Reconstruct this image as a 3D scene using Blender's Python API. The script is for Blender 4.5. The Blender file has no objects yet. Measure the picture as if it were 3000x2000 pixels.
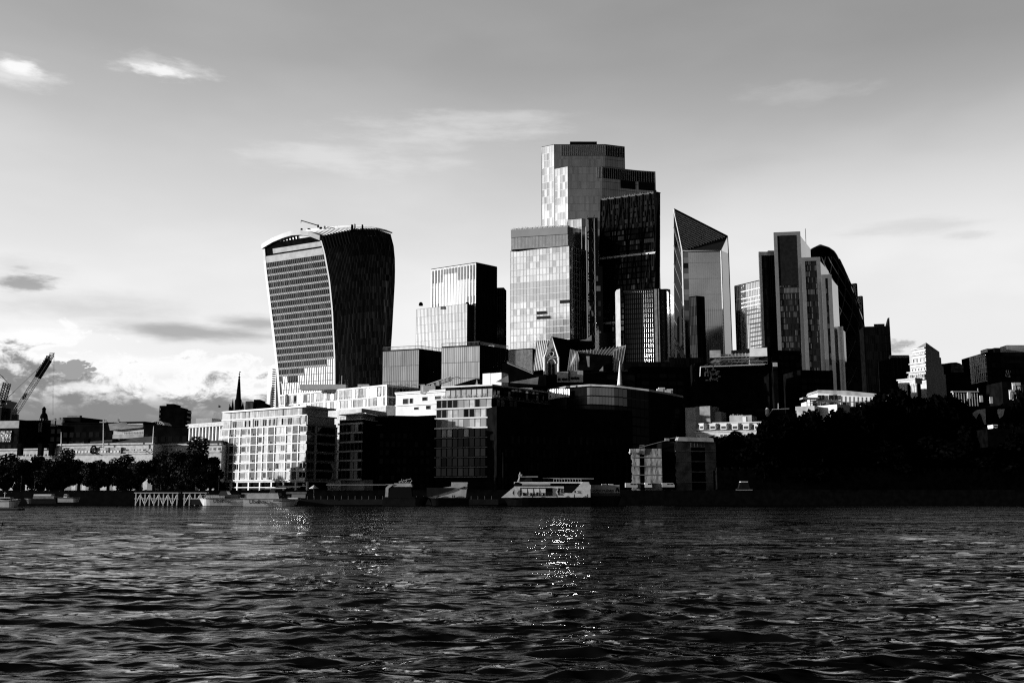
import bpy, math, random
import numpy as np
from mathutils import Vector
R = math.radians
rnd = random.Random(7)
C = bpy.context.scene.collection
SC = bpy.context.scene
# ------------------------------------------------------------------ camera
F = 2917.0; TH = math.atan(440 / F); H = 4.5
cT, sT = math.cos(TH), math.sin(TH)
cam = bpy.data.cameras.new('camera'); co = bpy.data.objects.new('camera', cam); C.objects.link(co)
co.location = (0, 0, H); co.rotation_euler = (R(90) + TH, 0, 0)
cam.sensor_width = 36; cam.lens = 36 * F / 3000; cam.clip_start = 0.5; cam.clip_end = 30000
SC.camera = co
# ------------------------------------------------------------------ sun, view
SUN_AZ, SUN_EL = -98.0, 7.5            # azimuth from the viewing direction, clockwise
sl = bpy.data.lights.new('sun', 'SUN'); so = bpy.data.objects.new('sun', sl); C.objects.link(so)
sl.energy = 5.0; sl.angle = R(0.5); sl.color = (1, 1, 1)
sd = Vector((math.sin(R(SUN_AZ)) * math.cos(R(SUN_EL)), math.cos(R(SUN_AZ)) * math.cos(R(SUN_EL)), math.sin(R(SUN_EL))))
so.rotation_euler = sd.to_track_quat('Z', 'Y').to_euler()
SC.view_settings.view_transform = 'Standard'; SC.view_settings.look = 'None'
SC.view_settings.exposure = 0.6; SC.view_settings.gamma = 1.0
SC.render.engine = 'CYCLES'
SC.cycles.max_bounces = 6; SC.cycles.diffuse_bounces = 2; SC.cycles.glossy_bounces = 4
SC.cycles.sample_clamp_indirect = 50.0; SC.cycles.sample_clamp_direct = 0
SC.cycles.use_denoising = False; SC.cycles.filter_width = 1.2

# ------------------------------------------------------------------ world
W = bpy.data.worlds.new('World'); SC.world = W; W.use_nodes = True
nt = W.node_tree; N = nt.nodes; Lk = nt.links
for n in list(N): N.remove(n)
def MATH(op, a, b=None, c=None, clamp=False, tree=nt):
    n = tree.nodes.new('ShaderNodeMath'); n.operation = op; n.use_clamp = clamp
    for i, x in enumerate((a, b, c)):
        if x is None: continue
        if isinstance(x, (int, float)): n.inputs[i].default_value = x
        else: tree.links.new(x, n.inputs[i])
    return n.outputs[0]
def SMOOTH(x, lo, hi, tree=nt):
    n = tree.nodes.new('ShaderNodeMapRange'); n.interpolation_type = 'SMOOTHSTEP'
    tree.links.new(x, n.inputs[0]); n.inputs[1].default_value = lo; n.inputs[2].default_value = hi
    return n.outputs[0]
def MIX(a, b, f, tree=nt):            # a + (b-a)*f on floats
    n = tree.nodes.new('ShaderNodeMix'); n.data_type = 'FLOAT'
    for x, s in ((f, n.inputs[0]), (a, n.inputs[2]), (b, n.inputs[3])):
        if isinstance(x, (int, float)): s.default_value = x
        else: tree.links.new(x, s)
    return n.outputs[0]
tc = N.new('ShaderNodeTexCoord'); sp = N.new('ShaderNodeSeparateXYZ'); Lk.new(tc.outputs['Generated'], sp.inputs[0])
RAD = 180 / math.pi
EL = MATH('MULTIPLY', MATH('ARCSINE', sp.outputs[2]), RAD)
AZ = MATH('MULTIPLY', MATH('ARCTAN2', sp.outputs[0], sp.outputs[1]), RAD)
def noise(sx, sy, detail, rough=.55, seed=0.0, dist=0.0):
    cb = N.new('ShaderNodeCombineXYZ')
    Lk.new(MATH('MULTIPLY', AZ, sx), cb.inputs[0]); Lk.new(MATH('MULTIPLY', EL, sy), cb.inputs[1]); cb.inputs[2].default_value = seed
    n = N.new('ShaderNodeTexNoise'); n.inputs['Scale'].default_value = 1; n.inputs['Detail'].default_value = detail
    n.inputs['Roughness'].default_value = rough; n.inputs['Distortion'].default_value = dist
    Lk.new(cb.outputs[0], n.inputs['Vector']); return n.outputs[0]
def azel(px, py):
    x = (px - 1500) / F; u = (1000 - py) / F
    d = Vector((x, cT - u * sT, sT + u * cT)).normalized()
    return math.degrees(math.atan2(d.x, d.y)), math.degrees(math.asin(d.z))
base = N.new('ShaderNodeValToRGB'); cr = base.color_ramp
Lk.new(MATH('DIVIDE', EL, 90.0, clamp=True), base.inputs[0])
stops = [(0, .80), (6, .86), (9, .87), (12.5, .83), (16.3, .68), (20.2, .50), (23.9, .385), (27.5, .33), (30, .19), (34, .05), (50, .02), (90, .010)]  # above the frame the sky is darkened to blacken water and shade
cr.elements[0].position = 0; cr.elements[1].position = 1
cr.elements[0].color = (.84, .84, .84, 1); cr.elements[1].color = (.012, .012, .012, 1)
for e, v in stops[1:-1]:
    el = cr.elements.new(e / 90); el.color = (v, v, v, 1)
sky = MATH('MULTIPLY', base.outputs[0], 1.0)
# the physical sky, in grey, gives the glow round the low sun
ns = N.new('ShaderNodeTexSky'); ns.sky_type = 'NISHITA'; ns.sun_disc = False
ns.sun_elevation = R(SUN_EL); ns.sun_rotation = R(SUN_AZ)
bw = N.new('ShaderNodeRGBToBW'); Lk.new(ns.outputs[0], bw.inputs[0])
glow = MATH('MINIMUM', MATH('MULTIPLY', bw.outputs[0], 0.10), 1.2)
sky = MATH('MULTIPLY', sky, MATH('ADD', 0.93, MATH('MULTIPLY', glow, 0.12)))
# left part of the sky a little lighter high up, corners a little darker
sky = MATH('MULTIPLY', sky, MIX(1.0, .84, MATH('MULTIPLY', SMOOTH(AZ, -5, 28), SMOOTH(EL, 14, 26))))
sky = MATH('MULTIPLY', sky, MIX(1.0, 1.10, MATH('MULTIPLY', SMOOTH(MATH('MULTIPLY', AZ, -1), 2, 20), SMOOTH(EL, 12, 22))))
big = noise(.06, .16, 4, .5, 3.1)
sky = MATH('MULTIPLY', sky, MIX(.95, 1.05, SMOOTH(big, .35, .65)))
def blob(px, py, hw, hh, value, strength=1.0, soft=.5, amt=.9, sx=.5, sy=1.2, detail=5, seed=0.0):
    global sky
    a, e = azel(px, py); a2, _ = azel(px + hw, py); _, e2 = azel(px, py - hh)
    ra, re = abs(a2 - a), abs(e2 - e)
    dx = MATH('DIVIDE', MATH('SUBTRACT', AZ, a), ra); dy = MATH('DIVIDE', MATH('SUBTRACT', EL, e), re)
    r = MATH('SQRT', MATH('ADD', MATH('MULTIPLY', dx, dx), MATH('MULTIPLY', dy, dy)))
    n = noise(sx, sy, detail, .6, seed)
    q = MATH('SUBTRACT', MATH('ADD', 1.0, MATH('MULTIPLY', MATH('SUBTRACT', n, .5), amt * 2)), r)
    m = MATH('MULTIPLY', SMOOTH(q, 0.0, soft), strength)
    sky = MIX(sky, value, m)
# high cirrus, bright
blob(40, 215, 170, 55, .72, 1, 1.0, .8, .45, 1.6, 6, 1.0)
blob(55, 200, 90, 30, .95, .9, .8, .9, .6, 2.2, 6, 2.0)
blob(480, 200, 190, 38, .66, .9, 1.1, 1.0, .6, 2.0, 6, 5.0)
blob(470, 206, 110, 22, .90, .9, .8, .9, .8, 2.4, 6, 6.0)
blob(430, 165, 70, 40, .55, .5, 1.0, 1.2, .9, 1.6, 6, 8.0)
blob(1280, 385, 360, 66, .70, .7, 1.0, 1.1, .22, 1.0, 6, 12.0)
blob(1500, 345, 230, 30, .66, .6, 1.0, 1.1, .25, 1.2, 6, 14.0)
blob(1000, 470, 420, 60, .80, .5, 1.0, 1.1, .2, .9, 5, 15.0)
blob(2330, 275, 230, 48, .50, .5, 1.0, 1.2, .3, 1.0, 5, 17.0)
blob(2130, 470, 300, 30, .47, .3, 1.1, 1.2, .2, 1.2, 5, 18.0)
blob(2700, 665, 260, 34, .55, .45, 1.0, 1.2, .2, 1.1, 5, 21.0)
blob(2840, 690, 110, 18, .5, .35, 1.0, 1.2, .4, 1.6, 5, 22.0)
# low grey bars on the left
blob(60, 790, 180, 60, .60, .5, 1.0, .9, .3, 1.2, 6, 30.0)
blob(70, 828, 125, 36, .36, .95, .8, .9, .7, 2.4, 7, 31.0)
blob(60, 783, 30, 8, .5, .6, 1.2, 1.2, 1.2, 3.0, 6, 32.0)
blob(260, 905, 460, 70, .54, .7, 1.2, .7, .22, .8, 6, 33.0)
blob(560, 972, 330, 40, .38, .9, .9, .7, .22, 1.0, 6, 34.0)
blob(760, 945, 160, 34, .40, .85, .9, .6, .22, 1.2, 6, 35.0)
blob(110, 985, 140, 34, .98, .8, .7, .7, .4, 1.2, 5, 36.0)
blob(500, 1070, 420, 38, .95, .8, .9, .6, .3, 1.0, 5, 37.0)
# the low cumulus bank: grey deck with a ragged white rim, left of the big tower
nb = noise(.34, .62, 8, .66, 47.0, .5)
_, e_top = azel(300, 1062)
edge = MATH('SUBTRACT', MATH('ADD', e_top - .2, MATH('MULTIPLY', MATH('SUBTRACT', nb, .5), 9.0)), EL)
edge = MATH('SUBTRACT', edge, MATH('MULTIPLY', SMOOTH(AZ, -17, -9), 1.6)); edge = MATH('ADD', edge, MATH('MULTIPLY', SMOOTH(MATH('MULTIPLY', AZ, -1), 20, 26), .9))
azm = MATH('MULTIPLY', SMOOTH(MATH('MULTIPLY', AZ, -1), 6, 12), SMOOTH(AZ, -46, -34))
nb2 = noise(.7, 1.3, 6, .6, 44.0, .3)
tone = MIX(.25, .80, SMOOTH(nb2, .46, .66))
tone = MIX(tone, .245, SMOOTH(MATH('MULTIPLY', EL, -1), -6.0, -3.6))
sky = MIX(sky, .94, MATH('MULTIPLY', MATH('MULTIPLY', SMOOTH(edge, -.9, -.1), azm), .95))
sky = MIX(sky, tone, MATH('MULTIPLY', SMOOTH(edge, 0.15, 1.5), azm))
blob(218, 1080, 60, 30, .34, 1, .22, 1.5, 1.3, 2.4, 7, 53.0)
blob(250, 1132, 120, 20, .92, .75, .7, .9, .8, 1.4, 6, 52.0)
blob(445, 1150, 34, 34, .86, .8, .8, .7, .8, 1.2, 6, 54.0)
blob(2640, 1012, 40, 26, .38, .9, .8, 1.3, 1.5, 2.6, 7, 63.0)
blob(2835, 1080, 26, 22, .5, .5, 1.0, 1.2, 1.4, 2.2, 6, 61.0)
# unseen sky shaped for lighting: east and south dark for shade, west bright
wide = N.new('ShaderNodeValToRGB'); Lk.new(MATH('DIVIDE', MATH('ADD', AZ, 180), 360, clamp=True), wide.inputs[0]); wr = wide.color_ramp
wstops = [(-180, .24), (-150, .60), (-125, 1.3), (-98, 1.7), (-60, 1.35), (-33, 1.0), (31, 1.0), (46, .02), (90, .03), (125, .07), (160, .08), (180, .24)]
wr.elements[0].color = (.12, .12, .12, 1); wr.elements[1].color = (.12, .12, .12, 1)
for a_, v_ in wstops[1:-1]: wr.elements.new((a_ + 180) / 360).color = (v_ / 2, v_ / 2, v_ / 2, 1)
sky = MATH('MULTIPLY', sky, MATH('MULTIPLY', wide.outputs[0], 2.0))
sky = MATH('MULTIPLY', sky, SMOOTH(EL, -1.5, -.3))
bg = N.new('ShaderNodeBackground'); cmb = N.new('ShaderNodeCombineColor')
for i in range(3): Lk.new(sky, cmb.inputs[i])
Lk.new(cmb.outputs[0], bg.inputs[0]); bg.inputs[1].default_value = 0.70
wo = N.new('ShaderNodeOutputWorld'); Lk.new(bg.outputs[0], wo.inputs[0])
W.cycles.sampling_method = 'MANUAL'; W.cycles.sample_map_resolution = 1024

# ------------------------------------------------------------------ pixel <-> world
def Pt(px, py, Y):
    k = (1000 - py) / F
    Z = Y * (k * cT + sT) / (cT - k * sT)
    return Vector(((px - 1500) / F * (Y * cT + Z * sT), Y, Z + H))
def Px(px, Y, z): return Vector(((px - 1500) / F * (Y * cT + (z - H) * sT), Y, z))
def Pz(px, py, z):
    k = (1000 - py) / F
    Y = (z - H) * (cT - k * sT) / (k * cT + sT)
    return Px(px, Y, z)
def proj(p):
    d = p.y * cT + (p.z - H) * sT
    return (1500 + F * p.x / d, 1000 - F * (-p.y * sT + (p.z - H) * cT) / d)
GZ = 4.3

# ------------------------------------------------------------------ materials
MATS = {}
def mat(name, v, rough=.8, metal=0.0, var=.25, scale=.6, spec=.3, attr=0.0, bump=0.0, bscale=2.0, bands=None):
    if name in MATS: return MATS[name]
    m = bpy.data.materials.new(name); m.use_nodes = True; t = m.node_tree; p = t.nodes['Principled BSDF']
    p.inputs['Roughness'].default_value = rough; p.inputs['Metallic'].default_value = metal
    p.inputs['Specular IOR Level'].default_value = spec
    g = t.nodes.new('ShaderNodeNewGeometry')
    nz = t.nodes.new('ShaderNodeTexNoise'); nz.inputs['Scale'].default_value = scale; nz.inputs['Detail'].default_value = 6
    t.links.new(g.outputs['Position'], nz.inputs['Vector'])
    f = MIX(1 - var, 1 + var, SMOOTH(nz.outputs[0], .3, .7, t), t)
    if attr:
        at = t.nodes.new('ShaderNodeAttribute'); at.attribute_name = 'pv'
        f = MATH('MULTIPLY', f, MIX(1 - attr, 1.0, at.outputs['Fac'], t), tree=t)
    if bands:
        mp = t.nodes.new('ShaderNodeSeparateXYZ'); t.links.new(g.outputs['Position'], mp.inputs[0])
        w = MATH('FRACT', MATH('MULTIPLY', mp.outputs[2], 1 / bands, tree=t), tree=t)
        f = MATH('MULTIPLY', f, MIX(.55, 1.0, SMOOTH(w, .05, .2, t), t), tree=t)
    f = MATH('MULTIPLY', f, v, tree=t)
    cc = t.nodes.new('ShaderNodeCombineColor')
    for i in range(3): t.links.new(f, cc.inputs[i])
    t.links.new(cc.outputs[0], p.inputs['Base Color'])
    if bump:
        nb_ = t.nodes.new('ShaderNodeTexNoise'); nb_.inputs['Scale'].default_value = bscale; nb_.inputs['Detail'].default_value = 3
        t.links.new(g.outputs['Position'], nb_.inputs['Vector'])
        b = t.nodes.new('ShaderNodeBump'); b.inputs['Strength'].default_value = bump; b.inputs['Distance'].default_value = .3
        t.links.new(nb_.outputs[0], b.inputs['Height']); t.links.new(b.outputs[0], p.inputs['Normal'])
    MATS[name] = m; return m
def glass(name, refl, rough=.06, attr=.35, bump=.02, bscale=.25, var=.12):
    return mat(name, refl, rough, 1.0, var, .05, .5, attr, bump, bscale)
stone = mat('pale_stone', .40, .85, var=.18, scale=.8)
stone_d = mat('weathered_stone', .30, .9, var=.4, scale=.7)
sheet = mat('scaffold_sheeting', .19, .85, var=.3, scale=.35, bump=.25, bscale=.5, spec=.05)
white = mat('white_render', .52, .6, var=.08, scale=.4)
whitem = mat('white_metal', .5, .35, var=.06, scale=.4, spec=.5)
greyw = mat('grey_cladding', .30, .7, var=.15, scale=.3)
conc = mat('concrete', .34, .85, var=.25, scale=.5)
dark = mat('dark_cladding', .004, .8, var=.4, scale=.3, spec=0)  # near-black albedo also stands in for shade on unlit buildings
darkb = mat('dark_brick', .006, .9, var=.5, scale=.5, spec=0)
blackm = mat('black_metal', .008, .5, var=.3, spec=.12)
steel = mat('steel', .45, .4, .8, var=.1)
dim = mat('dim_metal', .12, .6, var=.3, spec=.2)
roofm = mat('slate_roof', .05, .8, var=.3, scale=.6, spec=.1)
leadm = mat('lead_roof', .24, .6, var=.3, scale=.3)
g_dark = glass('dark_glass', .10, .08, .6)
g_mid = glass('grey_glass', .62, .08, .3)
g_pale = mat('pale_glass', .46, .25, .12, .08, .05, .5, .28, .02, .25)
g_grid = mat('patchwork_glass', .9, .12, .6, .10, .05, .5, .6, .02, .25)
g_blk = glass('black_glass', .018, .15, .7)  # near-black glass, also carries the shade of unlit tower sides
g_side = glass('flank_glass', .42, .12, .15)
g_t22 = glass("smoky_glass", .42, .08, .3)
g_front = glass("silver_glass", .95, .08, .2)
g_cheese = glass("wedge_glass", .5, .1, .97)
g_win = glass('window_glass', .45, .06, .9, bump=.05, bscale=.6)
blind = mat('window_blind', .42, .8, var=.2, attr=.5)
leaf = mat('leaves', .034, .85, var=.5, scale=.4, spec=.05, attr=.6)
leaf_d = mat('shaded_leaves', .002, .9, var=.5, scale=.4, spec=.0, attr=.5)  # near-black copy of the leaves, right bank shade put into the colour
bark = mat('bark', .05, .9, var=.4, scale=2)

# ------------------------------------------------------------------ mesh helper
class MB:
    def __init__(s): s.v = []; s.f = []; s.m = []; s.c = []
    def face(s, pts, m=0, c=1.0):
        i = len(s.v); s.v.extend([tuple(p) for p in pts]); s.f.append(tuple(range(i, i + len(pts)))); s.m.append(m); s.c.append(c)
    def hexa(s, b, t, m=0, c=1.0):            # b, t: four bottom and four top points, same winding
        i = len(s.v); s.v.extend([tuple(p) for p in b] + [tuple(p) for p in t])
        n = len(b)
        s.f.append(tuple(i + k for k in reversed(range(n)))); s.f.append(tuple(i + n + k for k in range(n)))
        for k in range(n):
            k2 = (k + 1) % n; s.f.append((i + k, i + k2, i + n + k2, i + n + k))
        s.m += [m] * (n + 2); s.c += [c] * (n + 2)
    def box(s, x0, x1, y0, y1, z0, z1, m=0, c=1.0):
        s.hexa([(x0, y0, z0), (x1, y0, z0), (x1, y1, z0), (x0, y1, z0)], [(x0, y0, z1), (x1, y0, z1), (x1, y1, z1), (x0, y1, z1)], m, c)
    def fbox(s, F_, s0, s1, z0, z1, o0, o1, m=0, c=1.0):   # box on a facade: s along, z up, o outward
        a, d, n = F_
        q = lambda S, O, Z: (a.x + d.x * S + n.x * O, a.y + d.y * S + n.y * O, Z)
        s.hexa([q(s0, o1, z0), q(s1, o1, z0), q(s1, o0, z0), q(s0, o0, z0)], [q(s0, o1, z1), q(s1, o1, z1), q(s1, o0, z1), q(s0, o0, z1)], m, c)
    def fquad(s, F_, s0, s1, z0, z1, o, tilt=0.0, m=0, c=1.0):
        a, d, n = F_
        tx = rnd.uniform(-tilt, tilt) * (s1 - s0) / 2; tz = rnd.uniform(-tilt, tilt) * (z1 - z0) / 2
        q = lambda S, O, Z: (a.x + d.x * S + n.x * O, a.y + d.y * S + n.y * O, Z)
        s.face([q(s0, o - tx - tz, z0), q(s1, o + tx - tz, z0), q(s1, o + tx + tz, z1), q(s0, o - tx + tz, z1)], m, c)
    def tube(s, pts, r, n=6, m=0, r2=None):
        pts = [Vector(p) for p in pts]; K = len(pts); i0 = len(s.v)
        for k, p in enumerate(pts):
            t = (pts[min(k + 1, K - 1)] - pts[max(k - 1, 0)]).normalized()
            a = t.cross(Vector((0, 0, 1)) if abs(t.z) < .9 else Vector((1, 0, 0))).normalized(); b = t.cross(a)
            rr = r if r2 is None else r + (r2 - r) * k / (K - 1)
            for j in range(n):
                w = 2 * math.pi * j / n; s.v.append(tuple(p + a * (rr * math.cos(w)) + b * (rr * math.sin(w))))
        for k in range(K - 1):
            for j in range(n):
                j2 = (j + 1) % n; q = i0 + k * n
                s.f.append((q + j, q + j2, q + n + j2, q + n + j)); s.m.append(m); s.c.append(1)
        s.f.append(tuple(i0 + j for j in reversed(range(n)))); s.f.append(tuple(i0 + (K - 1) * n + j for j in range(n))); s.m += [m, m]; s.c += [1, 1]
    def lathe(s, cx, cy, prof, n=16, m=0):
        i0 = len(s.v)
        for r, z in prof:
            for j in range(n):
                w = 2 * math.pi * (j + .5) / n; s.v.append((cx + r * math.cos(w), cy + r * math.sin(w), z))
        for k in range(len(prof) - 1):
            for j in range(n):
                j2 = (j + 1) % n; q = i0 + k * n
                s.f.append((q + j, q + j2, q + n + j2, q + n + j)); s.m.append(m); s.c.append(rnd.random())
        s.f.append(tuple(i0 + (len(prof) - 1) * n + j for j in range(n))); s.m.append(m); s.c.append(1)
    def prism(s, poly, z0, z1, m=0, c=1.0):
        A = sum(poly[i][0] * poly[(i + 1) % len(poly)][1] - poly[(i + 1) % len(poly)][0] * poly[i][1] for i in range(len(poly)))
        if A < 0: poly = poly[::-1]
        z1s = z1 if isinstance(z1, (list, tuple)) else [z1] * len(poly)
        s.hexa([(p[0], p[1], z0) for p in poly], [(p[0], p[1], z) for p, z in zip(poly, z1s)], m, c)

def wloc(o):
    v = Vector((0, 0, 0))
    while o: v += o.location; o = o.parent
    return v
def obj(name, mb, mats, parent=None, smooth=False):
    if not mb.f: return None
    me = bpy.data.meshes.new(name)
    V = np.array(mb.v, dtype=float)
    if parent is not None:
        o_ = wloc(parent); loc = Vector((0, 0, 0))
    else:
        loc = Vector((float(V[:, 0].mean()), float(V[:, 1].mean()), float(V[:, 2].min()))); o_ = loc
    V = V - np.array(o_)
    me.from_pydata([tuple(x) for x in V], [], mb.f); me.update()
    mats = mats if isinstance(mats, (list, tuple)) else [mats]
    for m in mats: me.materials.append(m)
    if len(mats) > 1: me.polygons.foreach_set('material_index', mb.m)
    at = me.attributes.new('pv', 'FLOAT', 'FACE'); at.data.foreach_set('value', [float(c) for c in mb.c])
    if smooth: me.polygons.foreach_set('use_smooth', [True] * len(me.polygons))
    ob = bpy.data.objects.new(name, me); C.objects.link(ob); ob.location = loc
    if parent is not None: ob.parent = parent
    return ob
def tag(o, label, cat, group=None, kind=None):
    if label: o['label'] = label
    if cat: o['category'] = cat
    if group: o['group'] = group
    if kind: o['kind'] = kind
    return o
def thing(name, label, cat, loc, group=None):
    o = bpy.data.objects.new(name, None); C.objects.link(o); o.location = loc; o.empty_display_size = .5
    return tag(o, label, cat, group)
def struct(name, mb, m, smooth=False):
    o = obj(name, mb, m, None, smooth); o['kind'] = 'structure'; return o

def face_of(a, b):
    a = Vector((a[0], a[1])); b = Vector((b[0], b[1])); d = (b - a); L = d.length; d = d / L
    return (Vector((a.x, a.y)), d, Vector((d.y, -d.x))), L
def onface(F_, px, py):                       # pixel -> (metres along the facade, height)
    a, d, n = F_
    x = (px - 1500) / F; u = (1000 - py) / F
    r = Vector((x, cT - u * sT, sT + u * cT))
    t = (a.x * n.x + a.y * n.y) / (r.x * n.x + r.y * n.y)
    p = r * t
    return (p.x - a.x) * d.x + (p.y - a.y) * d.y, p.z + H

def facade(root, a, b, z0, z1, nx, nz, g, fr, mw=.25, md=.15, band=0.0, bandm=None, tilt=.004, hw=None, skip=None, off=.06, vary=None, names=('glazing', 'mullions', 'floor_bands')):
    F_, L = face_of(a, b)
    gm, mm, bm = MB(), MB(), MB()
    dx, dz = L / nx, (z1 - z0) / nz
    for j in range(nz):
        for i in range(nx):
            if skip and skip(i, j): continue
            zb = z0 + j * dz + (dz * band if band else 0)
            c = vary(i, j) if vary else rnd.random()
            gm.fquad(F_, i * dx, (i + 1) * dx, zb, z0 + (j + 1) * dz, off, tilt, 0, c)
        if band: bm.fbox(F_, 0, L, z0 + j * dz, z0 + (j + band) * dz, 0, off + .09)
    if mw:
        for i in range(nx + 1):
            sx = min(max(i * dx, mw / 2), L - mw / 2)
            mm.fbox(F_, sx - mw / 2, sx + mw / 2, z0, z1, 0, off + md)
    h = mw if hw is None else hw
    if h:
        for j in range(nz + 1):
            zz = min(max(z0 + j * dz, z0 + h / 2), z1 - h / 2)
            mm.fbox(F_, 0, L, zz - h / 2, zz + h / 2, 0, off + md * .7)
    obj(names[0], gm, g, root); obj(names[1], mm, fr, root)
    if band: obj(names[2], bm, bandm or fr, root)
    return F_, L

def corners(Y, ref, others):
    """ref (px,py) at depth Y fixes the roof height; others: (px,py) on the same height, or (px,None,Y)."""
    p = Pt(ref[0], ref[1], Y); out = []
    for o in others:
        if o == 'ref': out.append(p)
        elif len(o) == 3: out.append(Px(o[0], o[2], p.z))
        else: out.append(Pz(o[0], o[1], p.z))
    return out, p.z
def close(pts, depth=None):
    """visible corners left to right -> closed plan"""
    pts = [Vector((p[0], p[1])) for p in pts]
    if len(pts) == 3:
        return pts + [pts[0] + pts[2] - pts[1]]
    d = (pts[-1] - pts[0]).normalized(); n = Vector((-d.y, d.x)) * (depth or 20)
    return pts + [pts[-1] + n, pts[0] + n]
def building(name, label, cat, Y, ref, others, styles, body=dark, z0=GZ, depth=None, group=None, roof=None, par=None, root=None, quiet=False):
    pts, z1 = corners(Y, ref, others)
    poly = close(pts, depth)
    if root is None:
        c = sum((Vector((p[0], p[1])) for p in poly), Vector((0, 0))) / len(poly)
        root = thing(name, label, cat, (c.x, c.y, z0), group)
    mb = MB(); mb.prism([tuple(p) for p in poly], z0, z1); obj('wall', mb, body, root)
    rb = MB(); rb.prism([tuple(p) for p in poly], z1 + .003, z1 + (par or .5)); obj('roof', rb, roof or body, root)
    for i, st in enumerate(styles):
        if st is None: continue
        st = dict(st); zz0 = st.pop('z0', z0 + .5); zz1 = st.pop('z1', z1 - .1)
        facade(root, pts[i], pts[i + 1], zz0, zz1, **st)
    return root, pts, z1, poly

# ================================================================== ground, river, sky edge
gb = MB(); gb.box(-9000, 9000, 347.5, 12000, -3, GZ); struct('ground', gb, mat('paving', .02, .9, var=.4, spec=.05))
hb = MB()
for k in range(40):                                     # low far hills that close the horizon
    x0 = -6000 + k * 300; zt = 40 + 18 * math.sin(k * .9) + 10 * math.sin(k * 2.3)
    x1 = x0 + 300; zt2 = 40 + 18 * math.sin((k + 1) * .9) + 10 * math.sin((k + 1) * 2.3)
    hb.face([(x0, 5000, 0), (x1, 5000, 0), (x1, 5400, zt2), (x0, 5400, zt)]); hb.face([(x0, 5400, zt), (x1, 5400, zt2), (x1, 6000, 0), (x0, 6000, 0)])
struct('hills', hb, mat('far_hills', .03, 1, spec=0))

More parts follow.
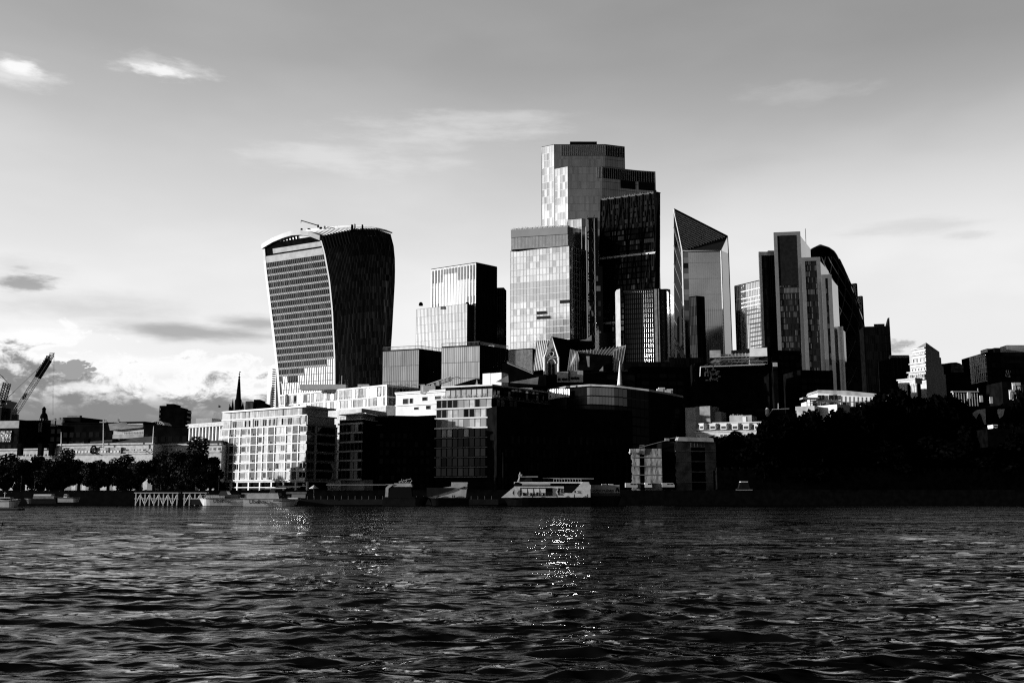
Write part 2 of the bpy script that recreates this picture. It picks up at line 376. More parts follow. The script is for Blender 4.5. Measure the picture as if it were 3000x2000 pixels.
def build_river():
    rs = np.random.RandomState(5)
    tt = np.concatenate([np.linspace(-5, -.66, 60, endpoint=False), np.linspace(-.66, .66, 1150), np.linspace(.66, 5, 61)[1:]])
    ys = [9.0]
    while ys[-1] < 347.3:
        y = ys[-1]; ys.append(y + min(max(.055, y * y / (H * F) * 1.0), 3.0))
    ys = np.array(ys); ys[-1] = 347.4
    Yg, T = np.meshgrid(ys, tt, indexing='ij'); X = T * Yg
    Z = np.zeros_like(X); DX = np.zeros_like(X); DY = np.zeros_like(X)
    step = np.maximum(Yg * Yg / (H * F), 1.32 / 1150 * Yg)
    # gusts: patches of stronger and weaker chop
    gust = .75 + .35 * np.sin(X * .045 + 1.3 * np.sin(Yg * .031)) * np.sin(Yg * .06 + .8 * np.sin(X * .027)) 
    for lam, n, slope in ((11, 5, .014), (5.2, 7, .030), (3.0, 10, .060), (1.9, 12, .090), (1.2, 14, .10), (.75, 15, .085), (.45, 15, .065)):
        for k in range(n):
            l = lam * rs.uniform(.75, 1.3); th = R(rs.normal(-97, 27)); kk = 2 * math.pi / l
            a = slope / kk * rs.uniform(.6, 1.3) / math.sqrt(n) * 1.7
            ph = rs.uniform(0, 6.28)
            att = np.clip((l / (step * 3.0)) - .35, 0, 1)
            A = a * att * (gust if lam < 5 else 1)
            p = kk * (math.cos(th) * X + math.sin(th) * Yg) + ph + .6 * np.sin(.13 * X + .07 * Yg + k)
            Z += A * np.sin(p); DX -= .75 * A * math.cos(th) * np.cos(p) * -1; DY -= .75 * A * math.sin(th) * np.cos(p) * -1
    edge = np.clip((347.4 - Yg) / 3, 0, 1)
    X2 = X + DX * edge; Y2 = Yg + DY * edge; Z = Z * 1.0
    nr, nc = X.shape
    V = np.stack([X2, Y2, Z], -1).reshape(-1, 3)
    i = np.arange(nr - 1)[:, None] * nc + np.arange(nc - 1)[None, :]
    Fq = np.stack([i, i + 1, i + nc + 1, i + nc], -1).reshape(-1, 4)
    base = len(V)
    V = np.vstack([V, [[-60, 9, -.02], [60, 9, -.02], [900, -400, -.02], [-900, -400, -.02]]])
    Fq = np.vstack([Fq, [[base + 3, base + 2, base + 1, base]]])
    me = bpy.data.meshes.new('river'); me.vertices.add(len(V)); me.vertices.foreach_set('co', V.astype(np.float32).ravel())
    me.loops.add(Fq.size); me.loops.foreach_set('vertex_index', Fq.astype(np.int32).ravel())
    me.polygons.add(len(Fq)); me.polygons.foreach_set('loop_start', np.arange(0, Fq.size, 4, dtype=np.int32))
    me.polygons.foreach_set('loop_total', np.full(len(Fq), 4, dtype=np.int32))
    me.update(); me.validate(); me.polygons.foreach_set('use_smooth', [True] * len(me.polygons))
    m = bpy.data.materials.new('river_water'); m.use_nodes = True; t = m.node_tree; p = t.nodes['Principled BSDF']
    p.inputs['Base Color'].default_value = (.004, .004, .004, 1); p.inputs['Roughness'].default_value = .035
    p.inputs['IOR'].default_value = 1.333; p.inputs['Specular IOR Level'].default_value = .24
    g = t.nodes.new('ShaderNodeNewGeometry'); hs = []
    for sc, st, det, rot in ((1.3, (.5, 1, 1), 5, .15), (.33, (.42, 1, 1), 3, -.12)):
        mp = t.nodes.new('ShaderNodeMapping'); mp.inputs['Scale'].default_value = st; mp.inputs['Rotation'].default_value = (0, 0, rot)
        t.links.new(g.outputs['Position'], mp.inputs[0])
        n = t.nodes.new('ShaderNodeTexNoise'); n.inputs['Scale'].default_value = sc; n.inputs['Detail'].default_value = det
        n.inputs['Roughness'].default_value = .6; n.inputs['Distortion'].default_value = .4
        t.links.new(mp.outputs[0], n.inputs['Vector']); hs.append(n.outputs[0])
    b1 = t.nodes.new('ShaderNodeBump'); b1.inputs['Strength'].default_value = 1; b1.inputs['Distance'].default_value = .07; t.links.new(hs[0], b1.inputs['Height'])
    b2 = t.nodes.new('ShaderNodeBump'); b2.inputs['Strength'].default_value = 1; b2.inputs['Distance'].default_value = 1.15
    # slicks and gusts: the chop is stronger in some drifting patches than in others
    mp = t.nodes.new('ShaderNodeMapping'); mp.inputs['Scale'].default_value = (.35, 1, 1); mp.inputs['Rotation'].default_value = (0, 0, .12); t.links.new(g.outputs['Position'], mp.inputs[0])
    pn = t.nodes.new('ShaderNodeTexNoise'); pn.inputs['Scale'].default_value = .055; pn.inputs['Detail'].default_value = 4; t.links.new(mp.outputs[0], pn.inputs['Vector'])
    amp = MIX(.35, 1.5, SMOOTH(pn.outputs[0], .38, .62, t), t)
    t.links.new(MATH('MULTIPLY', hs[1], amp, tree=t), b2.inputs['Height'])
    t.links.new(b1.outputs[0], b2.inputs['Normal'])
    # silty water: a dark body under a dulled Fresnel surface
    t.nodes.remove(p); gl = t.nodes.new('ShaderNodeBsdfGlossy'); gl.inputs['Color'].default_value = (.62, .62, .62, 1); gl.inputs['Roughness'].default_value = .04
    df = t.nodes.new('ShaderNodeBsdfDiffuse'); df.inputs['Color'].default_value = (.003, .003, .003, 1); fr = t.nodes.new('ShaderNodeFresnel'); fr.inputs['IOR'].default_value = 1.333
    mx = t.nodes.new('ShaderNodeMixShader'); t.links.new(b2.outputs[0], gl.inputs['Normal']); t.links.new(b2.outputs[0], fr.inputs['Normal'])
    t.links.new(fr.outputs[0], mx.inputs[0]); t.links.new(df.outputs[0], mx.inputs[1]); t.links.new(gl.outputs[0], mx.inputs[2])
    t.links.new(mx.outputs[0], [n_ for n_ in t.nodes if n_.type == 'OUTPUT_MATERIAL'][0].inputs[0])
    me.materials.append(m)
    o = bpy.data.objects.new('river', me); C.objects.link(o); o['kind'] = 'structure'
build_river()

# embankment wall with coping and timber fenders
t_ = thing('river_wall', 'long dark embankment wall along the far water edge', 'wall', (0, 346.5, 0))
mb = MB(); mb.box(-600, 700, 346.0, 347.6, -3, GZ + .4); obj('masonry', mb, mat('black_masonry', .003, .9, var=.5, scale=.5, spec=.03), t_)  # one near-black tone over the whole wall
mb = MB(); mb.box(-600, 700, 345.8, 347.8, GZ + .403, GZ + .75); obj('coping', mb, darkb, t_)
exec_parts = []
# ================================================================== the flared tower
def interp(tab):
    ys = [a for a, b in tab]; xs = [b for a, b in tab]
    return lambda y: float(np.interp(y, ys, xs))
def flared_tower():
    Yc = 590.0
    Lx = interp([(600, 768), (716, 770), (791, 776), (870, 786), (977, 799), (1084, 811), (1170, 817), (1300, 826), (1500, 840)])
    Cx = interp([(600, 912), (691, 940), (738, 954), (820, 969), (906, 977.5), (977, 981), (1048, 984.6), (1134, 985), (1500, 987)])
    Rx = interp([(600, 1122), (677, 1140), (709, 1151), (763, 1156), (816, 1156), (888, 1152), (977, 1147), (1027, 1143.6), (1200, 1132), (1500, 1112)])
    u = Vector((-.87, .49)).normalized(); v = Vector((.88, .47)).normalized()
    def Cp(z):
        y = 1000.0
        for _ in range(8):
            p = Px(Cx(y), Yc, z); y = proj(p)[1]
        return p
    def march(z, dr, curve):
        c = Cp(z); lo, hi = 2.0, 110.0; f = lambda s: (lambda q: q[0] - curve(q[1]))(proj((c[0] + dr.x * s, c[1] + dr.y * s, z)) and Vector(proj(Vector((c[0] + dr.x * s, c[1] + dr.y * s, z)))))
        f = lambda s: (lambda q: q[0] - curve(q[1]))(proj(Vector((c[0] + dr.x * s, c[1] + dr.y * s, z))))
        fl = f(lo)
        for _ in range(40):
            m = (lo + hi) / 2
            if (f(m) > 0) == (fl > 0): lo = m
            else: hi = m
        return Vector((c[0] + dr.x * lo, c[1] + dr.y * lo, z))
    zs = np.linspace(GZ, 215, 90)
    LL = [march(z, u, Lx) for z in zs]; RR = [march(z, v, Rx) for z in zs]; CC = [Cp(z) for z in zs]
    def at(tab, z): return Vector((float(np.interp(z, zs, [p[0] for p in tab])), float(np.interp(z, zs, [p[1] for p in tab])), z))
    L = lambda z: at(LL, z); Cc = lambda z: at(CC, z); Rr = lambda z: at(RR, z)
    lf = lambda a, z: L(z).lerp(Cc(z), a); rf = lambda b, z: Cc(z).lerp(Rr(z), b)
    nl = Vector((-.5, -.86, 0)); nr = Vector((.47, -.88, 0))
    root = thing('flared_skyscraper', 'tall top-heavy tower with a flared waist, curved white rim and arched roof', 'skyscraper', (Cc(GZ).x, Cc(GZ).y, GZ))
    def zof(fn, a, y):
        lo, hi = GZ, 215
        for _ in range(30):
            m = (lo + hi) / 2
            if proj(fn(a, m))[1] > y: lo = m
            else: hi = m
        return lo
    zg = zof(lf, 1, 745)                     # top of the office floors
    na, pitch = 34, 4.25; nrow = int((zg - 8) / pitch)
    topL = lambda a: zof(lf, a, float(np.interp(a, [0, .2, .4, .55, .7, .85, 1], [716, 697, 684, 677, 675, 679, 691])))
    topR = lambda b: zof(rf, b, float(np.interp(b, [0, .15, .35, .55, .75, .9, 1], [688, 680, 671, 666, 666, 671, 679])))
    TL = [topL(a) for a in np.linspace(0, 1, 25)]; TR = [topR(b) for b in np.linspace(0, 1, 41)]
    tL = lambda a: float(np.interp(a, np.linspace(0, 1, 25), TL)); tR = lambda b: float(np.interp(b, np.linspace(0, 1, 41), TR))
    # core body
    mb = MB()
    zz = list(np.linspace(GZ, zg + 12, 30))
    for k in range(len(zz) - 1):
        q = []
        for z in (zz[k], zz[k + 1]):
            l, c, r = L(z), Cc(z), Rr(z); b = l + r - c; b.z = z; q.append([l, c, r, b])
        for j in range(4):
            j2 = (j + 1) % 4; mb.face([q[0][j], q[0][j2], q[1][j2], q[1][j]])
    obj('wall', mb, dark, root)
    # office glazing on the near-left face
    gm, gb_, sb = MB(), MB(), MB(); fm = MB()
    for k in range(nrow):
        z0, z1 = zg - (k + 1) * pitch, zg - k * pitch
        for i in range(na):
            a0, a1 = i / na, (i + 1) / na; am = (a0 + a1) / 2
            edge = 1 - max(0, (.45 - am)) * .0
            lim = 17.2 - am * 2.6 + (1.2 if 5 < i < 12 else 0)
            tgt = gb_ if k > lim else gm  # lower panes use pale glass: bright reflection put into their colour
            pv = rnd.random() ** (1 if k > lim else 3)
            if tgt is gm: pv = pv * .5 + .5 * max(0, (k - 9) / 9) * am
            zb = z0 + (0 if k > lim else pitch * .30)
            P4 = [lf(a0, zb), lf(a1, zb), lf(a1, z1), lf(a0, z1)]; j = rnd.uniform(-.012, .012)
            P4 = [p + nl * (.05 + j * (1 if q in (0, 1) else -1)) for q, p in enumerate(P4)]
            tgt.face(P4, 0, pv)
        am = 20 if k < 15 else 0
        for i in range(na):
            a0, a1 = i / na, (i + 1) / na; lim = 17.2 - (a0 + .01) * 2.6
            if k <= lim:
                e0 = a0 + .003; e1 = a1 - .003; zb = z0; zt = z0 + pitch * .28
                A = [lf(e0, zb) + nl * .5, lf(e1, zb) + nl * .5, lf(e1, zb), lf(e0, zb)]; B = [lf(e0, zt) + nl * .5, lf(e1, zt) + nl * .5, lf(e1, zt), lf(e0, zt)]
                sb.hexa(A, B)
    for i in range(na + 1):
        a = i / na
        for k in range(nrow):
            z0, z1 = zg - (k + 1) * pitch, zg - k * pitch
            q0, q1 = lf(a, z0), lf(a, z1); d = Vector((.49 * .0 + .87, -.49, 0)) * .09
            fm.hexa([q0 - d + nl * .34, q0 + d + nl * .34, q0 + d, q0 - d], [q1 - d + nl * .34, q1 + d + nl * .34, q1 + d, q1 - d])
    for k in range(nrow + 1):
        z = zg - k * pitch
        A = [lf(0, z) + nl * .3, lf(1, z) + nl * .3, lf(1, z), lf(0, z)]; B = [p + Vector((0, 0, .25)) for p in A]; fm.hexa(A, B)
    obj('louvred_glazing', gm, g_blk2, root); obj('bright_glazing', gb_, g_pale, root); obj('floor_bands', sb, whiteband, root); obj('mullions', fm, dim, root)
    # right face: dark glass with thin vertical fins
    gm, fm = MB(), MB(); nb_ = 44; rows = 40
    for i in range(nb_):
        b0, b1 = i / nb_, (i + 1) / nb_; bm = (b0 + b1) / 2; zt = tR(bm) - 1.5
        for k in range(rows):
            z0 = GZ + (zt - GZ) * k / rows; z1 = GZ + (zt - GZ) * (k + 1) / rows
            fl = k / rows
            pv = .10 + rnd.random() ** 2 * .4 + (.3 + .5 * rnd.random()) * max(0, 1 - abs(bm - .16) / .34) * (.5 + .5 * math.sin(fl * 7))  # painted sheen: pane tones brighten near the corner edge
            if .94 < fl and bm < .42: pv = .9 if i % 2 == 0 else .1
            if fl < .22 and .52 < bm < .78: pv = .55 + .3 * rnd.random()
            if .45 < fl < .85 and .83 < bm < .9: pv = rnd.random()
            j = rnd.uniform(-.02, .02)
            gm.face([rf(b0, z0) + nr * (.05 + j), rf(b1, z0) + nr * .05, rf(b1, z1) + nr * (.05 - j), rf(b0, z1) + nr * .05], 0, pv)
    for i in range(nb_ + 1):
        b = i / nb_; zt = tR(b) - 1.5; K = 20; dv = Vector((v.x, v.y, 0)) * .1
        for k in range(K):
            q0 = rf(b, GZ + (zt - GZ) * k / K); q1 = rf(b, GZ + (zt - GZ) * (k + 1) / K)
            fm.hexa([q0 - dv + nr * .6, q0 + dv + nr * .6, q0 + dv, q0 - dv], [q1 - dv + nr * .6, q1 + dv + nr * .6, q1 + dv, q1 - dv])
    obj('dark_glazing', gm, g_lat, root); obj('vertical_fins', fm, blackm, root)
    # white edge ribs and arch
    mb = MB(); w = 1.3
    def strip(pts, nrm, side, wid, thick):
        for p, q in zip(pts[:-1], pts[1:]):
            mb.hexa([p + nrm * thick, p + side * wid + nrm * thick, p + side * wid, p], [q + nrm * thick, q + side * wid + nrm * thick, q + side * wid, q])
    ul = Vector((-u.x, -u.y, 0)); 
    strip([L(z) for z in np.linspace(GZ, TL[0] + .5, 30)], nl, ul, 1.9, .6)
    strip([Cc(z) for z in np.linspace(GZ, TL[-1] + .3, 40)], nl, -ul, 1.0, .8)
    AR = []
    for a in np.linspace(0, 1, 25): p = lf(a, tL(a)); AR.append(p)
    for p, q in zip(AR[:-1], AR[1:]):
        th = Vector((0, 0, -3.0)); mb.hexa([p + th + nl * 1.1, q + th + nl * 1.1, q + th - nl * 1.5, p + th - nl * 1.5], [p + nl * 1.1, q + nl * 1.1, q - nl * 1.5, p - nl * 1.5])
    obj('white_rim', mb, mat('rim_metal', .24, .4, var=.1), root)
    # sky garden storey behind the arch
    mb = MB()
    for (h0, h1) in ((0, 4.2), (5.2, 8.2)):
        e0, e1 = (.02, .97) if h0 == 0 else (.17, .97)
        mb.hexa([lf(e0, zg + h0) + nl * .4, lf(e1, zg + h0) + nl * .4, lf(e1, zg + h0) - nl, lf(e0, zg + h0) - nl], [lf(e0, zg + h1) + nl * .4, lf(e1, zg + h1) + nl * .4, lf(e1, zg + h1) - nl, lf(e0, zg + h1) - nl])
    obj('terrace_parapet', mb, greyw, root)
    mb = MB(); gl = MB()
    for i in range(34):
        a = .05 + .9 * i / 33; zt = tL(a) - 3.0
        if zt < zg + 9: continue
        d = .25; q0 = lf(a, zg + 6) - nl * .5; q1 = lf(a, zt) - nl * .5
        s_ = ul * .28
        if i < 21:
            lean = ul * (.9 if i % 2 else -.9)
            mb.hexa([q0 - s_, q0 + s_, q0 + s_ - nl * .4, q0 - s_ - nl * .4], [q1 - s_ + lean, q1 + s_ + lean, q1 + s_ - nl * .4 + lean, q1 - s_ - nl * .4 + lean])
    for i in range(24):
        a0, a1 = i / 24, (i + 1) / 24; am = (a0 + a1) / 2
        gl.face([lf(a0, zg + 4) - nl * 1.2, lf(a1, zg + 4) - nl * 1.2, lf(a1, tL(a1) - .5) - nl * 1.2, lf(a0, tL(a0) - .5) - nl * 1.2], 0 if am < .62 else 1, .4 + .6 * rnd.random())
    obj('garden_struts', mb, whitem, root); obj('garden_glazing', gl, [g_blk2, g_mid], root)
    # roof: sheet plus louvre ribs running over the long back
    def roofp(a, b, lift=0.0):
        zl = tL(a); z = zl + (tR(b) - tR(0)) * (.35 + .65 * a) + lift
        zz_ = min(z, 214); l, c = L(min(zl, 214)), Cc(min(zl, 214)); r = Rr(min(zl, 214))
        p = l.lerp(c, a) + (r - c) * b; return Vector((p.x, p.y, z))
    mb = MB(); rb = MB(); na_, nb2 = 16, 24
    for i in range(na_):
        for j in range(nb2):
            mb.face([roofp(i / na_, j / nb2, -.6), roofp((i + 1) / na_, j / nb2, -.6), roofp((i + 1) / na_, (j + 1) / nb2, -.6), roofp(i / na_, (j + 1) / nb2, -.6)])
    for j in range(27):
        b = (j + .3) / 27
        for i in range(na_):
            p, q = roofp(i / na_, b), roofp((i + 1) / na_, b); s = Vector((v.x, v.y, 0)) * .55; h = Vector((0, 0, .9))
            rb.hexa([p - h, q - h, q + s - h, p + s - h], [p, q, q + s, p + s])
    obj('roof', mb, dark, root); obj('roof_louvres', rb, whitem, root)
    for px, py, w_, h_ in ((884, 670, 1.0, 3), (905, 670, 1.4, 2.5), (1032, 659, 1.2, 3), (1040, 657, .5, 4), (1062, 659, .8, 3), (940, 666, 1.5, 3), (952, 663, .5, 4)):
        p = Pt(px, py, 600); mb = MB(); mb.box(p.x - w_ / 2, p.x + w_ / 2, 599, 601, p.z - 4, p.z); obj('roof_plant', mb, dark, root)
    # maintenance crane on the roof
    cr_ = thing('roof_crane', 'thin maintenance crane arm on the arched roof of the flared tower', 'crane', tuple(Pt(935, 668, 603)))
    a, b = Pt(882, 646, 603), Pt(932, 661, 603); mb = MB(); mb.tube([a, b], .35, 5); mb.tube([a, a - Vector((0, 0, 1.5))], .2, 5); obj('jib', mb, dim, cr_)
    a = Pt(932, 661, 603); mb = MB(); mb.tube([a - Vector((0, 0, 4)), a + Vector((0, 0, .5))], .6, 6); obj('mast', mb, dark, cr_)
g_blk2 = glass('louvre_glass', .08, .12, .85)
g_lat = glass('fin_glass', .95, .10, .98)
whiteband = mat('white_louvre', .17, .6, var=.15)
flared_tower()

# ================================================================== towers of the cluster
def sty(nx, nz, g, fr, **k): return dict(nx=nx, nz=nz, g=g, fr=fr, **k)
# two low dark-glass office blocks right of the flared tower
def corner_rail(root, pts, z, n=30, h=1.6, m=steel):
    mb = MB()
    for a, b in zip(pts[:-1], pts[1:]):
        a = Vector((a[0], a[1], z)); b = Vector((b[0], b[1], z)); L = (b - a).length
        mb.tube([a + Vector((0, 0, h)), b + Vector((0, 0, h))], .12, 4)
        for i in range(n + 1): q = a.lerp(b, i / n); mb.tube([q, q + Vector((0, 0, h))], .07, 3)
    obj('roof_rail', mb, m, root)
r_, p_, z_, _ = building('glass_office', 'wide low office block of grey glass directly right of the flared tower', 'office block', 520, (1228, 1023.5), [(1122, 1029), 'ref', (1299, 1033)],
    [sty(20, 9, g_t22, dim, mw=.12, hw=.3, tilt=.003), sty(14, 9, g_blk, dark, mw=.12)], group='paired glass office blocks')
corner_rail(r_, p_, z_ + .5)
r_, p_, z_, _ = building('glass_office', 'lower grey glass link block in the gap between two office blocks', 'office block', 540, (1259, 1068), ['ref', (1296, None, 548)],
    [sty(8, 9, g_mid, dim, mw=.12, hw=.3)], depth=20)
r_, p_, z_, _ = building('glass_office', 'grey glass office block with a railed roof in front of the pale two-tier tower', 'office block', 500, (1406, 1012), [(1294, 1018), 'ref', (1489, 1025)],
    [sty(20, 9, g_mid, dim, mw=.12, hw=.3, tilt=.003), sty(16, 9, g_blk, dark, mw=.12)], group='paired glass office blocks')
corner_rail(r_, p_, z_ + .5)
for k in range(5):
    p = Pt(1434 + k * 3.3, 1011, 515); mb = MB(); mb.lathe(p.x, p.y, [(.5, p.z - 3.5), (.5, p.z - .6), (.15, p.z)], 8); obj('vent_cowl', mb, white, r_)
# pale two-tier tower
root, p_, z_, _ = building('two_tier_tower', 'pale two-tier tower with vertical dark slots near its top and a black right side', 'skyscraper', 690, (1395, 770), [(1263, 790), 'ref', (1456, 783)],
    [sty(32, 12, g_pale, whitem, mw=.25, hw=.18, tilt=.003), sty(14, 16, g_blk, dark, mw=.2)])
F_, L_ = face_of(p_[0], p_[1]); mb = MB()
for i in range(15):
    s = L_ * (i + .7) / 15.4; top = z_ - 1.2; ln = 9.5 if i < 4 else (3.8 if i < 9 else (9.5 if i < 13 else 10.5))
    mb.fbox(F_, s - .75, s + .75, top - ln, top, 0, .35)
    mb.fbox(F_, s - .14, s + .14, GZ + 40, top - ln, 0, .3)
    if i < 3 or i > 11: mb.fbox(F_, s - .6, s + .6, z_ - (28 if i > 11 else 30.5), z_ - (23.5 if i > 11 else 26), 0, .35)
obj('vertical_slots', mb, dim, root)
pts, z1 = corners(682, (1369, 889), [(1220, 906), 'ref', (1476, None, 730)])
mb = MB(); mb.prism([tuple(q)[:2] for q in pts] + [tuple((pts[0] + pts[2] - pts[1]))[:2]], GZ, z1); obj('lower_tier', mb, dark, root)
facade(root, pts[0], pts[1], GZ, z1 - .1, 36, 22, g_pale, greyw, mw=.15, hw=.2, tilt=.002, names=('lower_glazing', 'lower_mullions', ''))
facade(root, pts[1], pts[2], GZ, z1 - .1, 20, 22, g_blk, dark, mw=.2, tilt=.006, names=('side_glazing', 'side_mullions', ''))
for px in (1233, 1369):
    p = Px(px, 690, z1); mb = MB(); mb.lathe(p.x, p.y, [(1.6, z1), (1.5, z1 + 1.5), (.8, z1 + 2.4)], 8); obj('roof_plant', mb, dark, root)
building('slab_tower', 'black slab tower rising behind the right side of the pale two-tier tower', 'skyscraper', 742, (1476, 844), [(1452, None, 743), 'ref'],
    [sty(4, 22, g_blk, dark, mw=.2, tilt=.01)], depth=12)

# tallest tower, stacked setbacks
YB = 920
root, p_, z_, poly_ = building('tallest_tower', 'tallest tower of the cluster with stepped glass setbacks and dark louvre bands', 'skyscraper', YB, (1772, 424), [(1587, 432), (1623, 424.5), 'ref', (1830, 431)],
    [sty(5, 46, g_grid, whitem, mw=.35, hw=.5, tilt=.006), sty(22, 46, g_mid, dim, mw=.12, hw=.25, tilt=.0015), sty(8, 46, g_front, dim, mw=.12, hw=.3, tilt=.0015)], depth=30)
def louvre_band(root, a, b, z0, z1, s0, s1, n, m1=blackm, m2=greyw):
    F_, L = face_of(a, b); mb, fb = MB(), MB()
    mb.fbox(F_, s0 * L, s1 * L, z0, z1, 0, .3)
    for i in range(n + 1):
        s = (s0 + (s1 - s0) * i / n) * L; fb.fbox(F_, s - .22, s + .22, z0, z1, .3, .6)
    obj('louvre_band', mb, m1, root); obj('louvre_fins', fb, m2, root)
louvre_band(root, p_[1], p_[2], z_ - 11, z_ - .8, .14, 1, 22); louvre_band(root, p_[2], p_[3], z_ - 11, z_ - .8, .03, .97, 11)
a = Pt(1670, 416, YB + 10); mb = MB(); mb.box(a.x, a.x + 12, YB + 9, YB + 13, z_, a.z); mb.box(a.x + 5, a.x + 26, YB + 8, YB + 14, z_ + .5, a.z - .4); obj('roof_plant', mb, dark, root)
pts, z1 = corners(YB - 22, (1763, 488), [(1625, 496), (1663, 488.5), 'ref', (1864, 499), (1920, 503)])
mb = MB(); pl = [tuple(q)[:2] for q in pts]; pl += [(pl[-1][0] - 6, YB + 30), (pl[0][0] + 8, YB + 30)]; mb.prism(pl, GZ, z1); obj('middle_tier', mb, dark, root)
facade(root, pts[0], pts[1], GZ, z1, 5, 42, g_grid, whitem, mw=.35, hw=.5, tilt=.006, names=('tier_glazing', 'tier_mullions', ''))
for i, n in ((1, 15), (2, 16), (3, 8)): facade(root, pts[i], pts[i + 1], GZ, z1, n, 42, g_front if i > 1 else g_mid, dim, mw=.12, hw=.3, tilt=.0015, names=('tier_glazing', 'tier_mullions', ''))
louvre_band(root, pts[1], pts[2], z1 - 11, z1 - .8, .86, .99, 3); louvre_band(root, pts[2], pts[3], z1 - 11, z1 - .8, .03, 1, 16); louvre_band(root, pts[3], pts[4], z1 - 11, z1 - .8, 0, .92, 7)
F_, L_ = face_of(pts[2], pts[3]); mb = MB(); mb.fbox(F_, L_ * .53, L_ * .97, z1 - 19, z1 - 11.2, 0, .3); F2_, L2_ = face_of(pts[3], pts[4]); mb.fbox(F2_, L2_ * .1, L2_ * .95, z1 - 19, z1 - 11.2, 0, .3); obj('plant_panel', mb, blackm, root)
pts, z1 = corners(YB - 40, (1704, 641), [(1663, 645), 'ref', (1775, 650)])
mb = MB(); pl = [tuple(q)[:2] for q in pts]; pl += [(pl[2][0], YB), (pl[0][0], YB)]; mb.prism(pl, GZ, z1); obj('lower_tier', mb, dark, root)
facade(root, pts[0], pts[1], GZ, z1, 5, 34, g_grid, whitem, mw=.35, hw=.5, tilt=.006, names=('tier_glazing', 'tier_mullions', ''))
facade(root, pts[1], pts[2], GZ, z1, 8, 34, g_front, dim, mw=.12, hw=.3, tilt=.002, names=('tier_glazing', 'tier_mullions', ''))

# front tower with patchwork panes
YG = 800
def vg(i, j): return (.25 + .15 * rnd.random()) if ((j > 27 and j < 31) or (i > 10 and j in (19, 20, 21, 22, 18, 8, 9, 10)) or rnd.random() < .12) else (.55 + .45 * rnd.random())
root, p_, z_, _ = building('patchwork_tower', 'bright tower with a grid of square panes in uneven tones and a recessed crown', 'skyscraper', YG, (1667.5, 720.4), [(1495, 737), 'ref', (1717, 735)],
    [sty(18, 36, g_grid, greyw, mw=.2, hw=.2, band=.13, bandm=white, tilt=.008, vary=vg), sty(7, 36, g_front, greyw, mw=.15, hw=.3, tilt=.002)])
F_, L_ = face_of(p_[1], p_[2])
for k in range(6):
    z = z_ - 4 - k * 24; mb = MB(); mb.fbox(F_, L_ * .66, L_ * .98, z - 13, z, 0, .4)
    for s in range(4): mb.fbox(F_, L_ * (.66 + s * .1), L_ * (.68 + s * .1), z - 13, z, .4, .6, 1)
    obj('dark_inset', mb, [dark, dim], root)
F_, L_ = face_of(p_[0], p_[1]); mb = MB()
for (x0, y0, x1, y1) in ((1573, 911, 1601, 921), (1573, 925, 1611, 935), (1641, 878, 1668, 889)):
    s0, zz0 = onface(F_, x0, y1); s1, zz1 = onface(F_, x1, y0); mb.fbox(F_, s0, min(s1, L_ - .3), zz0, zz1, 0, .8)
obj('open_floor', mb, blackm, root)
pts, z1 = corners(YG + 4, (1663, 663), [(1497.5, 674), 'ref', (1703, 672)])
mb = MB(); pl = [tuple(q)[:2] for q in pts] + [tuple(pts[0] + pts[2] - pts[1])[:2]]; mb.prism(pl, z_, z1); obj('crown', mb, dark, root)
facade(root, pts[0], pts[1], z_ + .5, z1, 40, 1, g_mid, greyw, mw=.5, hw=.4, names=('crown_glazing', 'crown_fins', ''))
facade(root, pts[1], pts[2], z_ + .5, z1, 12, 1, g_mid, dim, mw=.4, hw=.3, names=('crown_glazing', 'crown_fins', ''))
F_, L_ = face_of(pts[0], pts[1]); mb = MB(); mb.fbox(F_, 0, L_, z_ + 11, z_ + 17, 0, .9); mb.fbox(F_, L_ * .02, L_ * .99, z_ + .6, z_ + 1.4, 0, .95); obj('crown_band', mb, g_mid, root)
mb = MB()
for i in range(34):
    s = L_ * (i + .5) / 34; h = rnd.uniform(.8, 2.6); mb.fbox(F_, s - .3, s + .3, z1, z1 + h, -1.2, -.6)
    if i % 3 == 0: mb.fbox(F_, s - 1.5, s + 1.8, z1, z1 + 1.4, -2.6, -1.4)
obj('roof_rail', mb, whitem, root)

# narrow pale slabs and fins between the patchwork tower and the wedge tower
mb_ = None
r_, p_, z_, _ = building('striped_office', 'low pale office with close vertical stripes below the patchwork tower', 'office block', 600, (1560, 1022), [(1484, 1027), 'ref'],
    [sty(26, 7, g_pale, dim, mw=.35, hw=.2)], depth=30)

